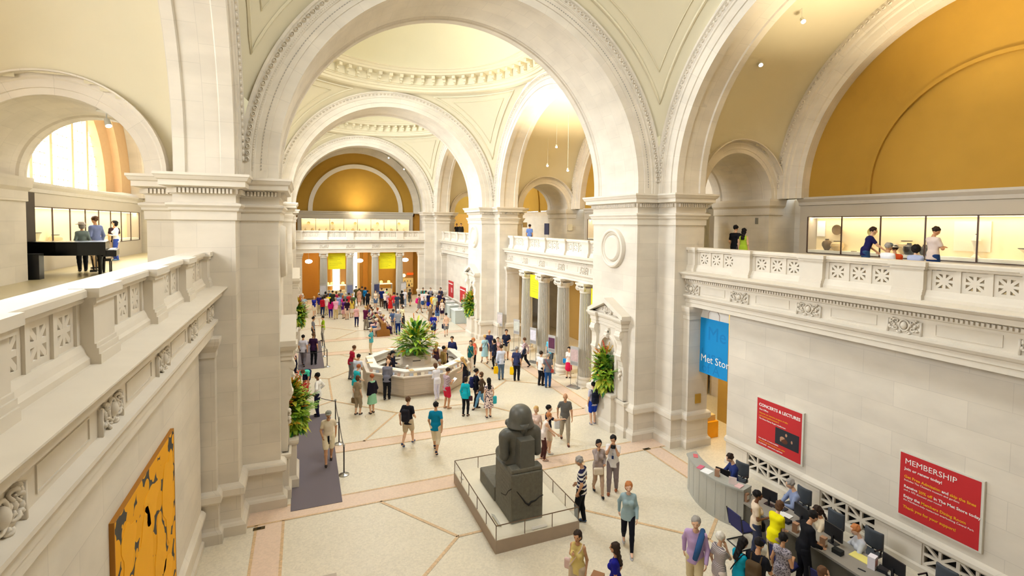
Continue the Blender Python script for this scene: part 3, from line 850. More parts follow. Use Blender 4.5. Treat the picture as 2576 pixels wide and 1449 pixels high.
def aedicule(x, y, s, label):
    t = thing('niche_shrine', label, 'niche', (x, y, 0), -PI / 2 if s > 0 else PI / 2)
    b = MB()
    P1 = [(-1.20, -.02), (-1.20, -.20), (1.20, -.20), (1.20, -.02)]
    P2 = [(-.60, -.02), (-.60, -.40), (.60, -.40), (.60, -.02)]
    for P, top in ((P1, 1.30), (P2, 1.44)):
        Q = [P[0], P[1], P[2], P[3]]
        b.prism(Q, 0, top)
        b.sweep([(0, 0), (.07, 0), (.07, .26), (.03, .32), (.0, .36)], Q, True)
        b.sweep([(0, top - .14), (.05, top - .10), (.07, top - .04), (.07, top + .03), (0, top + .05)], Q, True)
    b.prism([(-.60, -.02), (-.60, -.40), (.60, -.40), (.60, -.02)], 1.44, 1.49)
    b.build('pedestal', CARVE, t)
    # frame with the arched opening
    f = MB(); hw, zs, ztop = .50, 3.12, 4.05; yf, yb = -.16, .0
    N = 20; pts = [(hw * math.cos(PI * k / N), zs + hw * math.sin(PI * k / N)) for k in range(N + 1)]
    for k in range(N):
        (xa, za), (xb, zb) = pts[k], pts[k + 1]
        f.add([(xa, yf, za), (xa, yf, ztop), (xb, yf, ztop), (xb, yf, zb)], [(0, 1, 2, 3)])
        f.add([(xa, yf, za), (xa, yb, za), (xb, yb, zb), (xb, yf, zb)], [(0, 3, 2, 1)])
    f.box(-.86, -hw, yf, yb, 1.30, ztop); f.box(hw, .86, yf, yb, 1.30, ztop)
    f.arc([(hw, yf), (hw, yf - .05), (hw + .10, yf - .07), (hw + .13, yf - .04), (hw + .15, yf)], (0, zs), 'y', n=24, stilt=0)
    for sx in (-1, 1):
        f.box(sx * (hw + .075) - .08, sx * (hw + .075) + .08, yf - .05, yf, 1.49, zs - .1); f.box(sx * (hw + .075) - .1, sx * (hw + .075) + .1, yf - .09, yf, zs - .1, zs)
    # keystone scroll
    f.tube([(-.10, yf - .12, 3.72), (.10, yf - .12, 3.72)], .075, 10); f.tube([(-.08, yf - .1, 3.86), (.08, yf - .1, 3.86)], .05, 10); f.box(-.08, .08, yf - .1, yf, 3.6, 4.0)
    f.build('arched_frame', CARVE, t)
    for sx in (-1, 1):
        c = MB(); xc = sx * .90
        # S-shaped console bracket
        prof = [(0, 4.05), (-.30, 4.05), (-.36, 3.95), (-.37, 3.82), (-.30, 3.72), (-.22, 3.66), (-.17, 3.5), (-.19, 3.3), (-.24, 3.15), (-.25, 3.02), (-.2, 2.92), (-.12, 2.86), (-.06, 2.7), (0, 2.62)]
        c.prism_x([(yf + p * .62, z) for p, z in prof], xc - .16, xc + .16)
        for z, r, yy in ((3.86, .08, -.17), (3.08, .06, -.12)):
            c.tube([(xc - .18, yf + yy, z), (xc + .18, yf + yy, z)], r, 12)
        for q in range(4): c.ball((xc + .05 * math.sin(q * 2), yf - .06, 2.5 - .11 * q), (.08 - .012 * q, .06, .07), 8, 5)
        c.box(xc - .17, xc + .17, yf - .02, 0, 1.35, 4.05)
        c.build('console', CARVE, t, fix=True)
    e = MB(); W = 1.08; yd = -.42
    e.sweep([(0, 4.05), (.02, 4.07), (.02, 4.18), (.05, 4.20), (.05, 4.34), (.10, 4.37), (.12, 4.40), (.15, 4.46), (.16, 4.50), (.16, 4.55), (0, 4.56)], [(-W, .0), (-W, yd + .12), (-.72, yd + .12), (-.72, -.20), (.72, -.20), (.72, yd + .12), (W, yd + .12), (W, .0)])
    e.prism([(-W, 0), (-W, yd + .12), (-.72, yd + .12), (-.72, -.20), (.72, -.20), (.72, yd + .12), (W, yd + .12), (W, 0)], 4.05, 4.50)
    # raking cornices and recessed tympanum
    ap = 5.08; We = W + .17
    for sx in (-1, 1):
        a = [(sx * We, 4.50), (sx * We, 4.66), (0, ap + .14), (0, ap - .06)]
        P = a if sx < 0 else a[::-1]
        e.prism_y(P, yd, 0)
    e.prism_y([(-We + .2, 4.54), (We - .2, 4.54), (0, ap - .05)], -.18, 0)
    e.build('pediment', CARVE, t, fix=True)
    o = MB(); cartouche(o, (0, -.20, 4.74), .55)
    for k in range(8): o.ball((.08 * math.sin(k * 2.1) + (k - 4) * .1, -.22, 4.72 - abs(k - 4) * .015 + .05 * math.cos(k)), (.05, .04, .06), 7, 5)
    o.tube([(-.3, -.22, 4.72), (-.15, -.24, 4.56), (0, -.26, 4.40), (.15, -.24, 4.56), (.3, -.22, 4.72)], .035, 6)
    o.build('carving', CARVE, t, smooth=True)
    return t
NY = [(PIERS[1][0] + PIERS[1][1]) / 2, (PIERS[2][0] + PIERS[2][1]) / 2]
aedicule(A_, NY[0], 1, 'pedimented stone niche with a flower urn on the near right pier')
aedicule(A_, NY[1], 1, 'pedimented stone niche with a flower urn on the middle right pier')
aedicule(-A_, NY[0], -1, 'pedimented stone niche seen edge on at the near left pier')
aedicule(-A_, NY[1], -1, 'pedimented stone niche seen edge on at the middle left pier')
# floor outlets by the piers
for x, y, lab in ((6.05, 14.75, 'small dark floor outlet plate at the foot of the near right pier'), (-6.55, 14.55, 'small dark floor outlet plate at the foot of the near left pier')):
    o = MB().box(-.14, .14, -.06, .06, 0, .012).build('floor_outlet', mat('dark_bronze_plate', (96, 80, 46), .4, .6)); o.location = (x, y, .006)
    MB().box(-.05, .05, -.03, .03, .012, .02).build('lid', mat('outlet_lid', (50, 44, 34), .4, .5), o)
    tag(o, lab, 'outlet')
# ================================================================ SMOOTH BODIES (implicit shapes -> one continuous mesh)
def _nrm(v):
    v = np.asarray(v, float); return v / max(1e-9, np.linalg.norm(v))
def sd_eval(P, pr):
    k = pr[0]
    if k == 'cap':            # round cone: a, b, ra, rb, [side axis, depth ratio]
        a, b = np.asarray(pr[1], float), np.asarray(pr[2], float); ab = b - a
        t = np.clip(((P - a) @ ab) / max(1e-9, ab @ ab), 0, 1)
        V = P - a - t[..., None] * ab; r = pr[3] + (pr[4] - pr[3]) * t
        if len(pr) > 5 and pr[5] is not None:
            u = _nrm(pr[5]); q = pr[6]; cu = V @ u; rest = V - cu[..., None] * u
            return (np.sqrt(cu ** 2 + (rest ** 2).sum(-1) / q ** 2) - r) * (q + 1) / 2
        return np.sqrt((V ** 2).sum(-1)) - r
    if k == 'ell':            # centre, radii, [3x3 rotation rows]
        V = P - np.asarray(pr[1], float)
        if len(pr) > 3 and pr[3] is not None: V = V @ np.asarray(pr[3]).T
        R = np.asarray(pr[2], float); n = np.sqrt(((V / R) ** 2).sum(-1)); m = np.sqrt(((V / R ** 2) ** 2).sum(-1))
        return n * (n - 1) / np.maximum(m, 1e-6)
    if k == 'box':            # centre, half sizes, rounding
        V = np.abs(P - np.asarray(pr[1], float)) - np.asarray(pr[2], float) + pr[3]
        return np.sqrt((np.maximum(V, 0) ** 2).sum(-1)) + np.minimum(V.max(-1), 0) - pr[3]
def blob(prims, vox=.02, k=.03, cut=(), pad=.06):
    lo = np.full(3, 1e9); hi = -lo
    for p in prims:
        if p[0] == 'cap':
            r = max(p[3], p[4])
            for q in (p[1], p[2]): lo = np.minimum(lo, np.asarray(q) - r); hi = np.maximum(hi, np.asarray(q) + r)
        else:
            r = np.max(p[2]) if p[0] == 'ell' else np.asarray(p[2]); lo = np.minimum(lo, np.asarray(p[1]) - r); hi = np.maximum(hi, np.asarray(p[1]) + r)
    lo -= pad; hi += pad; n = np.ceil((hi - lo) / vox).astype(int) + 1
    ax = [lo[i] + np.arange(n[i]) * vox for i in range(3)]
    G = np.stack(np.meshgrid(*ax, indexing='ij'), -1)
    D = np.full(G.shape[:3], 1e3)
    for p in prims:
        # only evaluate near the primitive
        if p[0] == 'cap':
            r = max(p[3], p[4]) + .12; a = np.minimum(p[1], p[2]) - r; b = np.maximum(p[1], p[2]) + r
        else:
            r = (np.max(p[2]) if p[0] == 'ell' else np.asarray(p[2])) + .12; a = np.asarray(p[1]) - r; b = np.asarray(p[1]) + r
        i0 = np.maximum(((a - lo) / vox).astype(int), 0); i1 = np.minimum(((b - lo) / vox).astype(int) + 2, n)
        sl = tuple(slice(i0[i], i1[i]) for i in range(3))
        d = sd_eval(G[sl], p); o = D[sl]
        h = np.clip(.5 + .5 * (o - d) / k, 0, 1)
        D[sl] = o + (d - o) * h - k * h * (1 - h)
    for p in cut: D = np.maximum(D, -sd_eval(G, p))
    ins = D < 0
    # surface nets
    acc = np.zeros(tuple(n - 1) + (3,)); cnt = np.zeros(tuple(n - 1))
    nx, ny, nz = n
    for axi in range(3):
        s0 = [slice(None)] * 3; s1 = [slice(None)] * 3; s0[axi] = slice(0, -1); s1[axi] = slice(1, None)
        A, B = D[tuple(s0)], D[tuple(s1)]; X = (ins[tuple(s0)] != ins[tuple(s1)])
        t = np.where(X, A / np.where(np.abs(A - B) < 1e-12, 1, A - B), 0)
        Pt = G[tuple(s0)].copy(); Pt[..., axi] += t * vox; Pt *= X[..., None]
        o1, o2 = [i for i in range(3) if i != axi]
        for da in (0, 1):
            for db in (0, 1):
                src = [slice(None)] * 3; src[o1] = slice(da, n[o1] - 1 + da); src[o2] = slice(db, n[o2] - 1 + db)
                acc += Pt[tuple(src)]; cnt += X[tuple(src)]
    M = cnt > 0; idx = -np.ones(M.shape, int); idx[M] = np.arange(M.sum()); V = acc[M] / cnt[M][:, None]
    F = []
    for axi in range(3):
        o1, o2 = (axi + 1) % 3, (axi + 2) % 3
        s0 = [slice(1, -1)] * 3; s1 = [slice(1, -1)] * 3; s0[axi] = slice(0, -1); s1[axi] = slice(1, None)
        A, B = ins[tuple(s0)], ins[tuple(s1)]; W = np.argwhere(A != B)
        if not len(W): continue
        c = W.copy(); c[:, o1] += 1; c[:, o2] += 1
        def cell(d1, d2):
            q = c.copy(); q[:, o1] -= d1; q[:, o2] -= d2; return idx[q[:, 0], q[:, 1], q[:, 2]]
        q = np.stack([cell(1, 1), cell(0, 1), cell(0, 0), cell(1, 0)], 1)
        fl = ~A[tuple(W.T)]; q[fl] = q[fl][:, ::-1]; F.append(q)
    F = np.concatenate(F); F = F[(F >= 0).all(1)]
    return V, F
def np_mesh(name, V, F, extra=None):
    me = bpy.data.meshes.new(name)
    v = V.tolist(); f = F.tolist()
    if extra:
        o = len(v); v += [tuple(p) for p in extra.v]; f += [tuple(i + o for i in q) for q in extra.f]
    me.from_pydata(v, [], f); me.polygons.foreach_set('use_smooth', [True] * len(me.polygons)); me.update()
    return me
# ---------------------------------------------------------------- people
def ik(a, t, l1, l2, pole):
    a, t, pole = map(lambda q: np.asarray(q, float), (a, t, pole)); d = t - a; L = np.linalg.norm(d); L2 = min(L, (l1 + l2) * .995)
    u = _nrm(d); t = a + u * L2; x = (l1 * l1 - l2 * l2 + L2 * L2) / (2 * L2); h = math.sqrt(max(0, l1 * l1 - x * x))
    p = pole - u * (pole @ u); p = _nrm(p); return a + u * x + p * h, t
# wrists relative to the shoulder in the torso frame (x outwards, y forward, z up)
DOWN = (.07, .03, -.51)
POSES = dict(
    stand=dict(), idle=dict(L=(.09, .10, -.49), R=(.05, .0, -.51)),
    walk=dict(L=(.07, .17, -.47), R=(.08, -.14, -.48), la=(.08, .30, .08), ra=(.08, -.30, .17)),
    walk2=dict(L=(.07, -.12, -.48), R=(.03, .22, -.40), la=(.08, -.26, .16), ra=(.08, .26, .08)),
    hips=dict(L=(.13, .05, -.40), R=(.13, .05, -.40), pl=(1, -.6, 0)),
    behind=dict(L=(-.08, -.16, -.42), R=(-.08, -.16, -.42), pl=(1, -.5, 0)),
    cross=dict(L=(-.16, .24, -.26), R=(-.14, .26, -.30)),
    read=dict(L=(-.10, .28, -.22), R=(-.10, .28, -.22), hp=.35, pl=(.8, -.6, -.6), pr=(.8, -.6, -.6)),
    phone=dict(L=DOWN, R=(-.08, .14, .04), pr=(.4, -.1, -1)),
    camera=dict(L=(-.09, .20, .10), R=(-.09, .20, .10), pl=(.5, 0, -1), pr=(.5, 0, -1)),
    photo=dict(L=(-.10, .36, .0), R=(-.10, .36, .0), hp=.15),
    carry=dict(L=(-.04, .22, -.26), R=DOWN), carry2=dict(L=DOWN, R=(-.02, .24, -.24)),
    strap=dict(L=DOWN, R=(-.04, .12, -.14)),
    phonewalk=dict(L=(.02, .16, -.34), R=(-.08, .14, .04), pr=(.4, -.1, -1), la=(.08, .26, .08), ra=(.08, -.26, .16)),
    camwalk=dict(L=(-.09, .20, .10), R=(-.09, .20, .10), pl=(.5, 0, -1), pr=(.5, 0, -1), hp=.2, la=(.10, -.12, .10), ra=(.10, .16, .08)),
    look=dict(L=(.05, .05, -.50), R=(-.02, .16, -.42), hp=.4, la=(.08, .10, .08), ra=(.08, -.06, .08)),
    point=dict(L=DOWN, R=(.05, .50, -.06)),
    reach=dict(L=(-.02, .34, -.36), R=(.0, .46, -.26), lean=.28),
    counter=dict(L=(-.05, .32, -.34), R=(-.05, .32, -.34), lean=.22, hp=.2),
    bend=dict(L=(.0, .12, -.50), R=(.0, .10, -.50), lean=1.35, armw=1, hp=.3),
    sit=dict(sit=1, L=(-.04, .26, -.40), R=(-.04, .26, -.40)),
    sitdesk=dict(sit=1, L=(-.10, .30, -.27), R=(-.10, .32, -.27), lean=.12, hp=.35, pl=(1, -.3, -.3), pr=(1, -.3, -.3)),
    sitlean=dict(sit=1, L=(-.10, .30, -.36), R=(-.10, .30, -.36), lean=.35, hp=.2),
    sitback=dict(sit=1, L=(-.04, .24, -.40), R=(.10, .0, -.30), lean=-.12))
def skeleton(sex, pose):
    p = POSES[pose]; f = sex == 'f'
    sw, hw = (.136, .085) if f else (.158, .085)
    J = {}; sit = p.get('sit', 0); hz = .50 if sit else .92
    lean = p.get('lean', 0.0); cl, sl = math.cos(lean), math.sin(lean)
    O = np.array((0, 0 if not sit else -.05, hz))
    if lean > .8: O = O + np.array((0, -.22, .0))
    def T(x, y, z):      # torso frame -> person frame
        return O + np.array((x, y * cl + z * sl, -y * sl + z * cl))
    J['O'] = O; J['T'] = T; J['side'] = np.array((1., 0, 0)); J['tup'] = np.array((0, sl, cl)); J['tfw'] = np.array((0, cl, -sl))
    J['belly'] = T(0, .01, .13); J['chest'] = T(0, .0, .36); J['neck0'] = T(0, -.01, .53); J['neck1'] = T(0, .01, .60)
    hp = p.get('hp', 0.0); a = lean * .6 + hp; J['head'] = J['neck1'] + np.array((0, math.sin(a) * .11 + .02, math.cos(a) * .11)); J['ha'] = a
    for s, k in ((-1, 'L'), (1, 'R')):
        sh = T(s * sw, -.01, .475); w = p.get(k, DOWN)
        if p.get('armw'): t = sh + np.array((s * w[0], w[1], w[2]))
        else: t = sh + np.array((s * w[0], 0, 0)) + J['tfw'] * w[1] + J['tup'] * w[2]
        pole = p.get('p' + k.lower(), (.5, -1, -.3)); e, t = ik(sh, t, .285, .25, (s * pole[0], pole[1], pole[2]))
        J['sh' + k], J['el' + k], J['wr' + k] = sh, e, t
        hp_ = O + np.array((s * hw, 0, 0))
        an = p.get(k.lower() + 'a', (.09, .04 * s, .08))
        if sit:
            kn = hp_ + np.array((s * .05, .42, .0)); at = np.array((s * .13, kn[1] - .02, .08))
        else:
            at = np.array((s * an[0], an[1], an[2])); kn, at = ik(hp_, at, .43, .42, (s * .1, 1, 0))
        J['hip' + k], J['kn' + k], J['an' + k] = hp_, kn, at
    return J
SW = np.array((1., 0, 0))
def torso_prims(J, f, g=0.):
    T = J['T']; q = .62
    return [('cap', T(0, 0, .02), T(0, .005, .10), .155 + g + (.01 if f else 0), .142 + g, SW, q), ('cap', T(0, .005, .12), T(0, .01, .34), .128 + g - (.008 if f else -.012), .155 + g - (.012 if f else 0), SW, q + .03),
            ('cap', T(-.085, -.01, .42), T(.085, -.01, .42), .085 + g, .085 + g), ('cap', J['shL'], T(0, -.015, .51), .050 + g, .046 + g), ('cap', J['shR'], T(0, -.015, .51), .050 + g, .046 + g)] + \
        ([('ell', T(s * .07, .095, .34), (.06 + g, .055 + g, .06 + g)) for s in (-1, 1)] if f else [])
def arm_prims(J, f, g=0., up=True, low=True, frac=1.):
    r = .85 if f else 1.; P = []
    for k in 'LR':
        s, e, w = J['sh' + k], J['el' + k], J['wr' + k]
        if up: P.append(('cap', s, s + (e - s) * frac, .052 * r + g, (.040 + .012 * (1 - frac)) * r + g))
        if low: P.append(('cap', e, w, .040 * r + g, .027 * r + g))
    return P
def leg_prims(J, f, g=0., knee=1., low=True):
    P = []
    for k in 'LR':
        h, n, a = J['hip' + k], J['kn' + k], J['an' + k]
        P.append(('cap', h, h + (n - h) * knee, .090 + g, (.058 + .03 * (1 - knee)) + g))
        if low: P += [('cap', n, n + (a - n) * .35 + np.array((0, -.01, 0)), .056 + g, .052 + g), ('cap', n + (a - n) * .35, a, .052 + g, .036 + g)]
    return P
def hand_extra(J):
    mb = MB()
    for k, s in (('L', -1), ('R', 1)):
        w, e = J['wr' + k], J['el' + k]; d = _nrm(w - e); side = _nrm(np.cross(d, (s, .2, 0)) if abs(d[2]) > .5 else np.cross(d, (0, 0, 1)))
        n = _nrm(np.cross(d, side)) * (-s)
        if n @ np.array((-s, 0, 0)) < 0: n = -n
        base = w + d * .075
        for i in range(4):
            o = side * (-.027 + .018 * i); L = (.060, .072, .068, .052)[i]
            a = base + o; b = a + d * L * .45 + n * .004; c = b + d * L * .4 + n * .018; e2 = c + d * L * .2 + n * .018
            mb.tube([a - d * .02, a, b, c, e2], [.010, .0095, .009, .008, .006], 6)
        a = w + d * .02 + side * -.030; mb.tube([a, a + d * .035 - side * .022 + n * .01, a + d * .065 - side * .026 + n * .022], [.012, .011, .008], 6)
    return mb
_pc = {}
def part_mesh(key, fn):
    if key not in _pc:
        me = fn(); me.materials.append(None); _pc[key] = me
    return _pc[key]
def person_parts(sex, pose, top, bot, hair, vox, shoes='flat'):
    """top: tee, long, tank, dress, coat ; bot: trousers, shorts, skirt, none ; hair: short, bob, long, bald, bun, tail"""
    f = sex == 'f'; J = skeleton(sex, pose); T = J['T']; H = J['head']; ha = J['ha']
    hu = np.array((0, math.sin(ha), math.cos(ha))); hf = np.array((0, math.cos(ha), -math.sin(ha))); HR = np.stack([SW, hf, hu])
    out = []
    def body():
        P = torso_prims(J, f) + arm_prims(J, f) + leg_prims(J, f)
        P += [('cap', J['neck0'], J['neck1'], .055 if not f else .046, .050 if not f else .043)]
        P += [('ell', H + hu * .03, (.080, .098, .106), HR), ('cap', H - hu * .02 + hf * .02, H - hu * .065 + hf * .045, .055, .034)]
        if vox < .019:
            P += [('cap', H + hf * .094 + hu * .02, H + hf * .112 - hu * .018, .009, .014)] + [('ell', H + SW * (s * .078) + hu * .005, (.012, .02, .03), HR) for s in (-1, 1)]
        for k in 'LR':
            w, e = J['wr' + k], J['el' + k]; d = _nrm(w - e)
            P.append(('cap', w, w + d * .075, .028, .036, _nrm(np.cross(d, (1, .1, 0)) if abs(d[2]) > .5 else np.cross(d, (0, 0, 1))), .55))
            a = J['an' + k]; P.append(('cap', a + np.array((0, -.02, -.02)), a + np.array((0, .12, -.05)), .038, .028))
        V, F = blob(P, vox, .022)
        return np_mesh('person_body', V, F, hand_extra(J) if vox < .027 else None)
    out.append(('body', ('b', sex, pose, vox), body, 'skin'))
    def topm():
        g = .014
        P = torso_prims(J, f, g)
        if top in ('tee', 'coat', 'long', 'dress', 'vest'):
            fr = {'tee': .62, 'dress': .4, 'vest': .2}.get(top, 1.)
            P += arm_prims(J, f, .013, True, top in ('long', 'coat'), fr)
        cut = [('cap', J['neck0'] + J['tup'] * .035 + J['tfw'] * .02, J['neck1'] + J['tup'] * .1, .062, .07)]
        if top == 'tank': cut += [('ell', J['sh' + k] + SW * (s * .055), (.06, .10, .12)) for s, k in ((-1, 'L'), (1, 'R'))]
        O = J['O']
        if not POSES[pose].get('sit') and POSES[pose].get('lean', 0) < .8:
            hem = -.34 if top == 'coat' else -.11; P.append(('cap', O + np.array((0, 0, .08)), O + np.array((0, 0, hem - .10)), .158 + g, .176 + g + (.02 if top == 'coat' else 0), SW, .74))
            if top != 'dress': cut.append(('box', O + np.array((0, 0, hem - .5)), (.6, .6, .5), 0))
        if top == 'dress' and not POSES[pose].get('sit'):
            P += [('cap', O + np.array((0, 0, .1)), O + np.array((0, 0, -.50)), .15, .235, SW, .78)]; cut.append(('box', O + np.array((0, 0, -.96)), (.6, .6, .5), 0))
        V, F = blob(P, vox, .03, cut)
        return np_mesh('person_top', V, F)
    out.append(({'dress': 'dress', 'coat': 'coat'}.get(top, 'shirt'), ('t', sex, pose, top, vox), topm, 'top'))
    if bot != 'none':
        def botm():
            O = J['O']; g = .016; P = [('cap', O + np.array((0, 0, .03)), O + np.array((0, 0, -.03)), .152, .150, SW, .66)]
            if bot == 'trousers': P += leg_prims(J, f, .018)
            elif bot == 'slim': P += leg_prims(J, f, .008)
            elif bot == 'shorts': P += leg_prims(J, f, .032, .82, False)
            elif bot == 'capri': P += leg_prims(J, f, .02, 1.0, False) + [('cap', J['kn' + k], J['kn' + k] + (J['an' + k] - J['kn' + k]) * .35, .074, .068) for k in 'LR']
            elif bot == 'skirt':
                m = (J['knL'] + J['knR']) / 2
                P += [('cap', O, O + (m - O) * .9, .16, .205, SW, .8)]
            V, F = blob(P, vox, .025); return np_mesh('person_bottom', V, F)
        out.append(({'skirt': 'skirt', 'shorts': 'shorts'}.get(bot, 'trousers'), ('l', sex, pose, bot, vox), botm, 'bot'))
    for k in 'LR':
        def shoe(k=k):
            a = J['an' + k]; tilt = .06 if a[2] > .12 else 0
            V, F = blob([('cap', a + np.array((0, -.035, -.035 + tilt)), a + np.array((0, .09, -.045 - tilt)), .042, .038, SW, .8), ('cap', a + np.array((0, .09, -.045 - tilt)), a + np.array((0, .15, -.052 - tilt)), .040, .028, SW, .75)], max(.014, vox * .8), .03)
            return np_mesh('shoe', V, F)
        out.append(('shoe', ('s', sex, pose, k, vox), shoe, 'shoe'))
    if hair != 'bald':
        def hairm():
            P = [('ell', H + hu * .058 - hf * .022, (.095, .106, .100), HR)]
            cut = [('ell', H + hf * .112 - hu * .02, (.084, .078, .090), HR)]
            if hair in ('bob', 'long', 'tail', 'curly'): P += [('ell', H - hf * .04 - hu * .01, (.096, .075, .10), HR)]
            if hair == 'curly': P += [('ell', H - hf * .02 + hu * .04, (.115, .12, .12), HR)]
            if hair == 'long': P += [('cap', H - hf * .06, J['neck0'] - J['tfw'] * .11 - J['tup'] * .12, .085, .075, SW, .5)]
            if hair == 'tail': P += [('cap', H - hf * .12 + hu * .02, J['neck0'] - J['tfw'] * .12 - J['tup'] * .05, .032, .028)]
            if hair == 'bun': P += [('ell', H - hf * .11 + hu * .06, (.045, .045, .045))]
            V, F = blob(P, max(.014, vox * .8), .02, cut); V = V + .006 * np.sin(70 * V[:, [1, 2, 0]] + 40 * V[:, [2, 0, 1]]); return np_mesh('hair', V, F)
        out.append(('hair', ('h', sex, pose, hair, vox), hairm, 'hair'))
    if vox < .019:
        def eyes():
            m = MB()
            for s in (-1, 1):
                c = H + hf * .090 + hu * .03 + SW * (s * .030); m.ball(tuple(c), (.011, .008, .0055), 8, 5)
            return m.mesh('eyes', True)
        def mouth():
            m = MB(); c = H + hf * .094 - hu * .045; m.tube([tuple(c - SW * .02 - hf * .006), tuple(c), tuple(c + SW * .02 - hf * .006)], .006, 6); return m.mesh('mouth', True)
        out.append(('eyes', ('e', sex, pose, 1), eyes, 'eye')); out.append(('mouth', ('m', sex, pose, 1), mouth, 'lip'))
    return out, J, HR
SKIN = {'l': (228, 184, 152), 'm': (205, 155, 118), 'd': (122, 82, 58), 'p': (238, 196, 170)}
HAIRC = {'black': (26, 22, 22), 'dark': (52, 38, 30), 'brown': (96, 66, 44), 'blond': (206, 166, 104), 'grey': (160, 154, 148), 'white': (222, 216, 206), 'red': (170, 92, 52), 'ginger': (190, 120, 70)}
def cmat(rgb, rough=.8, kind='cloth'):
    return mat('%s_%02x%02x%02x' % ((kind,) + tuple(rgb)), rgb, rough, noise=.08, scale=14, spec=.2)
def pattern_mat(name, a, b, mode='stripe', sc_=12.):
    if name in _m: return _m[name]
    m = mat(name, a, .8); nt = m.node_tree; L = nt.links; b_ = nt.nodes['Principled BSDF']
    tc = nt.nodes.new('ShaderNodeTexCoord')
    mx = nt.nodes.new('ShaderNodeMix'); mx.data_type = 'RGBA'; mx.inputs[6].default_value = srgb(*a); mx.inputs[7].default_value = srgb(*b)
    if mode == 'stripe':
        s = nt.nodes.new('ShaderNodeSeparateXYZ'); L.new(tc.outputs['Object'], s.inputs[0])
        q = nt.nodes.new('ShaderNodeMath'); q.operation = 'MULTIPLY'; q.inputs[1].default_value = sc_; L.new(s.outputs[2], q.inputs[0])
        r = nt.nodes.new('ShaderNodeMath'); r.operation = 'FRACT'; L.new(q.outputs[0], r.inputs[0])
        g = nt.nodes.new('ShaderNodeMath'); g.operation = 'GREATER_THAN'; g.inputs[1].default_value = .5; L.new(r.outputs[0], g.inputs[0]); L.new(g.outputs[0], mx.inputs[0])
    elif mode == 'check':
        v = nt.nodes.new('ShaderNodeTexChecker'); v.inputs['Scale'].default_value = sc_; L.new(tc.outputs['Object'], v.inputs['Vector']); L.new(v.outputs['Fac'], mx.inputs[0])
    else:
        v = nt.nodes.new('ShaderNodeTexVoronoi'); v.inputs['Scale'].default_value = sc_; L.new(tc.outputs['Object'], v.inputs['Vector'])
        g = nt.nodes.new('ShaderNodeMath'); g.operation = 'LESS_THAN'; g.inputs[1].default_value = .42 if sc_ > 6 else .66; L.new(v.outputs['Distance'], g.inputs[0]); L.new(g.outputs[0], mx.inputs[0])
    L.new(mx.outputs[2], b_.inputs['Base Color']); return m
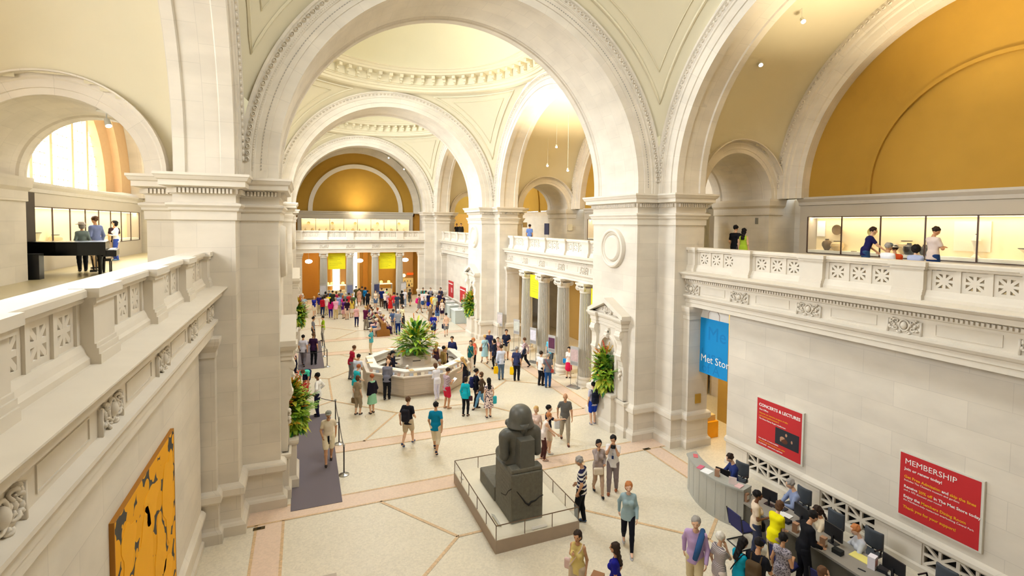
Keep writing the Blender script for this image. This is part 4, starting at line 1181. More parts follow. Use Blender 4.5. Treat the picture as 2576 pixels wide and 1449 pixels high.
def person(x, y, z, rz, sex, pose, h, skin, hair, haircol, top, topc, bot, botc, shoec, label, group=None, vox=.022, extra=()):
    parts, J, HR = person_parts(sex, pose, top, bot, hair, vox)
    t = thing('person', label, 'person', (x, y, z), rz, group)
    s = h / 1.735; t.scale = (s, s, s)
    cm = {'skin': cmat(SKIN[skin], .6, 'skin'), 'top': topc if not isinstance(topc, tuple) else cmat(topc), 'bot': botc if not isinstance(botc, tuple) else cmat(botc) if botc else None, 'shoe': cmat(shoec, .5, 'leather'),
          'hair': cmat(HAIRC.get(haircol, (60, 40, 30)), .6, 'hair'), 'eye': cmat((30, 24, 22), .3, 'eye'), 'lip': cmat((170, 90, 80), .5, 'lip')}
    for nm, key, fn, mk in parts:
        me = part_mesh(key, fn); o = bpy.data.objects.new(nm, me); C.objects.link(o); o.parent = t
        o.material_slots[0].link = 'OBJECT'; o.material_slots[0].material = cm[mk]
    H = J['head']; hu, hf = HR[2], HR[1]
    for e in extra:
        k = e[0]; mb = MB()
        if k == 'sunhat':
            M = Matrix.Translation(Vector(H + hu * .085)) @ Matrix(((1, 0, 0), tuple(HR[1]), tuple(HR[2]))).transposed().to_4x4()
            mb.lathe([(.10, .0), (.185, -.02), (.19, -.012), (.10, .012), (.098, .06), (.08, .085), (.01, .09)], n=24); mb.move(M); o = mb.build('hat', cmat(e[1]), t, smooth=True)
        elif k == 'cap':
            M = Matrix.Translation(Vector(H + hu * .075)) @ Matrix(((1, 0, 0), tuple(HR[1]), tuple(HR[2]))).transposed().to_4x4()
            mb.lathe([(.096, -.03), (.10, .0), (.092, .04), (.06, .065), (.01, .075)], n=20, sy=1.08); mb.obox((0, .13, -.012), (.13, .12, .012)); mb.move(M); o = mb.build('cap', cmat(e[1]), t, smooth=True)
        elif k == 'strap':     # diagonal bag strap across the back and chest
            a = J['T'](-.12 * e[2], -.105, .50); b = J['T'](.15 * e[2], -.12, .06); c = J['T'](-.12 * e[2], .105, .50); d = J['T'](.15 * e[2], .13, .06)
            mb.tube([b, (a + b) / 2 - J['tfw'] * .02, a, J['T'](-.12 * e[2], 0, .565), c, (c + d) / 2 + J['tfw'] * .02, d], .012, 6); o = mb.build('bag_strap', cmat(e[1]), t)
        elif k == 'paper':
            w = (J['wrL'] + J['wrR']) / 2 + J['tfw'] * .09; mb.obox(tuple(w), (.22, .28, .006), 0, .7); o = mb.build('paper', cmat(e[1])); o.parent = t
        elif k == 'sash':
            mb.tube([J['T'](-.13, -.12, .30), J['T'](-.13, -.05, .55), J['T'](-.12, .09, .50), J['T'](-.07, .17, .28), J['T'](-.01, .18, .04)], [.05, .055, .06, .06, .05], 8); o = mb.build('draped_jacket', cmat(e[1]), t, smooth=True)
        elif k == 'waistknot':
            mb.lathe([(.172, .0), (.178, .03), (.172, .06)], tuple(J['O'] + np.array((0, 0, -.01))), 24, 1, .68); mb.box(-.03, .03, .12, .15, J['O'][2] - .22, J['O'][2] + .05); o = mb.build('tied_sweater', cmat(e[1]), t)
        elif k == 'lanyard':
            mb.tube([J['T'](-.05, .06, .53), J['T'](0, .14, .26), J['T'](.05, .06, .53)], .006, 5); mb.obox(tuple(J['T'](0, .155, .22)), (.06, .015, .09)); o = mb.build('lanyard', cmat(e[1]), t)
        elif k == 'number':
            text_mesh('13', .2, cmat((235, 235, 240)), t, tuple(J['T'](0, -.135, .2)), (PI / 2, 0, 0), 'shirt_number', 'CENTER')
    return t, J
def to_world(t, J, k, s=None):
    return t.matrix_basis @ Vector(J[k])
# ================================================================ PROPS
def wbox(mb, *a): return mb.box(*a)
# ---- seated stone figure on its platform
def statue():
    G = mat('dark_granodiorite', (92, 90, 82), .42, noise=.22, scale=9, bump=.15, spec=.5)
    GT = mat('weathered_throne_stone', (104, 100, 88), .6, noise=.28, scale=12, bump=.5)
    t = thing('seated_stone_figure', 'dark stone seated figure with a heavy headdress on a block throne, seen from behind', 'statue', (0, 0, .34))
    yb = 11.75; xc = -.05; S = 1.0
    th = MB()
    th.prism([(-.51, yb), (.40, yb), (.40, yb + 1.18), (-.51, yb + 1.18)], 0, 1.30)
    th.prism([(-.50, yb + .02), (.39, yb + .02), (.39, yb + .34), (-.50, yb + .34)], 1.30, 1.42)
    th.prism([(-.53, yb + 1.18), (.42, yb + 1.18), (.42, yb + 2.45), (-.53, yb + 2.45)], 0, .42)
    o = th.build('throne', GT, t)
    bv = o.modifiers.new('b', 'BEVEL'); bv.width = .035; bv.segments = 2
    ck = MB(); cp = [(.40, .62), (.30, .60), (.18, .52), (.05, .50), (-.02, .44), (-.10, .50), (-.18, .62), (-.30, .78), (-.36, .86)]
    ck.tube([(x, yb - .002, z) for x, z in cp], [.012, .014, .02, .03, .035, .022, .016, .012, .008], 6)
    ck.tube([(-.512, yb + y, z) for y, z in ((.0, .95), (.2, .8), (.35, .62), (.5, .55), (.7, .5))], .012, 5)
    ck.build('crack', mat('crack_shadow_stone', (40, 38, 34), .9), o)
    hy = MB()
    for k in range(5):
        for j in range(7):
            hy.box(-.518, -.508, yb + .15 + k * .12, yb + .15 + k * .12 + .05 + .02 * ((j * 3 + k) % 3), .45 + j * .105, .47 + j * .105)
    hy.box(-.514, -.505, yb + .1, yb + .8, .42, 1.16); hy.build('carved_panel', GT, o)
    pil = MB(); pil.prism([(xc - .20, yb + .04), (xc + .22, yb + .04), (xc + .22, yb + .42), (xc - .20, yb + .42)], 1.25, 2.14)
    po = pil.build('back_pillar', G, t); b2 = po.modifiers.new('b', 'BEVEL'); b2.width = .02; b2.segments = 2
    y = yb + .55
    P = [('cap', (xc, y, 1.40), (xc, y, 1.70), .33, .30, (1, 0, 0), .72), ('cap', (xc, y, 1.75), (xc, y - .02, 2.08), .31, .38, (1, 0, 0), .66), ('cap', (xc - .38, y - .02, 2.16), (xc + .38, y - .02, 2.16), .17, .17),
         ('cap', (xc, y, 2.15), (xc, y, 2.45), .17, .17)]
    for s in (-1, 1):
        P += [('cap', (xc + s * .46, y - .02, 2.12), (xc + s * .48, y - .06, 1.62), .15, .125), ('cap', (xc + s * .48, y - .06, 1.60), (xc + s * .26, y + .50, 1.48), .115, .08), ('ell', (xc + s * .24, y + .62, 1.46), (.09, .15, .05)),
              ('cap', (xc + s * .19, y + .1, 1.36), (xc + s * .20, y + .80, 1.34), .20, .17), ('cap', (xc + s * .20, y + .84, 1.30), (xc + s * .20, y + .82, .55), .16, .12), ('cap', (xc + s * .20, y + .82, .48), (xc + s * .20, y + 1.12, .46), .10, .08)]
    V, F = blob(P, .028, .06); me = np_mesh('figure', V, F); me.materials.append(G); bo = bpy.data.objects.new('figure', me); C.objects.link(bo); bo.parent = t
    # headdress: broad lobed cloth flaring to the shoulders
    Pn = [('ell', (xc + .02, y + .02, 2.62), (.30, .32, .29)), ('cap', (xc + .02, y, 2.66), (xc + .02, y, 2.34), .28, .385, (1, 0, 0), .84), ('ell', (xc + .02, y + .26, 2.52), (.15, .13, .2)), ('cap', (xc - .26, y + .2, 2.4), (xc - .26, y + .24, 2.08), .09, .07), ('cap', (xc + .28, y + .2, 2.4), (xc + .28, y + .24, 2.08), .09, .07)]
    V, F = blob(Pn, .025, .06, [('box', (xc, y, 1.80), (1.2, 1.2, .53), .02)]); tl = MB().tube([(xc + .02, y - .17, 2.46), (xc + .02, y - .19, 2.28), (xc + .02, y - .19, 2.10)], [.17, .11, .05], 14); me = np_mesh('headdress', V, F, tl); me.materials.append(G); ho = bpy.data.objects.new('headdress', me); C.objects.link(ho); ho.parent = t
    # platform
    p = thing('statue_platform', 'low taupe platform with a metal rail carrying the seated stone figure', 'platform', (0, 0, 0))
    x0, x1, y0, y1 = -1.11, 1.24, 11.28, 15.0
    pb = MB().box(x0, x1, y0, y1, .0, .335); pb.build('plinth_box', mat('taupe_platform_panel', (172, 154, 136), .6), p)
    MB().box(x0 + .01, x1 - .01, y0 + .01, y1 - .01, .335, .342).build('plinth_top', mat('cream_platform_top', (232, 222, 200), .6), p)
    RM = mat('bronze_rail_metal', (120, 100, 84), .35, .8)
    pts = [(x0 + .02, y0 + .02), (x1 - .02, y0 + .02), (x1 - .02, y1 - .02), (x0 + .02, y1 - .02)]
    rl = MB()
    for a, b in zip(pts, pts[1:] + pts[:1]): rl.tube([(a[0], a[1], .70), (b[0], b[1], .70)], .013, 6)
    rl.build('rail', RM, p)
    posts = [(x0 + .02 + (x1 - x0 - .04) * k / 3, yy) for k in range(4) for yy in (y0 + .02, y1 - .02)] + [(xx, y0 + (y1 - y0) * k / 5) for k in range(1, 5) for xx in (x0 + .02, x1 - .02)]
    for (px, py) in posts: MB().tube([(px, py, .33), (px, py, .70)], .011, 6).build('post', RM, p)
    gm = mat('clear_rail_glass', (235, 240, 238), .05, alpha=.12)
    gl = [MB().box(x0 + .03, x1 - .03, y0 + .015, y0 + .022, .345, .69), MB().box(x0 + .03, x1 - .03, y1 - .022, y1 - .015, .345, .69), MB().box(x0 + .015, x0 + .022, y0 + .03, y1 - .03, .345, .69), MB().box(x1 - .022, x1 - .015, y0 + .03, y1 - .03, .345, .69)]
    for g in gl: g.build('glass_panel', gm, p)
    W = mat('white_label_card', (236, 230, 222), .6)
    for x, yy, rz, w, lab in ((-.80, 12.05, PI / 2, .55, 'tilted clear label card inside the rail left of the throne'), (-1.0, 14.55, PI / 2, .28, 'small white label card at the far left corner of the statue platform'), (.12, 11.36, 0, .42, 'narrow white label strip behind the front rail of the statue platform')):
        c = MB(); c.obox((0, 0, .035), (w, .10 if w > .5 else .07, .006), 0, .5); c.box(-w / 2 + .02, w / 2 - .02, -.01, .01, 0, .03)
        co = c.build('label_card', W if w < .5 else mat('pale_label_glass', (220, 214, 200), .2)); co.location = (x, yy, .344); co.rotation_euler = (0, 0, rz); tag(co, lab, 'label')
statue()
# ---- grey mats and rope stanchions
MATM = mat('grey_floor_mat', (120, 112, 118), .95, noise=.10, scale=60, spec=.05)
for (a, b, c, d, lab) in ((-5.80, -4.42, 15.1, 22.5, 'long grey mat beside the near left pier'), (-5.74, -4.38, 29.7, 36.7, 'grey mat farther down the left side where two men stand')):
    o = MB().box(a, b, c, d, .008, .016).build('floor_mat', MATM); tag(o, lab, 'mat')
def stanchion(x, y, lab):
    t = thing('rope_stanchion', lab, 'stanchion', (x, y, 0))
    MB().lathe([(.16, 0), (.16, .02), (.13, .035), (.05, .05), (.03, .07)], n=20).build('base', STEEL, t, smooth='auto')
    MB().tube([(0, 0, .05), (0, 0, .95)], .022, 8).build('post', mat('dark_post_metal', (78, 74, 76), .3, .8), t)
    MB().lathe([(.03, .93), (.036, .95), (.036, .99), (.02, 1.01)], n=12).build('cap', STEEL, t, smooth='auto')
for x, y, lab in ((-4.26, 16.75, 'chrome based stanchion nearest the camera at the corner of the near mat'), (-4.26, 19.2, 'stanchion beside the man in the white T-shirt on the near mat'), (-4.27, 21.2, 'stanchion at the far end of the near mat'),
                  (-5.62, 23.4, 'stanchion half hidden behind the flowers of the left niche'), (-4.23, 29.9, 'stanchion at the near corner of the farther mat'), (-4.3, 32.3, 'stanchion midway along the farther mat'), (-4.32, 34.8, 'stanchion at the far end of the farther mat'),
                  (-5.9, 30.2, 'stanchion on the wall side of the farther mat')): stanchion(x, y, lab)
ROPE = mat('grey_rope', (70, 66, 66), .8)
def rope(a, b, lab, sag=.12):
    P = [(a[0] + (b[0] - a[0]) * k / 12, a[1] + (b[1] - a[1]) * k / 12, .93 - sag * 4 * (k / 12) * (1 - k / 12)) for k in range(13)]
    o = MB().tube(P, .014, 6).build('barrier_rope', ROPE); tag(o, lab, 'rope')
rope((-4.26, 16.75), (-4.26, 19.2), 'barrier rope beside the near mat, the length closest to the camera'); rope((-4.26, 19.2), (-4.27, 21.2), 'barrier rope beside the far half of the near mat')
rope((-4.27, 21.2), (-5.62, 23.4), 'barrier rope running behind the man in the white shirt and dark trousers', .1); rope((-5.9, 30.2), (-4.23, 29.9), 'barrier rope across the near end of the farther mat', .1)
rope((-4.23, 29.9), (-4.3, 32.3), 'barrier rope beside the near half of the farther mat'); rope((-4.3, 32.3), (-4.32, 34.8), 'barrier rope beside the far half of the farther mat')
# ---- octagonal information desk
IDC = (-.1, 25.72)
def octa(r, c=IDC): return [(c[0] + r * math.cos(PI / 8 + PI / 4 * k), c[1] + r * math.sin(PI / 8 + PI / 4 * k)) for k in range(8)]
def ring_wall(mb, ro, ri, z0, z1):
    O, I = octa(ro), octa(ri); n = 8
    v = [(x, y, z0) for x, y in O] + [(x, y, z1) for x, y in O] + [(x, y, z0) for x, y in I] + [(x, y, z1) for x, y in I]
    f = []
    for k in range(8):
        j = (k + 1) % 8; f += [(k, j, j + 8, k + 8), (k + 16, k + 24, j + 24, j + 16), (k + 8, j + 8, j + 24, k + 24), (k, k + 16, j + 16, j)]
    return mb.add(v, f)
t = thing('information_desk', 'octagonal pale stone information desk in the middle of the hall', 'desk')
m = MB(); ring_wall(m, 2.66, 2.54, 0.0, .12); ring_wall(m, 2.74, 2.6, .12, .94); m.build('counter_wall', stone('desk_stone_courses', (206, 190, 172), 'wall', 2.2, .19, .08, .78), t)
m = MB(); ring_wall(m, 2.80, 2.52, .94, 1.0); m.build('outer_ledge', MARBLE, t)
m = MB(); ring_wall(m, 2.54, 2.40, .80, 1.16); ring_wall(m, 2.58, 2.18, 1.16, 1.21); m.build('counter_top', mat('white_counter_top', (246, 240, 232), .4), t)
m = MB(); ring_wall(m, 2.40, 1.98, .70, .74); m.build('inner_shelf', mat('white_counter_top', (236, 226, 212), .4), t)
m = MB(); ring_wall(m, 2.6, 2.595, 1.0, 1.16)
m.build('brochure_rack_back', MARBLE, t)
bc = [(206, 214, 232), (206, 170, 150), (240, 236, 228), (180, 186, 196), (226, 206, 170), (150, 140, 130), (236, 226, 206)]
bi = 0
for k, side in enumerate((4, 5, 6, 7)):   # the sides that face the camera
    O = octa(2.66); a = Vector(O[side]); b = Vector(O[(side + 1) % 8]); d = (b - a).normalized(); L = (b - a).length
    for q in range(11):
        if (q * 7 + side) % 5 == 0: continue
        p = a + d * (.14 + q * (L - .28) / 10); bi += 1
        o = MB().obox((0, 0, .055), (.17, .03, .13), 0, -.35).build('leaflet_stack', mat('leaflet_%d' % (bi % 7), bc[bi % 7], .7)); o.location = (p.x, p.y, 1.0); o.rotation_euler = (0, 0, math.atan2(d.y, d.x))
        tag(o, 'small stack of leaflets standing on the ledge of the octagonal information desk', 'leaflets', 'leaflet stacks round the information desk')
for k in range(16):
    a = 2 * PI * k / 16 + .1; r = 2.2
    o = MB().obox((0, 0, .004), (.30, .21, .008), 0).build('paper_sheet', mat(('white_sheet', 'cream_sheet', 'buff_sheet')[k % 3], ((240, 236, 230), (236, 218, 180), (214, 186, 130))[k % 3], .7))
    o.location = (IDC[0] + 2.36 * math.cos(a) * .99, IDC[1] + 2.36 * math.sin(a) * .99, 1.212); o.rotation_euler = (0, 0, a + .4 * math.sin(k * 3)); tag(o, 'sheet of paper lying on the white counter top of the information desk', 'paper', 'papers on the information desk')
# planter block in the middle
t = thing('flower_plinth', 'stepped stone block in the centre of the information desk under the big flowers', 'plinth', (IDC[0], IDC[1], 0))
def okt(r): return [(r * math.cos(PI / 8 + PI / 4 * k), r * math.sin(PI / 8 + PI / 4 * k)) for k in range(8)]
m = MB().prism(okt(1.12), 0, .9); m.sweep([(0, .82), (.06, .86), (.06, .94), (0, .96)], okt(1.12), True); m.prism(okt(1.12), .9, .95); m.build('lower_block', MARBLE, t)
m = MB().prism(okt(.78), .95, 1.38); m.box(-.62, .62, -.62, .62, 1.38, 1.44); m.build('upper_block', MARBLE, t)
MB().box(-.3, .1, -.735, -.72, 1.2, 1.24).build('slot', mat('dark_slot', (70, 62, 56), .8), t)
# ---- flowers
LEAF = [mat('palm_green', (126, 172, 54), .5, noise=.2), mat('bright_leaf_green', (150, 184, 50), .5, noise=.2), mat('deep_leaf_green', (44, 110, 40), .5, noise=.2), mat('yellow_green_leaf', (196, 196, 60), .5, noise=.2)]
FLW = [mat('orange_bract', (226, 130, 34), .5), mat('yellow_bract', (228, 184, 56), .5), mat('coral_bloom', (226, 110, 80), .5)]
def leaf_strip(mb, P, W, up=Vector((0, 0, 1))):
    P = [Vector(p) for p in P]; v = []; n = len(P)
    for i, p in enumerate(P):
        d = (P[min(i + 1, n - 1)] - P[max(i - 1, 0)]).normalized(); s = d.cross(up)
        if s.length < 1e-3: s = Vector((1, 0, 0))
        s.normalize(); q = s.cross(d); w = W[i]
        v += [p + s * w + q * w * .25, p, p - s * w + q * w * .25]
    f = []
    for i in range(n - 1):
        for k in range(2): f.append((i * 3 + k, i * 3 + k + 1, i * 3 + k + 4, i * 3 + k + 3))
    mb.add(v, f)
def frond(mb, o, d, L, droop, rnd, nl=16, ll=.26):
    d = Vector(d).normalized(); P = []
    for k in range(9):
        s = k / 8; P.append(Vector(o) + d * L * s + Vector((0, 0, -droop * s * s)))
    mb.tube(P, [.008 * (1 - .7 * k / 8) for k in range(9)], 4, False)
    for k in range(2, nl):
        s = k / nl; i = min(7, int(s * 8)); u = s * 8 - i; p = P[i].lerp(P[i + 1], u); t_ = (P[i + 1] - P[i]).normalized(); sd = t_.cross(Vector((0, 0, 1)))
        if sd.length < .01: sd = Vector((1, 0, 0))
        sd.normalize(); l = ll * math.sin(PI * (.25 + .7 * s)) 
        for sg in (-1, 1):
            e = (sd * sg * .8 + t_ * .65 + Vector((0, 0, -.12))).normalized()
            leaf_strip(mb, [p, p + e * l * .5, p + e * l + Vector((0, 0, -l * .15))], [.006, .016, .002])
def arrangement(x, y, z, R, Hh, label, seed, half=None, cascade=0., low=-.5):
    rnd = random.Random(seed); t = thing('flower_arrangement', label, 'flowers', (x, y, z))
    def dirn(el0, el1):
        while True:
            a = rnd.uniform(0, 2 * PI); el = rnd.uniform(el0, el1)
            d = Vector((math.cos(a) * math.cos(el), math.sin(a) * math.cos(el), math.sin(el)))
            if half is None or d.dot(half) > -.15: return d
    for m_i, (n, e0, e1, lf) in enumerate(((34, .2, 1.45, 1.0), (38, -.1, 1.3, .92))):
        mb = MB()
        for k in range(n):
            d = dirn(e0, e1); L = lf * (R * math.cos(math.asin(d.z)) + Hh * max(0, d.z)) * rnd.uniform(.7, 1.05); frond(mb, (0, 0, .05), d, L, L * rnd.uniform(.1, .35), rnd, 15, .20 + .06 * R)
        mb.build('palm_frond', LEAF[m_i], t)
    for m_i, n in ((2, 70), (1, 120), (3, 70)):
        mb = MB()
        for k in range(n):
            d = dirn(low - cascade, 1.3); r = rnd.uniform(.35, .8); b = Vector((d.x * R * r, d.y * R * r, d.z * (Hh if d.z > 0 else R + cascade) * r + .08)); L = rnd.uniform(.28, .46) * (.7 + .45 * R); e = (d + Vector((0, 0, -.35 + rnd.uniform(-.3, .5)))).normalized(); w = rnd.uniform(.06, .11)
            leaf_strip(mb, [b, b + e * L * .33, b + e * L * .7 + Vector((0, 0, -.02)), b + e * L + Vector((0, 0, -.08))], [.01, w, w * .8, .004])
        mb.build('foliage', LEAF[m_i], t)
    for fm, n in ((0, 9), (1, 9), (2, 6)):
        for k in range(n):
            mb = MB(); d = dirn(-.1, 1.3); r = rnd.uniform(.72, .98); b = Vector((d.x * R * r, d.y * R * r, d.z * Hh * r + .06))
            for q in range(6):
                s = (1 if q % 2 else -1); e = (d * .6 + d.cross(Vector((.3, .2, 1))).normalized() * s * .8).normalized(); p = b + d * (.045 * q)
                leaf_strip(mb, [p, p + e * .05, p + e * .12], [.016, .022, .003])
            mb.tube([b - d * .1, b + d * .28], .014, 5); mb.build('bloom', FLW[fm], t)
    return t
def urn(x, y, z, label, h=.55, wide=.26):
    t = thing('stone_urn', label, 'urn', (x, y, z))
    MB().box(-.15, .15, -.15, .15, 0, .05).build('foot_slab', CARVE, t)
    MB().lathe([(.15, .05), (.14, .08), (.07, .13), (.055, .2), (.08, .24), (.16, .28), (wide, .38), (wide + .02, h - .06), (wide + .05, h - .02), (wide + .05, h), (.18, h), (.15, h - .1)], n=28).build('bowl', CARVE, t, smooth='auto')
arrangement(IDC[0], IDC[1], 1.58, 1.12, 1.75, 'huge palm and orange flower arrangement rising over the octagonal information desk', 3, low=.0)
MB_u = urn(IDC[0], IDC[1], 1.44, 'low stone bowl under the big flowers of the information desk', .35, .34)
for k, (x, y, hv, lab, ul) in enumerate(((A_ - .24, NY[0], Vector((-1, 0, 0)), 'palm and orange flower arrangement in the niche of the near right pier', 'stone urn in the niche of the near right pier'), (A_ - .24, NY[1], Vector((-1, 0, 0)), 'palm and orange flower arrangement in the niche of the middle right pier', 'stone urn in the niche of the middle right pier'),
                                         (-A_ + .24, NY[0], Vector((1, 0, 0)), 'palm and orange flower arrangement spilling out beside the near left pier', 'stone urn at the edge of the near left pier'), (-A_ + .24, NY[1], Vector((1, 0, 0)), 'leafy flower arrangement beside the middle left pier above the mats', 'stone urn at the edge of the middle left pier'))):
    urn(x, y, 1.49, ul, .5, .15); arrangement(x, y, 2.0, .44, 1.35, lab, 11 + k, hv, .40)
# ---- curved counter and long membership desk
def poly_counter(name, front, back, z0, z1, top_t, m, mt, label):
    t = thing(name, label, 'desk'); n = len(front)
    P = front + back[::-1]
    b = MB(); b.v = []
    b.prism([(x + (0), y) for x, y in P], z0, z1 - top_t); b.build('counter_body', m, t)
    def grow(L, d):
        out = []
        for i, p in enumerate(L):
            a = Vector(L[max(0, i - 1)]); c = Vector(L[min(len(L) - 1, i + 1)]); q = (c - a).normalized(); out.append((p[0] + q.y * d, p[1] - q.x * d))
        return out
    MB().prism(grow(front, .05) + grow(back, -.03)[::-1], z1 - top_t, z1).build('counter_top', mt, t)
    for k in range(1, n - 1, 2):
        p = front[k]; MB().obox((p[0], p[1], (z0 + z1) / 2), (.006, .012, z1 - .15)).build('panel_joint', mat('counter_joint', (148, 146, 138), .6), t)
    return t
def bez(P, n):
    out = []
    for k in range(n + 1):
        s = k / n; Q = [Vector(p) for p in P]
        while len(Q) > 1: Q = [Q[i].lerp(Q[i + 1], s) for i in range(len(Q) - 1)]
        out.append((Q[0].x, Q[0].y))
    return out
fr = bez([(5.52, 12.05), (5.02, 11.2), (4.95, 10.4), (5.40, 9.80)], 14)
bk = [(x + .38 - .05 * abs(i - 7) / 7, y + .06) for i, (x, y) in enumerate(fr)]
poly_counter('curved_counter', fr, bk, 0, 1.10, .05, mat('grey_speckled_counter', (176, 174, 164), .5, noise=.05, scale=30), mat('counter_top_grey', (168, 168, 160), .4), 'curved grey counter in front of the seated man in navy')
t = thing('membership_desk', 'long straight grey desk with computer screens under the red signs', 'desk')
y0, y1 = 3.6, 9.95
MB().box(5.40, 6.27, y0, y1, .71, .76).build('desk_top', mat('grey_desk_top', (150, 144, 134), .45, noise=.03), t)
MB().box(5.46, 5.50, y0 + .05, y1 - .02, 0, .71).build('front_panel', mat('dark_grey_panel', (92, 88, 78), .5), t)
for yy in (y0 + .1, 5.9, 8.0, y1 - .06): MB().box(5.5, 6.2, yy - .02, yy + .02, 0, .71).build('support_panel', mat('dark_grey_panel', (92, 88, 78), .5), t)
# low return screen near the counter
o = MB().box(5.44, 5.9, 9.97, 10.0, 0, .80).build('end_screen', GREYM); tag(o, 'short upright grey end panel between the curved counter and the long desk', 'panel')
SCR = mat('black_screen', (10, 11, 16), .2); PLB = mat('black_plastic', (22, 22, 26), .4)
def monitor(x, y, rz, lab, w=.46, h=.30, z=.76):
    t = thing('computer_monitor', lab, 'monitor', (x, y, z), rz)
    MB().box(-.11, .11, -.08, .08, 0, .015).build('foot', PLB, t); MB().box(-.025, .025, .01, .04, .015, .2).build('neck', PLB, t)
    MB().box(-w / 2, w / 2, -.02, .015, .12, .12 + h).build('casing', PLB, t); MB().box(-w / 2 + .015, w / 2 - .015, -.023, -.019, .135, .105 + h).build('screen', SCR, t)
monitor(5.95, 7.72, PI / 2 - .1, 'black monitor in front of the red-haired woman at the long desk'); monitor(5.98, 8.55, PI / 2 - .15, 'black monitor in front of the dark-haired woman with a ponytail')
monitor(6.0, 6.45, PI / 2 - .1, 'black monitor at the near end of the long desk by the empty chair'); monitor(5.93, 9.45, PI / 2 + .2, 'black monitor beside the seated man in a pale blue shirt', .4, .28)
monitor(5.72, 10.85, PI / 2 + .35, 'low black monitor behind the curved counter', .42, .2, .80)
def small(name, lab, cat, x, y, z, size, rgb, rz=0., group=None, rx=0., top=None):
    mb = MB(); mb.obox((0, 0, size[2] / 2), size, 0, rx); o = mb.build(name, mat('%s_m%02x%02x%02x' % ((name,) + rgb), rgb, .6)); o.location = (x, y, z); o.rotation_euler = (0, 0, rz); tag(o, lab, cat, group)
    if top: MB().obox((0, -size[1] / 2 - .002, size[2] * .55), (size[0] * .8, .003, size[2] * .5)).build('printed_panel', mat('print_%02x%02x%02x' % top, top, .6), o)
    return o
small('leaflet_holder', 'tan box of leaflets on the left end of the curved counter', 'box', 5.28, 10.62, 1.10, (.10, .12, .20), (170, 128, 100), .5, top=(236, 228, 214))
small('leaflet_holder', 'tan box of leaflets at the corner of the long desk by the standing woman', 'box', 5.5, 9.82, .76, (.12, .12, .22), (176, 134, 104), .2, top=(236, 228, 214))
small('leaflet_holder', 'tan box of leaflets on the long desk beside the man in black', 'box', 5.52, 8.35, .76, (.12, .12, .22), (176, 134, 104), .2, top=(236, 228, 214))
small('leaflet_holder', 'tan box of leaflets on the long desk beside the black monitor of the red-haired woman', 'box', 5.62, 7.72, .76, (.12, .12, .22), (176, 134, 104), .2, top=(236, 228, 214))
small('sign_card', 'white card standing near the end of the curved counter', 'card', 5.33, 10.12, 1.10, (.20, .02, .20), (232, 214, 210), -.9)
small('paper_sheet', 'white sheet lying on the curved counter in front of the man in navy', 'paper', 5.22, 10.95, 1.10, (.30, .26, .006), (246, 246, 246), .3)
small('leaflet_pile', 'red and white leaflets at the far tip of the curved counter', 'leaflets', 5.60, 11.82, 1.10, (.24, .13, .012), (216, 110, 116), .9, top=None)
small('leaflet_pile', 'red and blue leaflets on the curved counter below its tip', 'leaflets', 5.22, 11.2, 1.10, (.26, .14, .012), (214, 104, 130), .4)
small('leaflet_pile', 'pink and white leaflets at the near end of the curved counter', 'leaflets', 5.42, 9.98, 1.10, (.24, .16, .02), (230, 190, 190), .3)
small('yellow_folder', 'large yellow folder lying on the long desk beside the red-haired woman', 'folder', 6.02, 7.12, .76, (.26, .40, .012), (238, 226, 130), .1)
small('leaflet_box', 'white leaflet box standing on the long desk near the yellow folder', 'box', 5.92, 6.82, .76, (.18, .14, .26), (236, 230, 238), .25, top=(216, 160, 160))
small('telephone', 'black desk telephone beside the white leaflet box', 'telephone', 6.02, 6.66, .76, (.2, .18, .07), (34, 34, 40), .3)
small('telephone', 'black desk telephone between the monitors of the two seated women', 'telephone', 5.68, 7.42, .76, (.14, .20, .10), (30, 32, 30), .1)
small('telephone', 'black desk telephone in front of the woman in yellow', 'telephone', 5.66, 8.72, .76, (.16, .2, .07), (24, 26, 30), .1)
small('paper_tray', 'clear tray of coloured leaflets near the end of the long desk', 'tray', 6.12, 6.55, .76, (.28, .22, .05), (206, 206, 196), .1)
small('keyboard', 'black keyboard under the monitor at the near end of the desk', 'keyboard', 5.98, 6.2, .76, (.16, .42, .02), (30, 30, 34), .1)
small('paper_sheet', 'yellow note slip at the near end of the long desk', 'paper', 6.1, 5.95, .76, (.12, .3, .006), (232, 226, 100), .2)
small('pen', 'dark pen lying on the long desk in front of the white box', 'pen', 5.62, 6.85, .76, (.03, .14, .012), (24, 24, 34), .3)
small('document_pile', 'white papers between the woman in yellow and the seated staff', 'paper', 5.85, 8.95, .76, (.30, .34, .02), (238, 236, 232), .2)
small('document_pile', 'white papers on the long desk in front of the ponytailed woman', 'paper', 5.78, 8.3, .76, (.24, .3, .015), (240, 236, 230), -.1)
small('document_pile', 'dark telephone and papers in front of the man in the pale blue shirt', 'paper', 6.05, 9.2, .76, (.24, .26, .03), (46, 46, 56), .1)
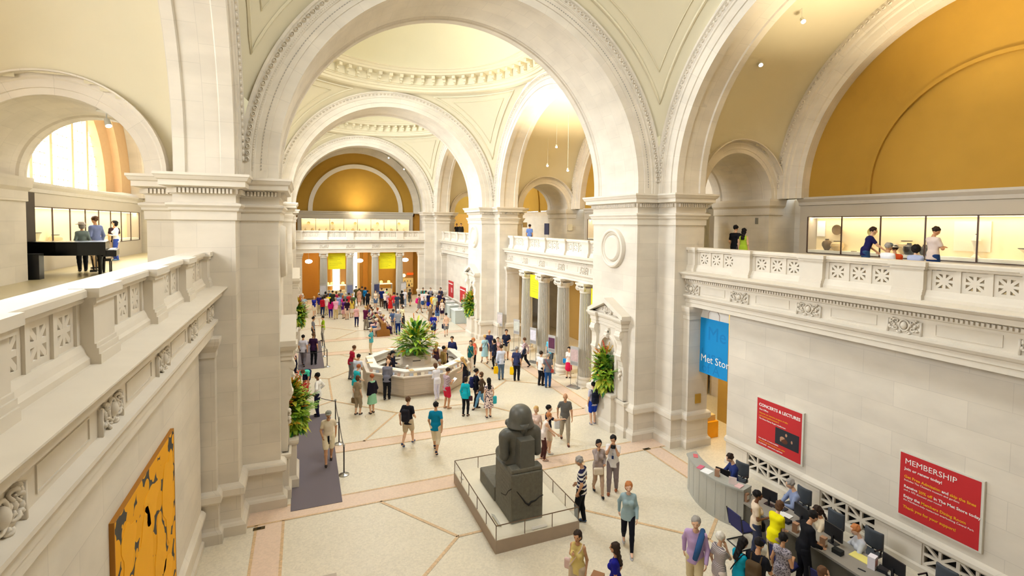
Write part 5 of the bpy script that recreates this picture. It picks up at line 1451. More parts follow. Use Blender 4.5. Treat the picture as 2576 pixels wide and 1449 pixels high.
# office chairs and visitor chairs
OCM = mat('charcoal_chair_fabric', (74, 78, 84), .8); VCM = mat('navy_sling_fabric', (36, 38, 92), .7)
def office_chair(x, y, rz, lab, back=True):
    t = thing('office_chair', lab, 'office chair', (x, y, 0), rz)
    MB().obox((0, 0, .46), (.48, .46, .08)).build('seat', OCM, t)
    V, F = blob([('box', (0, 0, 0), (.215, .035, .22), .03)], .02, .02); V[:, 1] += .06 * (V[:, 0] / .24) ** 2 * -1; me = np_mesh('backrest', V, F); me.materials.append(OCM); o = bpy.data.objects.new('backrest', me); C.objects.link(o); o.parent = t; o.location = (0, -.26, .72)
    MB().tube([(0, -.2, .45), (0, -.29, .5), (0, -.29, .75)], .025, 6).build('back_support', PLB, t); MB().tube([(0, 0, .1), (0, 0, .43)], .03, 8).build('column', PLB, t)
    m = MB()
    for k in range(5): a = 2 * PI * k / 5; m.tube([(0, 0, .11), (.28 * math.cos(a), .28 * math.sin(a), .07)], .022, 6); m.ball((.28 * math.cos(a), .28 * math.sin(a), .035), .035, 8, 5)
    m.build('star_base', PLB, t)
    for s in (-1, 1): MB().tube([(s * .24, -.15, .46), (s * .28, -.12, .66), (s * .28, .12, .67)], .02, 6).build('armrest', PLB, t)
for x, y, rz, lab in ((6.62, 11.2, PI / 2 + .2, 'dark office chair behind the seated man in navy'), (7.02, 9.5, PI / 2, 'grey office chair behind the man in the pale blue shirt'), (6.72, 8.39, PI / 2, 'grey office chair behind the ponytailed woman'), (6.80, 7.52, PI / 2, 'grey office chair behind the red-haired woman'), (6.85, 6.1, PI / 2 - .1, 'empty grey office chair at the near end of the long desk')):
    office_chair(x, y, rz, lab)
def sling_chair(x, y, rz, lab):
    t = thing('visitor_chair', lab, 'chair', (x, y, 0), rz)
    V, F = blob([('box', (0, 0, .44), (.23, .22, .022), .02)], .022, .02); me = np_mesh('seat', V, F); me.materials.append(VCM); o = bpy.data.objects.new('seat', me); C.objects.link(o); o.parent = t
    MB().obox((0, -.27, .68), (.46, .025, .40), 0, .15).build('backrest', VCM, t)
    for s in (-1, 1):
        MB().tube([(s * .25, -.32, .90), (s * .25, -.22, .45), (s * .25, .22, .44), (s * .25, .22, .02), (s * .25, -.28, .015)], .014, 6).build('side_frame', PLB, t)
    MB().tube([(-.25, -.28, .015), (.25, -.28, .015)], .014, 6).build('rear_bar', PLB, t)
for x, y, rz, lab in ((4.92, 9.35, -PI / 2 - .1, 'navy sling chair nearest the curved counter'), (4.72, 7.95, -PI / 2 + .15, 'navy sling chair behind the woman in yellow'), (4.82, 7.0, -PI / 2 + .1, 'navy sling chair beside the man in black'), (4.85, 6.15, -PI / 2, 'navy sling chair in front of the person at the bottom edge')):
    sling_chair(x, y, rz, lab)
# ---- red wall signs
RED = mat('sign_red', (196, 40, 44), .6, noise=.02); WHT = mat('sign_white', (244, 240, 234), .6, noise=.01); YEL = mat('sign_yellow', (242, 176, 30), .6, noise=.01); FRM = mat('pale_sign_frame', (220, 214, 200), .5)
def sign(yc, zc, w, h, label, lines, pic=None):
    t = thing('wall_sign', label, 'sign', (8.0 - .001, yc, zc), -PI / 2)
    MB().box(-w / 2, w / 2, -.07, 0, -h / 2, h / 2).build('frame', FRM, t)
    MB().box(-w / 2 + .03, w / 2 - .05, -.074, -.069, -h / 2 + .03, h / 2 - .03).build('panel', RED, t)
    for (x, z, sz, segs) in lines:
        cx = -w / 2 + x
        for txt, m, b in segs:
            o = text_mesh(txt, sz, m, t, (cx, -.079, -h / 2 + z), (PI / 2, 0, 0), 'lettering', 'LEFT', .001, b)
            cx += max((v.co.x for v in o.data.vertices), default=0) + sz * .28
    if pic:
        x, z, pw, ph = pic
        p = MB().box(-w / 2 + x, -w / 2 + x + pw, -.08, -.075, -h / 2 + z, -h / 2 + z + ph).build('photograph', mat('dark_photo', (38, 40, 48), .5), t)
        f = MB(); X = -w / 2 + x + pw / 2; Z = -h / 2 + z + ph / 2
        f.ball((X - .02, -.081, Z + .12), (.035, .003, .05), 10, 6); f.ball((X - .14, -.081, Z - .03), (.09, .003, .07), 10, 6); f.ball((X - .2, -.081, Z - .08), (.03, .003, .05), 8, 5); f.ball((X + .17, -.081, Z - .02), (.03, .003, .05), 8, 5)
        f.build('photo_figures', mat('photo_skin', (186, 140, 110), .6), p)
        f = MB(); f.ball((X - .08, -.0815, Z - .08), (.12, .003, .08), 10, 6); f.build('photo_instrument', mat('photo_brown', (94, 50, 34), .6), p)
    return t
sign(10.88, 1.94, 1.64, 1.56, 'red Concerts and Lectures wall sign with a small dark photograph', [
    (.10, 1.29, .132, [('CONCERTS & LECTURES', WHT, .004)]), (.12, 1.17, .075, [('Box Office', WHT, .001)]),
    (.12, 1.06, .062, [('Discover our extensive program of talks', YEL, .001)]), (.12, .97, .062, [('and musical performances in', YEL, .001)]), (.12, .88, .062, [('The Grace Rainey Rogers Auditorium', WHT, .001)]),
    (.12, .26, .055, [('Free calendar of events available', WHT, .001)]), (.12, .18, .055, [('Tickets for sale here, by phone, and online', YEL, .001)]), (.12, .10, .055, [('212.570.3949   metmuseum.org/tickets', WHT, .001)])], (.72, .33, .80, .50))
sign(6.69, 1.95, 1.66, 1.57, 'larger looking red Membership wall sign with yellow and white lettering, nearest the camera', [
    (.13, 1.30, .185, [('MEMBERSHIP', WHT, 0)]), (.13, 1.15, .092, [('Join or renew today!', WHT, .002)]),
    (.13, .96, .092, [('Get Free Admission', YEL, .002), ('and', WHT, .002), ('skip the lines', YEL, .002)]), (.13, .885, .062, [('Includes The Cloisters museum and gardens', WHT, 0)]),
    (.13, .72, .092, [('Receive', WHT, .002), ('20% off', YEL, .002), ('in The Met Store today', WHT, .002)]), (.13, .645, .062, [('and a 10% discount year-round', WHT, 0)]),
    (.13, .48, .092, [('Enjoy the', WHT, .002), ('Members Dining Room', YEL, .002)]), (.13, .405, .062, [('the Members-only restaurant overlooking Central Park', WHT, 0)]), (.13, .22, .092, [('Thank you for your support!', YEL, .002)])])
# far red signs on the bay-three wall
def far_sign(yc, z0, z1, w, lab):
    t = thing('wall_sign', lab, 'sign', (8.0 - .001, yc, 0), -PI / 2)
    MB().box(-w / 2, w / 2, -.06, 0, z0, z1).build('panel', RED, t); MB().box(-w / 2 + .1, w / 2 - .1, -.064, -.06, z1 - .3, z1 - .2).build('heading', WHT, t)
    MB().box(w * .08, w * .36, -.064, -.06, z0 + .55, z1 - .6).build('picture', mat('pale_pink_print', (236, 170, 170), .6), t)
far_sign(48.0, .85, 2.48, 1.65, 'small red wall sign at the far end of the right wall'); far_sign(44.0, .75, 2.35, 1.65, 'small red wall sign partly behind the middle right pier')
# ---- banners
BLUE = mat('store_banner_blue', (0, 140, 206), .7, noise=.03); 
t = thing('store_banner', 'large blue Met Store banner hanging in the doorway left of the red signs', 'banner', (7.985, 13.64, 0), -PI / 2)
MB().box(-.66, .66, -.004, .004, 2.79, 4.80).build('cloth', BLUE, t); MB().box(-.66, .66, -.004, .004, 4.80, 5.15).build('white_header', mat('banner_white', (230, 224, 216), .7), t)
MB().tube([(-.28, -.012, 4.80), (-.28, -.012, 4.98), (-.2, -.012, 5.1), (.16, -.012, 5.1), (.24, -.012, 4.98), (.24, -.012, 4.80)], .012, 6).build('bag_handle_print', mat('handle_pink', (206, 186, 180), .7), t)
MB().tube([(-.66, 0, 2.80), (.66, 0, 2.80)], .015, 8).build('hem_bar', BLUE, t)
DB = mat('store_banner_dark_blue', (0, 124, 190), .7)
for tx, x, z, s_ in (('Me', -.3, 4.05, .85), ('luse', -.6, 3.25, .8), ('of A', -.55, 2.85, .6)): text_mesh(tx, s_ * .82, DB, t, (x, -.006, z), (PI / 2, 0, 0), 'pale_lettering', 'LEFT', .0008)
text_mesh('Met Stor', .37, WHT, t, (-.60, -.014, 3.22), (PI / 2, 0, 0), 'lettering', 'LEFT', .001)
YB = mat('banner_yellow', (240, 228, 20), .7, noise=.02, emit=.0); YT = mat('banner_text_dark', (150, 146, 40), .8)
def yellow_banner(x, y, rz, w, z0, z1, lab, nl):
    t = thing('yellow_banner', lab, 'banner', (x, y, 0), rz)
    MB().box(-w / 2, w / 2, -.006, .006, z0, z1).build('cloth', YB, t)
    for k in range(nl):
        L = w * (.72, .5, .62, .45, .68)[k % 5]; MB().box(-w / 2 + .12, -w / 2 + .12 + L, -.009, -.007, z1 - .32 - k * .14, z1 - .30 - k * .14).build('text_line', YT, t)
    for s in (-1, 1): MB().tube([(s * w * .4, 0, z1), (s * w * .4, 0, 5.2)], .006, 4).build('hanger', STEEL, t)
yellow_banner(-2.42, 51.95, 0, 1.6, 3.57, 5.12, 'yellow banner hanging at the far end, between the first two columns', 7); yellow_banner(2.42, 51.95, 0, 1.6, 3.50, 5.12, 'yellow banner hanging at the far end, between the last two columns', 9)
yellow_banner(7.72, 27.98, -PI / 2, 1.5, 3.60, 5.0, 'yellow banner hanging between fluted columns on the right side', 6); yellow_banner(7.72, 20.72, -PI / 2, 1.5, 3.2, 5.0, 'yellow banner mostly hidden behind the near right pier', 6)
t = thing('store_banner', 'narrow blue banner on the far right wall near the end of the hall', 'banner', (7.9, 50.4, 0), -PI / 2); MB().box(-.3, .3, -.004, .004, 2.55, 4.9).build('cloth', BLUE, t)
# ---- painting stand-in on the left wall: plain yellow and black blotches
t = thing('large_painting', 'large yellow and black abstract painting on the near left wall', 'painting', (-7.8 + .001, 9.62, 2.55), PI / 2)
w2, h2 = 1.64, 1.56
MB().box(-w2, w2, -.05, 0, -h2, h2).build('canvas', mat('canvas_grey_black', (70, 66, 60), .8, noise=.2, scale=3), t)
MB().box(-w2, w2, -.056, -.05, -h2 - .0, h2).build('painted_field', pattern_mat('yellow_black_blots', (70, 66, 60), (236, 166, 6), 'blot', 4.0), t)
pb = MB(); rr = random.Random(5)
for (cx, cz, sx, sz) in ((1.15, .55, .38, .75), (.55, -.2, .34, .6), (-.35, .1, .5, .8), (-1.1, .9, .3, .4), (-.9, -.9, .55, .5), (.9, -1.0, .5, .45), (.1, .95, .4, .3)):
    N = 26; P = []
    for k in range(N):
        a = 2 * PI * k / N; r = 1 + .18 * math.sin(3 * a + cx * 5) + .1 * math.sin(5 * a + cz * 7); P.append((max(-w2, min(w2, cx + sx * r * math.cos(a))), max(-h2, min(h2, cz + sz * r * math.sin(a)))))
    pb.prism_y(P, -.062, -.056)
pb.build('painted_blotches', mat('cadmium_yellow_paint', (242, 172, 4), .7, noise=.03), t)
MB().box(-w2 - .02, w2 + .02, -.06, 0, h2, h2 + .02).box(-w2 - .02, -w2, -.06, 0, -h2, h2).box(w2, w2 + .02, -.06, 0, -h2, h2).build('edge_frame', mat('thin_ochre_frame', (170, 110, 20), .6), t)
# ---- display cases in the galleries
GLS = mat('case_interior_cream', (246, 226, 180), .8, noise=.01); DKM = mat('dark_case_mullion', (74, 50, 40), .5)
GLASS = mat('case_glass', (240, 245, 240), .03, alpha=.06)
def showcase(L, n, label, loc, rz, cap_ext=0.3, lp=60):
    """local x along the front; front plane y = 0, depth +y; opening z 7.09 .. 8.53"""
    t = thing('showcase', label, 'showcase', loc, rz); h = L / 2; e = cap_ext; z0, z1 = 7.09, 8.53; d = .55
    f = MB(); f.box(-h - e, h + e, 0, d + .1, GZ + .001, z0); f.box(-h - e, h + e, 0, d + .1, z1, 8.98); f.box(-h - e, -h, 0, d + .1, z0, z1); f.box(h, h + e, 0, d + .1, z0, z1); f.box(-h, h, d, d + .1, z0, z1)
    f.build('cabinet', CASEM, t)
    MB().sweep([(-.02, 8.98), (.04, 9.0), (.05, 9.12), (.12, 9.2), (.15, 9.24), (.15, 9.32), (-.6, 9.32)], [(-h - e - .05, 0), (h + e + .05, 0)]).build('cornice', mat('taupe_cornice', (194, 186, 174), .7), t)
    MB().box(-h, h, d - .01, d, z0 + .12, z1).build('lit_back_panel', GLS, t); MB().box(-h, h, .03, d, z0, z0 + .12).build('display_deck', mat('white_case_deck', (250, 244, 226), .7), t)
    for k in range(n + 1):
        x = -h + L * k / n; MB().box(x - .018, x + .018, -.02, .02, z0, z1).build('mullion', DKM, t)
    for z in (z0, z1): MB().box(-h, h, -.015, .015, z - .012, z + .012).build('edge_bar', DKM, t)
    for k in range(n):
        x = -h + L * (k + .5) / n; MB().box(x - L / n / 2 + .02, x + L / n / 2 - .02, -.004, .004, z0 + .012, z1 - .012).build('pane', GLASS, t)
    ls = MB().box(-h, h, .10, .20, z1 - .05, z1 - .03).build('light_strip', mat('warm_case_lamp', (255, 232, 180), .5, emit=5), t)
    l = bpy.data.lights.new('case_light', 'AREA'); l.shape = 'RECTANGLE'; l.size = L; l.size_y = .12; l.energy = lp * .8; l.color = (1, .90, .72)
    o = bpy.data.objects.new('case_light', l); C.objects.link(o); M = Matrix.Translation(loc) @ Matrix.Rotation(rz, 4, 'Z'); o.location = M @ Vector((0, .2, z1 - .06)); o.rotation_euler = (math.radians(14), 0, rz)
    return t
showcase(11.2, 8, 'long lit showcase of ceramics along the near right gallery', (XR, 8.78, 0), -PI / 2, .36, 60)
showcase(11.2, 8, 'lit showcase on the middle right gallery seen behind the columns and balustrade', (XR, 25.97, 0), -PI / 2, .36, 60)
showcase(11.6, 8, 'long lit showcase on the left gallery behind the piano', (-13.55, 26.9, 0), PI / 2, .36, 70)
showcase(11.24, 8, 'long lit showcase across the far end gallery', (0, 56.9, 0), 0, .36, 75)
POT = {'brown': (112, 86, 44), 'dark': (54, 48, 44), 'cream': (226, 196, 140), 'olive': (150, 134, 60), 'grey': (96, 110, 104), 'white': (240, 226, 196)}
def pot(x, y, z, prof, rgb, lab, s=1.):
    t = thing('ceramic_jar', lab, 'jar', (x, y, z)); MB().lathe([(r * s, h * s) for r, h in prof], n=24).build('body', mat('glaze_%02x%02x%02x' % rgb, rgb, .35, noise=.15, scale=8), t, smooth='auto')
    r, h = prof[-1]; MB().lathe([(r * s, h * s), (r * s * 1.12, h * s + .012), (r * s * 1.1, h * s + .025), (r * s * .8, h * s + .025)], n=20).build('rim', mat('glaze_rim_dark', (60, 50, 36), .4), t)
JAR = [(.06, 0), (.09, .04), (.15, .16), (.155, .24), (.12, .31), (.06, .34), (.055, .37)]; ROUND = [(.10, 0), (.18, .06), (.235, .18), (.21, .28), (.13, .34), (.12, .36)]; SQUAT = [(.08, 0), (.11, .03), (.14, .12), (.13, .22), (.06, .27), (.05, .30)]
def plate(x, y, z, r, rgb, lab, rz):
    t = thing('ceramic_dish', lab, 'dish', (x, y, z), rz); m = MB().lathe([(.02, 0), (r * .5, .0), (r, .05), (r, .065), (r * .55, .02), (.02, .018)], n=28); m.move(Matrix.Rotation(PI / 2, 4, 'X')); m.build('body', mat('glaze_%02x%02x%02x' % rgb, rgb, .35, noise=.2, scale=10), t, smooth='auto')
    MB().tube([(0, .05, -r * .8), (0, -.01, -r), (0, -.05, -r * .85)], .006, 5).build('stand', DKM, t)
zd = 7.21
for y, prof, c, lab, s, dx in ((13.72, JAR, 'brown', 'brown ribbed jar in the first bay of the near right showcase', 1.15, .25), (13.28, ROUND, 'cream', 'cream painted round jar beside the first dark divider of the near right showcase', 1.0, .22), (10.92, ROUND, 'cream', 'large pale round bowl in the third bay of the near right showcase', 1.25, .35),
                               (10.72, SQUAT, 'dark', 'small dark jar in front of the pale round bowl', 1.25, .15), (10.36, SQUAT, 'dark', 'dark jar beside the divider left of the man in the white shirt', 1.1, .35), (11.45, [(.03, 0), (.05, .02), (.02, .08), (.05, .2), (.01, .3)], 'olive', 'small bronze ewer beside the second divider of the near right showcase', 1.0, .2),
                               (8.95, [(.02, 0), (.10, .01), (.03, .1), (.05, .3), (.10, .45), (.02, .6)], 'white', 'tall pale figure in the fifth bay of the near right showcase', 1.2, .3), (7.75, [(.05, 0), (.06, .02), (.03, .15), (.12, .26), (.16, .3)], 'white', 'pale footed cup in the bay beside the right picture edge', 1.1, .3)):
    pot(XR + dx, y, zd, prof, POT[c], lab, s)
plate(XR + .42, 13.42, 8.02, .20, POT['brown'], 'round brown dish mounted high in the first bay of the near right showcase', -PI / 2); plate(XR + .42, 12.1, 7.96, .16, POT['olive'], 'round olive dish mounted in the second bay of the near right showcase', -PI / 2); plate(XR + .42, 12.15, 7.62, .14, (196, 150, 60), 'small ochre dish mounted below the round olive dish', -PI / 2)
small('mounted_fragment', 'dark green mounted fragment near the right picture edge inside the showcase', 'artefact', XR + .45, 7.0, 7.60, (.05, .55, .40), (88, 104, 96)); small('mounted_scroll', 'pale framed panel behind the man in the white shirt inside the showcase', 'artefact', XR + .50, 9.15, 7.40, (.03, .95, .95), (236, 222, 190))
small('mounted_card', 'white text panel at the left end of the near right showcase', 'panel', XR + .50, 14.16, 7.75, (.02, .34, .62), (252, 246, 236)); small('tiny_dish', 'tiny dark dish on the deck of the second bay', 'dish', XR + .2, 12.62, zd, (.1, .16, .02), POT['dark'])
for k in range(16):
    x = -5.2 + k * .68; rr2 = random.Random(k); pot(x, 57.2, 7.21 if k % 2 else 7.21, (JAR, ROUND, SQUAT)[k % 3], [POT['cream'], (214, 180, 110), (180, 150, 100)][k % 3], 'small ceramic vessel in the far end showcase', .75); _o = C.objects[-1]
for o in list(C.objects):
    if o.get('label') == 'small ceramic vessel in the far end showcase': o['group'] = 'ceramic vessels in the far end showcase'
for k in range(5): plate(-4.9 + k * 2.35, 57.35, 8.05, .15, (200, 170, 100), 'small round dish mounted in the far end showcase', 0)
for o in list(C.objects):
    if o.get('label') == 'small round dish mounted in the far end showcase': o['group'] = 'dishes in the far end showcase'
pot(-13.85, 22.0, zd, [(.08, 0), (.1, .1), (.12, .3), (.15, .36)], (250, 236, 190), 'pale cup in the first bay of the left showcase', 1.2); pot(-13.85, 23.6, zd, ROUND, (214, 196, 150), 'pale jar in the second bay of the left showcase', .9)
# window leading to a yellow patch is left out
# ---- grand piano
t = thing('grand_piano', 'black grand piano with closed lid on the left gallery', 'piano', (-12.3, 20.2, GZ), .22)
PB = mat('piano_black', (10, 12, 14), .25, noise=.05)
P = [(-.75, -.05), (.75, -.05), (.75, .35), (.74, .6), (.55, 1.1), (.35, 1.45), (.15, 1.75), (-.15, 1.95), (-.5, 1.95), (-.7, 1.75), (-.75, 1.4)]
R90 = Matrix.Rotation(-PI / 2, 4, 'Z')
for nm, z0, z1, g in (('case', .62, .98, 0), ('lid', .985, 1.02, .02)):
    m = MB().prism([(x * (1 + g), y * (1 + g)) for x, y in P], z0, z1); m.move(Matrix.Translation((-.9, 0, 0)) @ Matrix.Rotation(-PI / 2, 4, 'Z') @ Matrix.Scale(1.05, 4)); m.v = [(-v[0], v[1], v[2]) for v in m.v]; m.f = [f[::-1] for f in m.f]; m.build(nm, PB, t)
m = MB().box(.88, 1.22, -.72, .72, .60, .80).build('keybed', PB, t); MB().box(1.0, 1.16, -.62, .62, .80, .82).build('keys', mat('ivory_keys', (230, 226, 214), .3), t)
for (x, y) in ((.8, -.6), (.8, .6), (-.85, .0)): MB().lathe([(.035, .0), (.035, .05), (.04, .08), (.06, .5), (.09, .64)], (x, y, 0), 12).build('leg', PB, t, smooth='auto')
MB().tube([(.55, -.1, .6), (.6, -.1, .12)], .02, 6).build('pedal_lyre', PB, t); MB().box(.5, .68, -.16, .16, .08, .14).build('pedal_box', PB, t)
t = thing('piano_bench', 'black piano bench beside the grand piano', 'bench', (-11.5, 20.6, GZ), .22); MB().box(-.18, .18, -.38, .38, .42, .5).build('seat', PB, t)
for sx in (-.14, .14):
    for sy in (-.33, .33): MB().tube([(sx, sy, 0), (sx, sy, .42)], .02, 6).build('leg', PB, t)
o = MB(); o.tube([(0, 0, .03), (0, 0, .95)], .018, 8); o.lathe([(.15, 0), (.15, .015), (.03, .03)], n=16); o = o.build('rope_stanchion', BLACK); o.location = (-12.05, 21.6, GZ); tag(o, 'dark stanchion in front of the piano on the left gallery', 'stanchion')
o = MB().box(-.35, .35, -.15, .15, 0, .75).build('speaker_cabinet', BLACK); o.location = (-12.9, 19.0, GZ); tag(o, 'dark cabinet against the wall left of the lit left showcase', 'cabinet')
o = MB().box(-.03, .03, -1.0, 1.0, 0, 2.6).build('wall_panel', mat('dark_doorway_shade', (64, 52, 38), .7)); o.location = (-13.35, 19.72, GZ + .01); tag(o, 'dark brown sheet standing for a dark doorway and cabinet side on the left gallery between the pier and the lit showcase', 'wall panel')  # added dark sheet, stands in for a dark doorway and cabinet side
# ---- track and spot lights
LMP = mat('lamp_white_housing', (214, 214, 208), .4); BULB = mat('lit_lamp_face', (255, 250, 235), .3, emit=14); BULB.cycles.emission_sampling = 'NONE'
def spot(mb_par, loc, d, r=.07, L=.2, name='spot_head'):
    d = Vector(d).normalized(); a = Vector(loc); h = MB().tube([a, a + d * L], [r * .8, r], 12).build(name, LMP, mb_par); MB().tube([a + d * (L + .001), a + d * (L + .008)], r * .85, 12).build('lamp_face', BULB, h)
def track(x, y, z, rz, n, lab, drop=1.2, real=True):
    t = thing('track_light', lab, 'track light', (x, y, z), rz)
    MB().box(-.35, .35, -.02, .02, -.02, .02).build('track', LMP, t); MB().tube([(0, 0, 0), (0, 0, drop)], .01, 5).build('suspension_rod', LMP, t)
    for k in range(n): xx = -.3 + .6 * k / max(1, n - 1); spot(t, (xx, 0, -.04), (.2 * (k - 1), -.5, -.8 if k != 1 else .6))
track(-9.6, 12.6, 12.9, .6, 4, 'cluster of white track spotlights under the left recess vault', 3.0); track(10.0, 15.1, 12.75, .1, 3, 'cluster of three bright spotlights under the near right recess vault', .8)
for (x, y, z, dr, lab) in ((10.0, 12.2, 14.95, .9, 'single spotlight high under the near right recess vault'), (10.0, 13.85, 14.0, .8, 'single hanging spotlight above the three-lamp cluster'), (10.2, 30.2, 13.3, 1.5, 'small spotlight high in the middle right recess'), (10.2, 28.6, 11.6, 3.5, 'small spotlight lower in the middle right recess, by its left edge'), (10.2, 31.5, 12.2, 2.0, 'small spotlight between the others of the middle right recess'),
                       (9.8, 46.5, 12.6, 2, 'small bright lamp in the far right recess'), (9.8, 45.2, 10.9, 3.5, 'lower bright lamp in the far right recess'), (-4.6, 54.5, 13.9, .8, 'small lamp at the left under the far end vault'), (3.0, 54.5, 15.0, .6, 'small lamp near the top right of the far end vault'), (4.6, 54.5, 13.9, .8, 'small lamp at the right under the far end vault')):
    t = thing('spotlight', lab, 'spotlight', (x, y, z)); MB().tube([(0, 0, .05), (0, 0, dr)], .008, 5).build('cord', LMP, t); spot(t, (0, 0, .1), (-.35, -.6, -.7), .08, .2)
t = thing('spotlight', 'white spotlight on a round ceiling plate under the left passage arch', 'spotlight', (-10.3, 16.9, 10.80)); MB().lathe([(.22, .22), (.22, .25)], n=20).build('ceiling_plate', LMP, t); MB().tube([(0, 0, .22), (0, 0, .0)], .02, 6).build('stem', LMP, t); spot(t, (0, 0, .02), (.3, -.4, -.8), .08, .22)
# lamps that wash the gallery vaults and the lunettes
for (x, y, z, p, lx, ly, lz) in ((9.6, 25.97, 9.5, 620, 10.4, 25.97, 16), (9.6, 8.3, 9.6, 360, 9.9, 8.3, 16), (9.9, 43.7, 9.6, 380, 11.5, 43.7, 16), (0, 55.0, 9.45, 60, 0, 57.5, 11)):
    area('gallery_uplight', (x, y, z), (lx, ly, lz), 1.2, 3.0, p, (1, .86, .60), 100)
area('lunette_uplight', (12.9, 6.8, 9.45), (13.8, 6.8, 11.5),   .3, 5.0, 7, (1, .80, .35), 150)
# ---- sign stands by the right columns and the far columns
def sign_stand(x, y, rz, lab, h=2.05, pic=(180, 176, 190), w=.50, bh=.95):
    t = thing('sign_stand', lab, 'sign stand', (x, y, 0), rz)
    MB().box(-.32, .32, -.22, .22, 0, .03).build('base_plate', mat('grey_plate_metal', (150, 150, 150), .4, .6), t)
    for s in (-1, 1): MB().tube([(s * (w / 2 - .03), 0, .03), (s * (w / 2 - .03), 0, h)], .014, 6).build('post', STEEL, t)
    MB().box(-w / 2, w / 2, -.015, .015, h - bh, h).build('board', mat('grey_board', (178, 174, 170), .5), t)
    MB().box(-w / 2 + .04, w / 2 - .04, -.018, -.015, h - bh + .22, h - .14).build('poster', mat('poster_%02x%02x%02x' % pic, pic, .6, noise=.3, scale=9), t)
    MB().box(-w / 2 + .04, w / 2 - .04, -.018, -.015, h - bh + .04, h - bh + .18).build('caption_panel', mat('caption_grey', (150, 146, 144), .6), t)
for x, y, lab, pic in ((7.05, 21.85, 'grey sign stand nearest the near flower niche on the right', (196, 170, 168)), (7.15, 24.55, 'sign stand with a dark red portrait poster between the columns', (92, 44, 72)), (7.05, 26.75, 'sign stand with a white poster in front of the third column', (222, 216, 226)),
                       (7.15, 29.5, 'sign stand beside the farthest fluted column', (196, 196, 184)), (7.05, 32.2, 'grey sign stand against the middle right pier', (200, 188, 186))):
    sign_stand(x, y, -PI / 4 - .35, lab, 2.05, pic)
for x, y, lab, pic in ((-3.75, 50.3, 'sign board before the far end column by the left yellow banner', (206, 206, 214)), (-1.35, 50.3, 'blue and white sign board left of the bright doorway at the far end', (120, 130, 170)), (1.15, 50.3, 'dark blue sign board right of the bright doorway at the far end', (64, 70, 110)), (3.75, 50.3, 'white sign board with a dark blue foot at the far end right', (228, 226, 232))):
    sign_stand(x, y, .35, lab, 2.3, pic, .62, 1.15)
# ---- far end room : panels, doorways, lamps, shop counters
def panel(name, x0, x1, y, z0, z1, m, lab=None, cat=None, d=.06):
    o = MB().box(x0, x1, y - d, y, z0, z1).build(name, m)
    if lab: tag(o, lab, cat)
    else: struct(o)
    return o
panel('wall_panel', -6.0, -3.95, 57.0, .12, 5.1, mat('burnt_ochre_panel', (178, 116, 34), .8), 'tall burnt ochre wall panel at the far end left', 'wall panel', .2); panel('wall_panel', .55, 1.05, 57.0, .12, 5.1, mat('burnt_ochre_panel', (178, 116, 34), .8), 'narrow burnt ochre wall panel right of the bright far doorway', 'wall panel', .2)
panel('wall_panel', -1.75, -1.25, 57.0, .12, 5.1, mat('brown_ochre_panel', (180, 134, 78), .8), 'narrow brown wall panel between the two bright far doorways', 'wall panel', .2); panel('wall_panel', 4.15, 6.0, 57.0, .12, 5.1, mat('brown_ochre_panel', (180, 134, 78), .8), 'brown wall panel behind the cream notice board at the far end right', 'wall panel', .2)
DAY = mat('bright_daylit_doorway', (255, 255, 255), .5, emit=4.0)
for i, (x0, x1, z0, z1) in enumerate(((-.80, -.05, 0, 5.1), (-2.55, -1.85, 0, 3.6))):
    o = MB().box(x0, x1, 56.96, 57.5, z0, z1).build('door_%d' % (i + 1), DAY); struct(o)
    MB().box(x0 - .08, x0, 56.9, 57.5, z0, z1).build('door_frame', mat('tan_door_frame', (206, 176, 120), .7), o); MB().box(x1, x1 + .25, 56.85, 57.5, z0, z1).build('door_frame', mat('tan_door_frame', (206, 176, 120), .7), o)
o = panel('notice_board', 4.75, 6.0, 56.75, .95, 1.98, mat('cream_notice_board', (244, 214, 140), .7), 'cream notice board with small pictures on the far right wall', 'notice board', .05)
for k in range(7): MB().box(4.85 + .16 * k, 4.93 + .16 * k, 56.69, 56.70, 1.2 + .35 * (k % 2), 1.36 + .35 * (k % 2)).build('small_picture', mat('notice_print', (130, 110, 80), .7), o)
o = panel('exit_light_sign', 5.3, 6.0, 56.75, 2.32, 2.55, mat('orange_lit_sign', (226, 80, 16), .6, emit=.8), 'orange lit sign above the cream notice board', 'sign', .05)
o = MB().lathe([(.2, 0), (.2, .05)], n=24); o.move(Matrix.Rotation(PI / 2, 4, 'X')); o = o.build('round_wall_lamp', mat('wall_lamp_glow', (255, 232, 180), .5, emit=1.5)); o.location = (4.95, 56.7, 2.28); tag(o, 'round glowing wall lamp left of the orange lit sign', 'lamp')
PG = mat('glowing_globe', (255, 250, 240), .4, emit=7)
for x, lab in ((-4.95, 'glowing oval pendant lamp in front of the big ochre panel'), (-.15, 'glowing oval pendant lamp beside the bright far doorway'), (4.45, 'glowing oval pendant lamp at the right of the far end')):
    t = thing('pendant_lamp', lab, 'pendant lamp', (x, 53.2, 4.28)); MB().ball((0, 0, 0), (.34, .34, .2), 20, 12).build('globe', PG, t, smooth=True); MB().tube([(0, 0, .18), (0, 0, 1.7)], .012, 6).build('stem', STEEL, t); MB().lathe([(.12, .17), (.05, .24)], n=14).build('collar', STEEL, t)
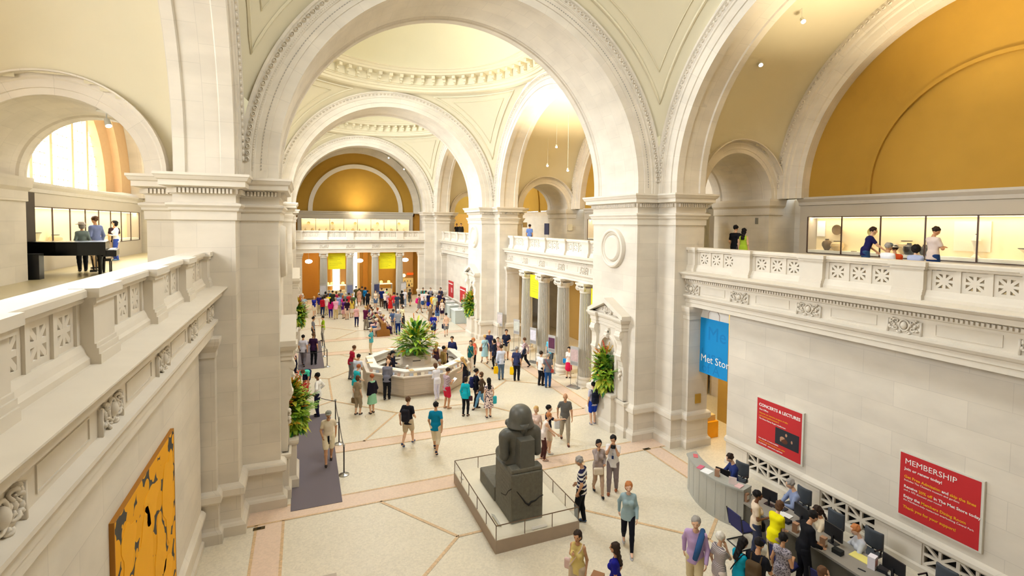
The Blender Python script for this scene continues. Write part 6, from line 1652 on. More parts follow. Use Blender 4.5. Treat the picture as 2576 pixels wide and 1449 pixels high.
for x0, x1, lab in ((-3.35, -1.3, 'white shop counter with lit cases left of the bright doorway'), (1.35, 3.5, 'white shop counter with small yellow lamps behind the right yellow banner')):
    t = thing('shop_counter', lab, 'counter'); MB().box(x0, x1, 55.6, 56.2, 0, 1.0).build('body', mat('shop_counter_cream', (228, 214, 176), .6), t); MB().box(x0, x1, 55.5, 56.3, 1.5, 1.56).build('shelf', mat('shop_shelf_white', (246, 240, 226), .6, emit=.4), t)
    MB().box(x0, x0 + .05, 55.6, 56.2, 1.0, 1.5).build('shelf_support', GREYM, t); MB().box(x1 - .05, x1, 55.6, 56.2, 1.0, 1.5).build('shelf_support', GREYM, t)
for k in range(6):
    x = (-3.1, -2.7, -1.6, 1.6, 2.35, 3.15)[k]; t = thing('shelf_lamp', 'small yellow glowing lamp on a shop counter shelf at the far end', 'lamp', (x, 55.85, 1.56), 0, 'small lamps on the far shop counters'); MB().lathe([(.08, 0), (.07, .05), (.16, .1), (.14, .28), (.05, .32)], n=14).build('shade', mat('yellow_lamp_glow', (255, 226, 120), .5, emit=1.6), t, smooth=True)
# ---- ticket counters on the far right
GCM = mat('pale_ticket_counter', (196, 204, 198), .4)
def ticket(x, y, lab, w=1.1, d=1.3, h=1.1):
    t = thing('ticket_counter', lab, 'counter', (x, y, 0)); MB().box(-w / 2, w / 2, -d / 2, d / 2, .0, h - .05).build('body', GCM, t); MB().box(-w / 2 - .05, w / 2 + .05, -d / 2 - .05, d / 2 + .05, h - .05, h).build('top', mat('white_ticket_top', (226, 230, 228), .35), t)
    MB().box(-.12, .12, -.1, .1, h, h + .02).build('till_tray', GREYM, t)
ticket(6.45, 39.9, 'pale ticket counter nearest the middle right niche'); ticket(7.35, 40.6, 'tall pale kiosk with a dark panel beside the ticket counters', .6, .7, 1.5); ticket(6.55, 42.3, 'pale ticket counter second from the near end of the right wall row', .8, .9)
for k, y in enumerate((44.3, 46.2, 48.1)): ticket(6.75, y, ('pale ticket counter in the middle of the right wall row', 'pale ticket counter fourth in the right wall row', 'pale ticket counter farthest down the right wall row')[k], .8, .9)
# ---- wooden bench rows
BW = mat('oak_bench_wood', (142, 92, 30), .5, noise=.15, scale=3)
t = thing('wooden_bench', 'long double sided wooden bench seen end on beyond the information desk', 'bench')
m = MB(); m.prism_y([(-.62, 0), (.30, 0), (.30, .40), (.06, .50), (.02, .95), (-.30, .95), (-.34, .50), (-.62, .40)], 36.6, 36.7); m.build('end_panel', BW, t)
m = MB(); m.prism_y([(-.62, 0), (.30, 0), (.30, .40), (.06, .50), (.02, .95), (-.30, .95), (-.34, .50), (-.62, .40)], 45.4, 45.5); m.build('end_panel', BW, t)
MB().box(-.60, .28, 36.7, 45.4, .36, .42).build('seat', BW, t); MB().box(-.58, .26, 36.7, 45.4, .05, .36).build('base', BW, t)
m = MB(); m.prism_y([(-.30, .42), (-.02, .42), (-.06, .93), (-.26, .93)], 36.7, 45.4); m.build('backrest', BW, t)
# ---- shop doorway things
o = MB().box(-.05, .05, -.04, .04, 0, 5.1).build('yellow_post', mat('bright_yellow_post', (246, 168, 10), .5, emit=.15)); o.location = (8.86, 15.35, 0); tag(o, 'tall bright yellow post inside the doorway under the blue banner', 'post'); MB().box(-.08, -.055, -.04, .04, 0, 5.1).build('red_edge', mat('red_post_edge', (200, 60, 30), .5), o)
o = MB().box(-.26, .26, -.3, .3, 0, .62).build('yellow_box', mat('yellow_stand', (240, 160, 10), .5, emit=.1)); o.location = (9.06, 14.95, 0); tag(o, 'bright yellow box at the foot of the yellow post', 'box')
o = MB().box(-.2, .2, -.25, .25, 0, .22).build('paper_pile', mat('buff_paper_pile', (232, 206, 150), .7)); o.location = (9.06, 15.0, .62); tag(o, 'pale pile of papers on top of the bright yellow box', 'paper')
# curved grey desk in the right side room, and things on its wall
fr = bez([(9.6, 25.3), (8.9, 24.2), (8.9, 23.0), (9.5, 22.0)], 10); poly_counter('curved_counter', fr, [(x + .5, y + .05) for x, y in fr], 0, 1.1, .05, mat('blue_grey_counter', (150, 150, 152), .5), mat('buff_top', (206, 190, 150), .5), 'curved blue grey counter in the side room behind the fluted columns')
o = MB().box(-.02, .02, -.55, .55, 0, 1.3).build('wall_map', mat('yellow_wall_map', (204, 160, 40), .7)); o.location = (12.36, 23.7, 1.75); tag(o, 'yellow panel on the wall of the right side room', 'panel')
o = MB(); o.tube([(0, -.6, 0), (0, .6, .12), (0, .7, .18)], .03, 6); o = o.build('wall_bracket', BLACK); o.location = (12.3, 23.7, 1.55); tag(o, 'black bar below the yellow wall panel of the right side room', 'bracket')
small('desk_phone', 'small dark object on the side room counter', 'telephone', 9.3, 23.2, 1.1, (.12, .12, .2), (34, 60, 40))
# gallery wall details
small('gallery_plaque', 'square tan plaque on the middle right gallery pier', 'plaque', 9.3, 33.22, 7.9, (.34, .03, .36), (196, 170, 120)); small('gallery_notice', 'small pale framed notice on the gallery pier right of the tan plaque', 'notice', 13.0, 33.22, 7.7, (.36, .03, .46), (226, 216, 190))
small('gallery_notice_board', 'dark framed notice board on a stand in the middle right gallery', 'notice board', 9.6, 30.3, 7.45, (.06, .62, .75), (30, 30, 54))
o = MB(); o.tube([(0, -.26, 0), (0, -.26, 1.15)], .02, 6); o.tube([(0, .26, 0), (0, .26, 1.15)], .02, 6); o = o.build('board_stand', STEEL); o.location = (9.6, 30.3, GZ); tag(o, 'steel legs that carry the dark framed notice board', 'stand')
# elevator door on the right gallery
o = MB().box(10.3, 12.1, 18.3, 18.6, GZ, 8.75).build('door_3', mat('pale_gallery_door', (206, 200, 180), .6)); struct(o); MB().box(10.9, 11.05, 18.27, 18.3, GZ, 8.6).build('door_gap', mat('dark_door_gap', (110, 104, 60), .7), o)
o = MB().box(-.07, .07, -.02, .02, -.13, .13).build('wall_switch_box', mat('grey_switch_box', (120, 118, 110), .5)); o.location = (11.9, 15.46, 8.35); tag(o, 'small grey control box on the right gallery pier', 'box')
# things cut by the bottom edge of the picture
o = MB().box(-.17, .17, -.17, .17, 0, .84).build('donation_box', mat('pale_box_top', (190, 176, 160), .6)); o.location = (-5.0, 10.62, 0); tag(o, 'pale pedestal box cut by the bottom picture edge', 'box')
o = MB().obox((0, 0, .12), (.34, .26, .24)).build('brown_bag', mat('brown_paper', (156, 110, 74), .7)); o.location = (.62, 9.42, 0); o.rotation_euler = (0, 0, .7); tag(o, 'brown box-shaped bag on the floor at the bottom picture edge', 'bag')
# ================================================================ PEOPLE
PAT = {'plaid_shirt': pattern_mat('plaid_shirt', (226, 206, 210), (110, 70, 96), 'check', 34), 'navy_stripes': pattern_mat('navy_stripes', (240, 234, 226), (26, 24, 66), 'stripe', 9.5), 'patterned_blouse': pattern_mat('patterned_blouse', (226, 200, 206), (70, 44, 96), 'blot', 26), 'floral_dress': pattern_mat('floral_dress', (236, 214, 206), (28, 24, 56), 'blot', 16), 'fine_stripes': pattern_mat('fine_stripes', (210, 200, 196), (120, 110, 116), 'stripe', 34), 'grey_print_top': pattern_mat('grey_print_top', (176, 168, 180), (90, 84, 96), 'blot', 30)}
FOLK = [
(-4.68,17.77,0,3.1,'m','walk2',1.76,'m','short','grey','tee',(232,216,190),'shorts',(236,222,190),(50,40,40),'man in cream polo and shorts walking on the near mat, black sweater round his waist',None,0.017,(('cap',(150,150,140)),('waistknot',(26,26,32)))),
(-4.9,22.32,0,1.2,'m','hips',1.8,'d','short','black','long',(240,238,236),'trousers',(28,28,60),(26,26,32),'man in white shirt and navy trousers, hand on hip, beyond the near mat',None,0.017,()),
(-5.35,25.82,0,2.88,'m','bend',1.72,'m','short','brown','tee',(80,214,190),'shorts',(30,34,74),(50,40,40),'person in turquoise bending over a red bag behind the flowers of the left niche',None,0.022,()),
(-5.47,30.43,0,-0.17,'m','walk',1.76,'m','short','black','tee',(206,206,224),'trousers',(112,106,116),(26,26,32),'man in a pale grey T-shirt walking away on the farther mat',None,0.022,()),
(-4.93,30.57,0,-0.37,'m','carry',1.8,'m','short','brown','tee',(52,24,60),'trousers',(26,26,32),(26,26,32),'man in a dark purple T-shirt and black trousers on the farther mat',None,0.022,()),
(-5.91,29.29,0,-1.55,'m','stand',1.74,'m','short','black','long',(232,200,196),'trousers',(28,26,50),(26,26,32),'person in pale pink and dark trousers half hidden by the left pier',None,0.022,()),
(-4.85,36.3,0,-1.59,'m','carry',1.72,'m','short','black','tee',(134,134,144),'trousers',(26,26,32),(26,26,32),'man in a grey shirt talking to the person in lime green',None,0.022,()),
(-4.21,36.57,0,1.54,'m','carry',1.7,'l','short','black','tee',(160,196,30),'trousers',(186,180,172),(26,26,32),'person in a lime green shirt left of the wooden bench',None,0.022,()),
(-1.6,31.78,0,1.1,'f','carry',1.64,'l','bob','blond','tee',(80,170,180),'slim',(206,184,150),(50,40,40),'person in a teal top and pale cap standing behind the information desk',None,0.022,(('cap',(240,236,226)),)),
(-3.21,27.01,0,-1.31,'m','counter',1.74,'m','short','brown','tee',(176,26,58),'trousers',(130,130,134),(26,26,32),'man in a crimson T-shirt leaning on the left side of the information desk',None,0.022,()),
(-3.1,24.86,0,-0.53,'m','counter',1.78,'m','short','black','tee',(206,214,232),'trousers',(150,140,140),(26,26,32),'man in pale blue T-shirt and grey trousers left of the information desk',None,0.022,()),
(-3.31,23.49,0,-1.14,'f','counter',1.68,'l','short','red','tee',(40,190,206),'trousers',(226,222,216),(50,40,40),'person in a turquoise T-shirt with red hair left of the information desk',None,0.022,()),
(-3.34,21.91,0,-0.79,'f','stand',1.64,'l','bob','brown','tee',(166,148,120),'capri',(160,142,116),(50,40,40),'woman in beige with a brown bag left of the woman in the mint dress',None,0.017,()),
(-2.76,21.84,0,0.4,'f','strap',1.66,'l','bun','red','dress',(146,200,166),'none',None,(50,40,40),'woman in a mint green dress and black cardigan in front of the information desk',None,0.017,()),
(-1.92,23.33,0,-0.41,'m','counter',1.8,'l','bald','grey','long',(124,124,140),'trousers',(26,26,32),(26,26,32),'balding man in grey-blue shirt and black trousers leaning on the information desk front',None,0.017,()),
(-1.43,24.87,0,1.77,'f','counter',1.62,'l','bob','brown','vest',(36,30,36),'trousers',(26,26,32),(26,26,32),'woman in a black waistcoat leaning over inside the left of the information desk',None,0.022,()),
(-1.48,25.37,0,2.64,'f','stand',1.6,'m','short','dark','long',(44,28,40),'trousers',(26,26,32),(26,26,32),'dark-haired person in black inside the desk left of the big navy coat',None,0.022,()),
(-1.39,25.12,0,-2.27,'m','carry',1.76,'l','short','black','coat',(44,44,66),'trousers',(26,26,32),(26,26,32),'person in a navy coat and dark hat inside the information desk beside the stone block',None,0.022,(('cap',(26,26,32)),)),
(-0.78,24.32,0,2.78,'f','sitdesk',1.62,'l','bob','white','tee',(240,220,196),'trousers',(130,130,134),(26,26,32),'white-haired seated woman behind the front of the information desk',None,0.022,()),
(1.26,25.3,0,-1.28,'m','carry',1.74,'m','short','black','long',(170,140,80),'trousers',(96,70,50),(26,26,32),'man in a khaki shirt behind the right of the big flowers',None,0.022,()),
(1.16,26.4,0,-0.59,'f','stand',1.68,'l','long','blond','tank',(90,60,80),'skirt',(40,26,30),(26,26,32),'long-haired woman in a plum top inside the right of the information desk',None,0.022,()),
(1.17,26.66,0,2.53,'m','sitdesk',1.62,'l','short','red','tee',(236,236,240),'trousers',(70,96,140),(26,26,32),'small person in white behind the woman in the plum top',None,0.022,()),
(0.94,24.75,0,2.56,'f','sitdesk',1.64,'m','short','grey','tee',(244,238,230),'trousers',(130,130,134),(26,26,32),'seated person in a white shirt inside the information desk right of the stone block',None,0.022,()),
(2.24,27.16,0,2.52,'m','stand',1.78,'m','short','dark','long',(34,40,84),'trousers',(26,26,32),(26,26,32),'man in a navy jacket standing beyond the right side of the information desk',None,0.022,()),
(1.4,25.32,0,1.13,'f','stand',1.66,'l','short','blond','tank',(26,26,32),'trousers',(26,26,32),(26,26,32),'blond woman in a black sleeveless top inside the right edge of the information desk',None,0.022,()),
(1.76,23.04,0,0.75,'f','counter',1.68,'l','long','blond','tank',(26,26,32),'trousers',(24,20,40),(26,26,32),'blond woman in black with a dark shoulder bag at the right of the information desk',None,0.017,(('strap',(26,26,32),1),)),
(0.22,22.45,0,0.28,'f','counter',1.66,'l','bob','brown','long',(232,230,240),'slim',(226,222,240),(240,238,236),'woman in a white jacket and white trousers at the right front of the information desk',None,0.017,()),
(0.34,21.27,0,-1.31,'m','read',1.76,'m','short','dark','tee',('P','plaid_shirt'),'shorts',(206,36,66),(190,150,120),'man in a plaid shirt and red shorts reading a leaflet by the information desk',None,0.017,(('paper',(240,238,236)),)),
(3.05,26.26,0,2.66,'f','walk',1.68,'l','long','dark','tank',(24,104,112),'slim',(232,214,196),(240,238,236),'woman in teal sleeveless top and white trousers walking beside the woman in coral',None,0.022,(('strap',(200,190,110),-1),)),
(3.34,26.73,0,2.83,'f','walk2',1.7,'l','curly','ginger','tank',(240,110,84),'slim',(26,26,32),(26,26,32),'curly-haired woman in a coral top walking beside the woman in teal',None,0.022,()),
(4.77,28.06,0,-0.52,'m','stand',1.78,'m','bald','grey','tee',(48,50,92),'shorts',(70,70,90),(26,26,32),'bald man in navy behind the woman in the pale blue dress',None,0.022,()),
(4.27,27.42,0,0.01,'f','walk',1.66,'l','short','blond','dress',(180,222,232),'none',None,(50,40,40),'short-haired woman in a pale blue dress with a brown bag',None,0.022,(('strap',(60,70,90),-1),)),
(4.42,26.25,0,0.86,'f','stand',1.66,'l','tail','black','long',(26,32,56),'slim',(26,26,32),(26,26,32),'dark-haired woman in navy suit with a navy shoulder bag left of the man in white',None,0.022,()),
(4.89,26.93,0,2.78,'f','stand',1.58,'l','short','brown','tee',(214,170,160),'trousers',(26,26,32),(26,26,32),'person in dusty pink behind the woman in the navy suit',None,0.022,()),
(4.07,24.28,0,-0.2,'m','phone',1.8,'m','short','dark','long',(214,220,240),'trousers',(90,112,140),(50,40,40),'man in white shirt and jeans carrying a yellow bag, his hand at his head',None,0.017,()),
(5.76,27.79,0,2.76,'m','carry',1.8,'m','short','dark','tee',(30,34,56),'shorts',(206,190,160),(50,40,40),'man in a navy polo and khaki shorts holding a camera at his waist',None,0.022,()),
(4.75,23.81,0,-0.67,'m','stand',1.76,'m','short','grey','tee',(50,58,96),'trousers',(26,26,32),(26,26,32),'man in a blue T-shirt and black trousers carrying a yellow bag in his left hand',None,0.017,()),
(6.11,25.87,0,0.8,'f','walk',1.68,'l','short','brown','long',('P','patterned_blouse'),'trousers',(26,26,32),(26,26,32),'woman in a patterned blouse striding left with a dark shoulder bag',None,0.022,()),
(5.59,22.67,0,-1.24,'m','strap',1.72,'m','short','dark','tee',(236,232,228),'trousers',(26,26,32),(26,26,32),'man in a white shirt and black trousers standing beside a grey-haired person in jeans',None,0.017,()),
(5.79,22.26,0,-0.55,'m','stand',1.7,'l','short','grey','tee',(104,106,114),'trousers',(36,78,136),(50,40,40),'grey-haired person in a grey T-shirt and blue jeans with a red bag strap',None,0.017,(('strap',(190,70,60),1),)),
(7.48,25.36,0,2.5,'m','stand',1.76,'l','bald','grey','tee',(96,196,228),'shorts',(90,100,110),(26,26,32),'man in a sky blue shirt behind the sign stand with the portrait poster',None,0.022,()),
(7.57,23.34,0,2.28,'f','carry',1.62,'l','short','black','tee',(238,224,216),'skirt',(216,24,74),(50,40,40),'woman in a white top and crimson skirt with a blue bag between the columns',None,0.022,()),
(0.85,20.12,0,-0.74,'f','stand',1.66,'l','bob','dark','long',(20,178,196),'slim',(26,26,32),(26,26,32),'woman in a turquoise hooded jacket and black trousers seen from behind',None,0.017,()),
(1.58,20.93,0,-1.72,'f','carry',1.7,'m','bun','black','long',(24,24,36),'trousers',(22,22,30),(26,26,32),'woman dressed in black carrying a navy backpack right of the turquoise jacket',None,0.017,()),
(1.73,20.62,0,1.24,'f','walk',1.62,'l','bob','brown','long',(80,60,44),'slim',(110,160,196),(50,40,40),'woman in a brown top and pale jeans facing the woman in black',None,0.017,()),
(1.72,19.65,0,-0.09,'f','stand',1.64,'l','long','black','dress',('P','floral_dress'),'none',None,(50,40,40),'woman with long dark hair in a black and cream floral dress with a turquoise bag',None,0.017,()),
(-1.95,18.13,0,-0.63,'m','walk2',1.78,'l','short','brown','tee',(30,30,40),'shorts',(206,186,156),(60,80,120),'man in a black T-shirt and khaki shorts with a black backpack walking away',None,0.017,()),
(-1.15,17.2,0,-0.42,'m','walk',1.8,'m','short','black','tee',(0,128,166),'capri',(226,210,180),(30,40,70),'man in a bright teal blue T-shirt and cream trousers walking away',None,0.017,()),
(3.55,16.36,0,2.81,'m','walk',1.82,'m','bald','grey','tee',(104,102,98),'trousers',(176,164,144),(90,50,40),'bald man in a grey polo and khaki trousers carrying a white plastic bag',None,0.017,()),
(2.2,16.02,0,2.35,'f','stand',1.62,'l','bob','blond','tee',(226,200,186),'trousers',(30,34,74),(26,26,32),'blond woman in a pale top just behind the statue',None,0.017,()),
(2.55,15.76,0,-1.95,'m','point',1.7,'l','short','black','tee',(28,28,44),'shorts',(224,206,180),(240,238,236),'boy in a black T-shirt and cream shorts reaching forward beside the statue',None,0.017,()),
(2.16,15.36,0,-1.94,'f','reach',1.64,'l','short','ginger','tank',(236,220,210),'slim',(80,44,40),(190,160,140),'short-haired woman in a white sleeveless top and brown trousers beside the statue',None,0.017,()),
(5.44,17.45,0,-0.12,'m','strap',1.7,'l','short','black','tee',(190,186,206),'shorts',(26,60,170),(150,150,170),'boy in grey T-shirt and blue shorts with a black backpack at the niche',None,0.017,()),
(2.74,12.76,0,2.83,'f','phonewalk',1.64,'m','bob','black','long',(176,160,154),'slim',(190,160,136),(26,26,32),'woman in a mauve grey cardigan with a cream shoulder bag, hand at her mouth',None,0.017,()),
(3.22,12.7,0,2.46,'m','camwalk',1.74,'m','short','black','tee',(236,232,230),'trousers',(140,126,126),(150,84,50),'man in a white shirt and grey trousers holding a camera to his face',None,0.017,(('lanyard',(40,60,110)),)),
(1.52,11.66,0,0.77,'m','look',1.8,'m','short','grey','tee',('P','navy_stripes'),'trousers',(16,16,20),(60,80,110),'man in a navy and white striped polo and black trousers beside the platform corner',None,0.017,()),
(2.03,10.25,0,2.6,'f','walk',1.7,'p','bob','ginger','long',(158,182,190),'slim',(22,22,34),(190,190,196),'woman in a pale blue sweater and black trousers walking toward the camera',None,0.017,()),
(-0.09,9.07,0,2.26,'f','strap',1.62,'m','bob','dark','tank',(226,204,130),'shorts',(206,186,160),(50,40,40),'woman in a pale yellow sleeveless top and beige shorts below the platform',None,0.017,(('strap',(226,200,190),1),)),
(0.42,8.42,0,0.71,'f','stand',1.62,'m','long','dark','tee',(26,28,140),'trousers',(26,26,32),(26,26,32),'long-haired woman in a royal blue T-shirt at the bottom picture edge',None,0.017,()),
(2.39,8.31,0,2.3,'m','walk',1.8,'l','short','grey','long',(190,160,204),'trousers',(214,196,156),(50,40,40),'man in a lavender shirt with a blue jacket over his shoulder and khaki trousers',None,0.017,(('sash',(52,92,146)),)),
(2.65,7.89,0,-1.67,'f','phone',1.64,'l','short','white','tee',('P','fine_stripes'),'trousers',(236,222,216),(50,40,40),'white-haired woman in a finely striped top and white trousers with a hand to her chin',None,0.017,(('waistknot',(236,214,140)),)),
(2.92,7.6,0,-1.71,'f','read',1.62,'l','long','black','tee',(10,150,176),'trousers',(16,40,70),(26,26,32),'woman with long black hair in a turquoise T-shirt near the visitor chairs',None,0.017,(('strap',(26,26,32),-1),)),
(3.07,7.3,0,-1.21,'m','read',1.74,'m','short','black','tee',(22,22,30),'trousers',(40,40,50),(26,26,32),'man in a black T-shirt and navy cap with a brown and lime backpack',None,0.017,(('cap',(30,36,80)),)),
(3.86,7.37,0,-1.42,'f','carry2',1.64,'m','short','black','vest',('P','grey_print_top'),'skirt',(150,120,104),(26,26,32),'woman in a grey printed sleeveless top and tan skirt seen from behind',None,0.017,()),
(4.74,8.82,0,-2.25,'f','carry2',1.66,'d','short','black','tee',(224,204,180),'trousers',(60,66,90),(26,26,32),'woman in cream top with a black handbag standing at the long desk',None,0.017,()),
(4.74,8.31,0,-1.5,'f','counter',1.64,'l','bob','brown','tee',(244,232,10),'trousers',(206,184,150),(26,26,32),'woman in a bright yellow T-shirt bending over the long desk',None,0.017,()),
(4.89,7.68,0,-1.99,'m','counter',1.76,'m','short','black','long',(18,18,24),'trousers',(26,26,32),(26,26,32),'person dressed in black leaning over the long desk',None,0.017,()),
(4.21,6.68,0,-2.36,'f','sit',1.66,'l','bob','brown','long',(40,40,80),'trousers',(26,26,32),(26,26,32),'brown-haired person cut by the bottom picture edge beside the long desk',None,0.017,()),
(6.34,11.06,0,1.12,'m','sitdesk',1.78,'l','short','dark','long',(38,52,110),'trousers',(26,26,32),(26,26,32),'seated man in a navy shirt working behind the curved counter',None,0.017,()),
(6.64,9.28,0,0.93,'m','sitdesk',1.8,'l','short','grey','long',(140,152,186),'trousers',(26,26,32),(26,26,32),'seated grey-haired man in a pale blue shirt behind the long desk',None,0.017,()),
(6.27,8.25,0,0.89,'f','sitdesk',1.66,'m','tail','dark','long',(238,220,190),'trousers',(26,26,32),(26,26,32),'seated woman with a dark ponytail and cream top behind the long desk',None,0.017,()),
(6.34,7.36,0,0.92,'f','sitdesk',1.68,'p','short','ginger','long',(204,206,214),'trousers',(26,26,32),(26,26,32),'seated red-haired woman in a pale jacket behind the long desk',None,0.017,()),
(10.56,15.27,6.35,-1.33,'m','walk',1.78,'l','short','black','tee',(26,26,32),'trousers',(80,70,70),(26,26,32),'man in a black T-shirt walking away on the near right gallery',None,0.017,()),
(10.56,14.85,6.35,-1.26,'f','stand',1.66,'l','long','black','tank',(176,206,60),'slim',(150,190,60),(26,26,32),'woman in lime green beside the man in black on the right gallery',None,0.017,()),
(12.15,11.22,6.35,-2.32,'m','reach',1.78,'l','short','dark','tee',(32,30,84),'trousers',(48,78,120),(26,26,32),'man in a navy T-shirt standing at the showcase divider on the right gallery',None,0.017,()),
(11.37,9.85,6.35,-0.69,'m','sit',1.6,'m','short','dark','tee',(232,90,44),'trousers',(70,96,140),(26,26,32),'small seated person in orange with a pale hat on the right gallery',None,0.017,(('sunhat',(226,214,190)),)),
(10.65,9.56,6.35,-1.73,'m','sit',1.7,'m','short','grey','tee',(238,238,246),'trousers',(30,34,74),(26,26,32),'seated person in white with a grey cap on the right gallery',None,0.017,(('cap',(112,124,136)),)),
(10.65,8.85,6.35,-1.24,'f','sit',1.66,'l','curly','black','tee',(180,190,226),'trousers',(30,34,74),(26,26,32),'seated person in lavender with dark curly hair on the right gallery',None,0.017,()),
(11.91,9.1,6.35,-1.96,'m','read',1.78,'m','short','dark','tee',(228,212,204),'trousers',(34,66,124),(26,26,32),'man in a white short-sleeved shirt and blue jeans looking into the showcase',None,0.017,()),
(-12.39,21.51,6.35,0.49,'f','stand',1.64,'m','bob','grey','long',(120,136,138),'trousers',(26,26,32),(26,26,32),'woman in a wide hat and grey jacket beyond the piano on the left gallery',None,0.022,(('sunhat',(214,200,190)),)),
(-12.34,22.56,6.35,1.0,'m','carry',1.86,'m','short','brown','long',(112,124,170),'trousers',(176,150,116),(50,40,40),'tall man in a blue shirt and tan trousers on the left gallery',None,0.022,()),
(-13.1,27.19,6.35,-2.87,'f','carry',1.7,'l','short','dark','tee',(60,40,50),'slim',(196,176,160),(50,40,40),'woman in a dark top and pale trousers facing the tall man on the left gallery',None,0.022,()),
(-13.01,27.08,6.35,1.84,'f','carry',1.7,'l','bob','black','long',(232,230,240),'trousers',(56,80,170),(90,140,200),'woman in a white jacket and blue jeans with a tan bag on the left gallery',None,0.022,()),
(9.27,32.32,6.35,-0.78,'m','stand',1.74,'m','short','dark','tee',(110,140,210),'trousers',(30,34,74),(26,26,32),'person in a blue shirt beside the dark notice board on the middle right gallery',None,0.022,()),
(9.31,50.71,6.35,2.86,'m','stand',1.74,'m','short','black','tee',(26,26,32),'trousers',(26,26,32),(26,26,32),'dark figure at the left on the far right gallery',None,0.03,()),
(9.31,49.14,6.35,2.85,'m','stand',1.78,'m','short','black','long',(40,36,30),'trousers',(26,26,32),(26,26,32),'dark figure at the right on the far right gallery',None,0.03,()),
(-5.47,47.02,0,-3.14,'m','hips',1.76,'l','short','grey','tee',(166,190,206),'trousers',(100,130,160),(50,40,40),'man in a pale blue shirt and jeans at the left end of the far crowd',None,0.03,()),
(-4.61,46.52,0,-2.64,'f','cross',1.72,'l','short','blond','long',(30,40,150),'shorts',(230,214,190),(50,40,40),'person in royal blue and white shorts at the left of the far crowd',None,0.03,()),
(-4.16,47.8,0,2.94,'m','stand',1.72,'m','short','dark','tee',(44,34,120),'trousers',(204,184,146),(50,40,40),'person in indigo behind the royal blue figure of the far crowd',None,0.03,()),
(-3.93,46.69,0,-0.38,'f','carry',1.64,'m','bob','dark','long',(190,20,44),'slim',(40,56,96),(50,40,40),'woman in a red jacket and dark jeans in the far crowd',None,0.03,()),
(-3.6,46.78,0,-0.04,'m','stand',1.74,'m','short','dark','tee',(240,220,214),'trousers',(214,196,150),(50,40,40),'man in a white T-shirt and khaki trousers in the far crowd',None,0.03,()),
(-3.41,47.54,0,0.13,'m','carry',1.76,'m','short','brown','tee',(236,220,20),'trousers',(96,70,50),(50,40,40),'person in bright yellow in the far crowd',None,0.03,()),
(-3.31,45.28,0,-0.22,'f','stand',1.64,'m','long','black','long',(204,20,120),'slim',(50,30,140),(50,40,40),'woman with long black hair in a magenta top and violet trousers in the far crowd',None,0.03,()),
(-2.94,44.58,0,-0.14,'m','cross',1.8,'l','short','grey','tee',(244,180,210),'trousers',(214,190,140),(50,40,40),'man in a pink shirt and khaki trousers in the front of the far crowd',None,0.03,()),
(-2.55,46.82,0,0.11,'m','stand',1.78,'m','short','brown','long',(150,170,220),'trousers',(200,180,150),(50,40,40),'man in a pale blue shirt behind the man in pink of the far crowd',None,0.03,()),
(-2.22,46.71,0,0.63,'f','stand',1.66,'m','bob','red','tee',(220,50,140),'slim',(50,30,90),(50,40,40),'woman in hot pink behind the purple shawl in the far crowd',None,0.03,()),
(-2.29,44.73,0,0.45,'f','carry',1.64,'l','bob','dark','tee',(90,30,130),'skirt',(236,180,190),(50,40,40),'woman in purple and a pink skirt in the far crowd',None,0.03,()),
(-2.08,44.09,0,0.1,'m','stand',1.7,'m','short','black','tee',(44,22,44),'shorts',(236,206,190),(50,40,40),'person in a dark top and beige shorts at the front right of the left crowd',None,0.03,()),
(-1.63,44.89,0,0.09,'f','stand',1.66,'m','long','brown','tee',(240,206,90),'skirt',(240,224,210),(50,40,40),'woman in a yellow top and white skirt in the far crowd',None,0.03,()),
(-1.63,40.78,0,-0.44,'f','stand',1.68,'l','short','white','tee',(240,186,190),'slim',(36,36,80),(50,40,40),'person in a pink T-shirt and navy jeans standing alone left of the benches',None,0.03,()),
(-1.1,39.33,0,-0.81,'m','cross',1.8,'l','short','blond','tee',(96,22,66),'trousers',(166,152,134),(50,40,40),'man in a maroon polo and grey trousers beside the benches',None,0.03,()),
(-3.97,50.9,0,2.76,'m','stand',1.74,'m','short','black','tee',(240,236,232),'trousers',(190,180,170),(50,40,40),'person in white before the first far column',None,0.03,()),
(-3.56,49.58,0,-0.04,'f','stand',1.68,'m','bob','black','long',(60,56,50),'trousers',(26,26,32),(50,40,40),'dark-haired person in charcoal at the back of the left crowd',None,0.03,()),
(-3.22,50.17,0,-0.04,'m','stand',1.74,'m','short','grey','tee',(50,110,160),'trousers',(26,26,32),(50,40,40),'person in steel blue at the back of the left crowd',None,0.03,()),
(-2.95,49.37,0,-0.22,'m','stand',1.78,'m','short','dark','tee',(56,60,44),'trousers',(26,26,32),(50,40,40),'person in dark olive at the back of the left crowd',None,0.03,()),
(-2.61,49.72,0,-0.06,'f','stand',1.66,'m','bob','brown','tee',(196,50,90),'trousers',(30,34,74),(50,40,40),'person in rose red at the back of the left crowd',None,0.03,()),
(-2.22,49.82,0,-0.06,'m','stand',1.78,'m','short','brown','tee',(110,122,140),'trousers',(26,26,32),(50,40,40),'person in slate grey at the back of the left crowd',None,0.03,()),
(-1.86,48.32,0,0.1,'f','stand',1.68,'l','short','white','tee',(110,140,136),'trousers',(204,184,146),(50,40,40),'white-haired person in grey-green at the back of the left crowd',None,0.03,()),
(-1.63,47.79,0,0.27,'m','stand',1.72,'m','short','dark','tee',(200,50,60),'trousers',(70,96,140),(50,40,40),'person in a brick red shirt at the right of the left crowd',None,0.03,()),
(-1.35,47.04,0,-0.09,'m','stand',1.72,'l','short','blond','tee',(80,110,60),'trousers',(70,90,50),(50,40,40),'person in leaf green beside the woman in yellow',None,0.03,()),
(-0.59,52.28,0,-0.09,'m','stand',1.78,'m','short','black','tee',(110,100,60),'trousers',(96,86,56),(50,40,40),'person in olive before the bright far doorway',None,0.03,()),
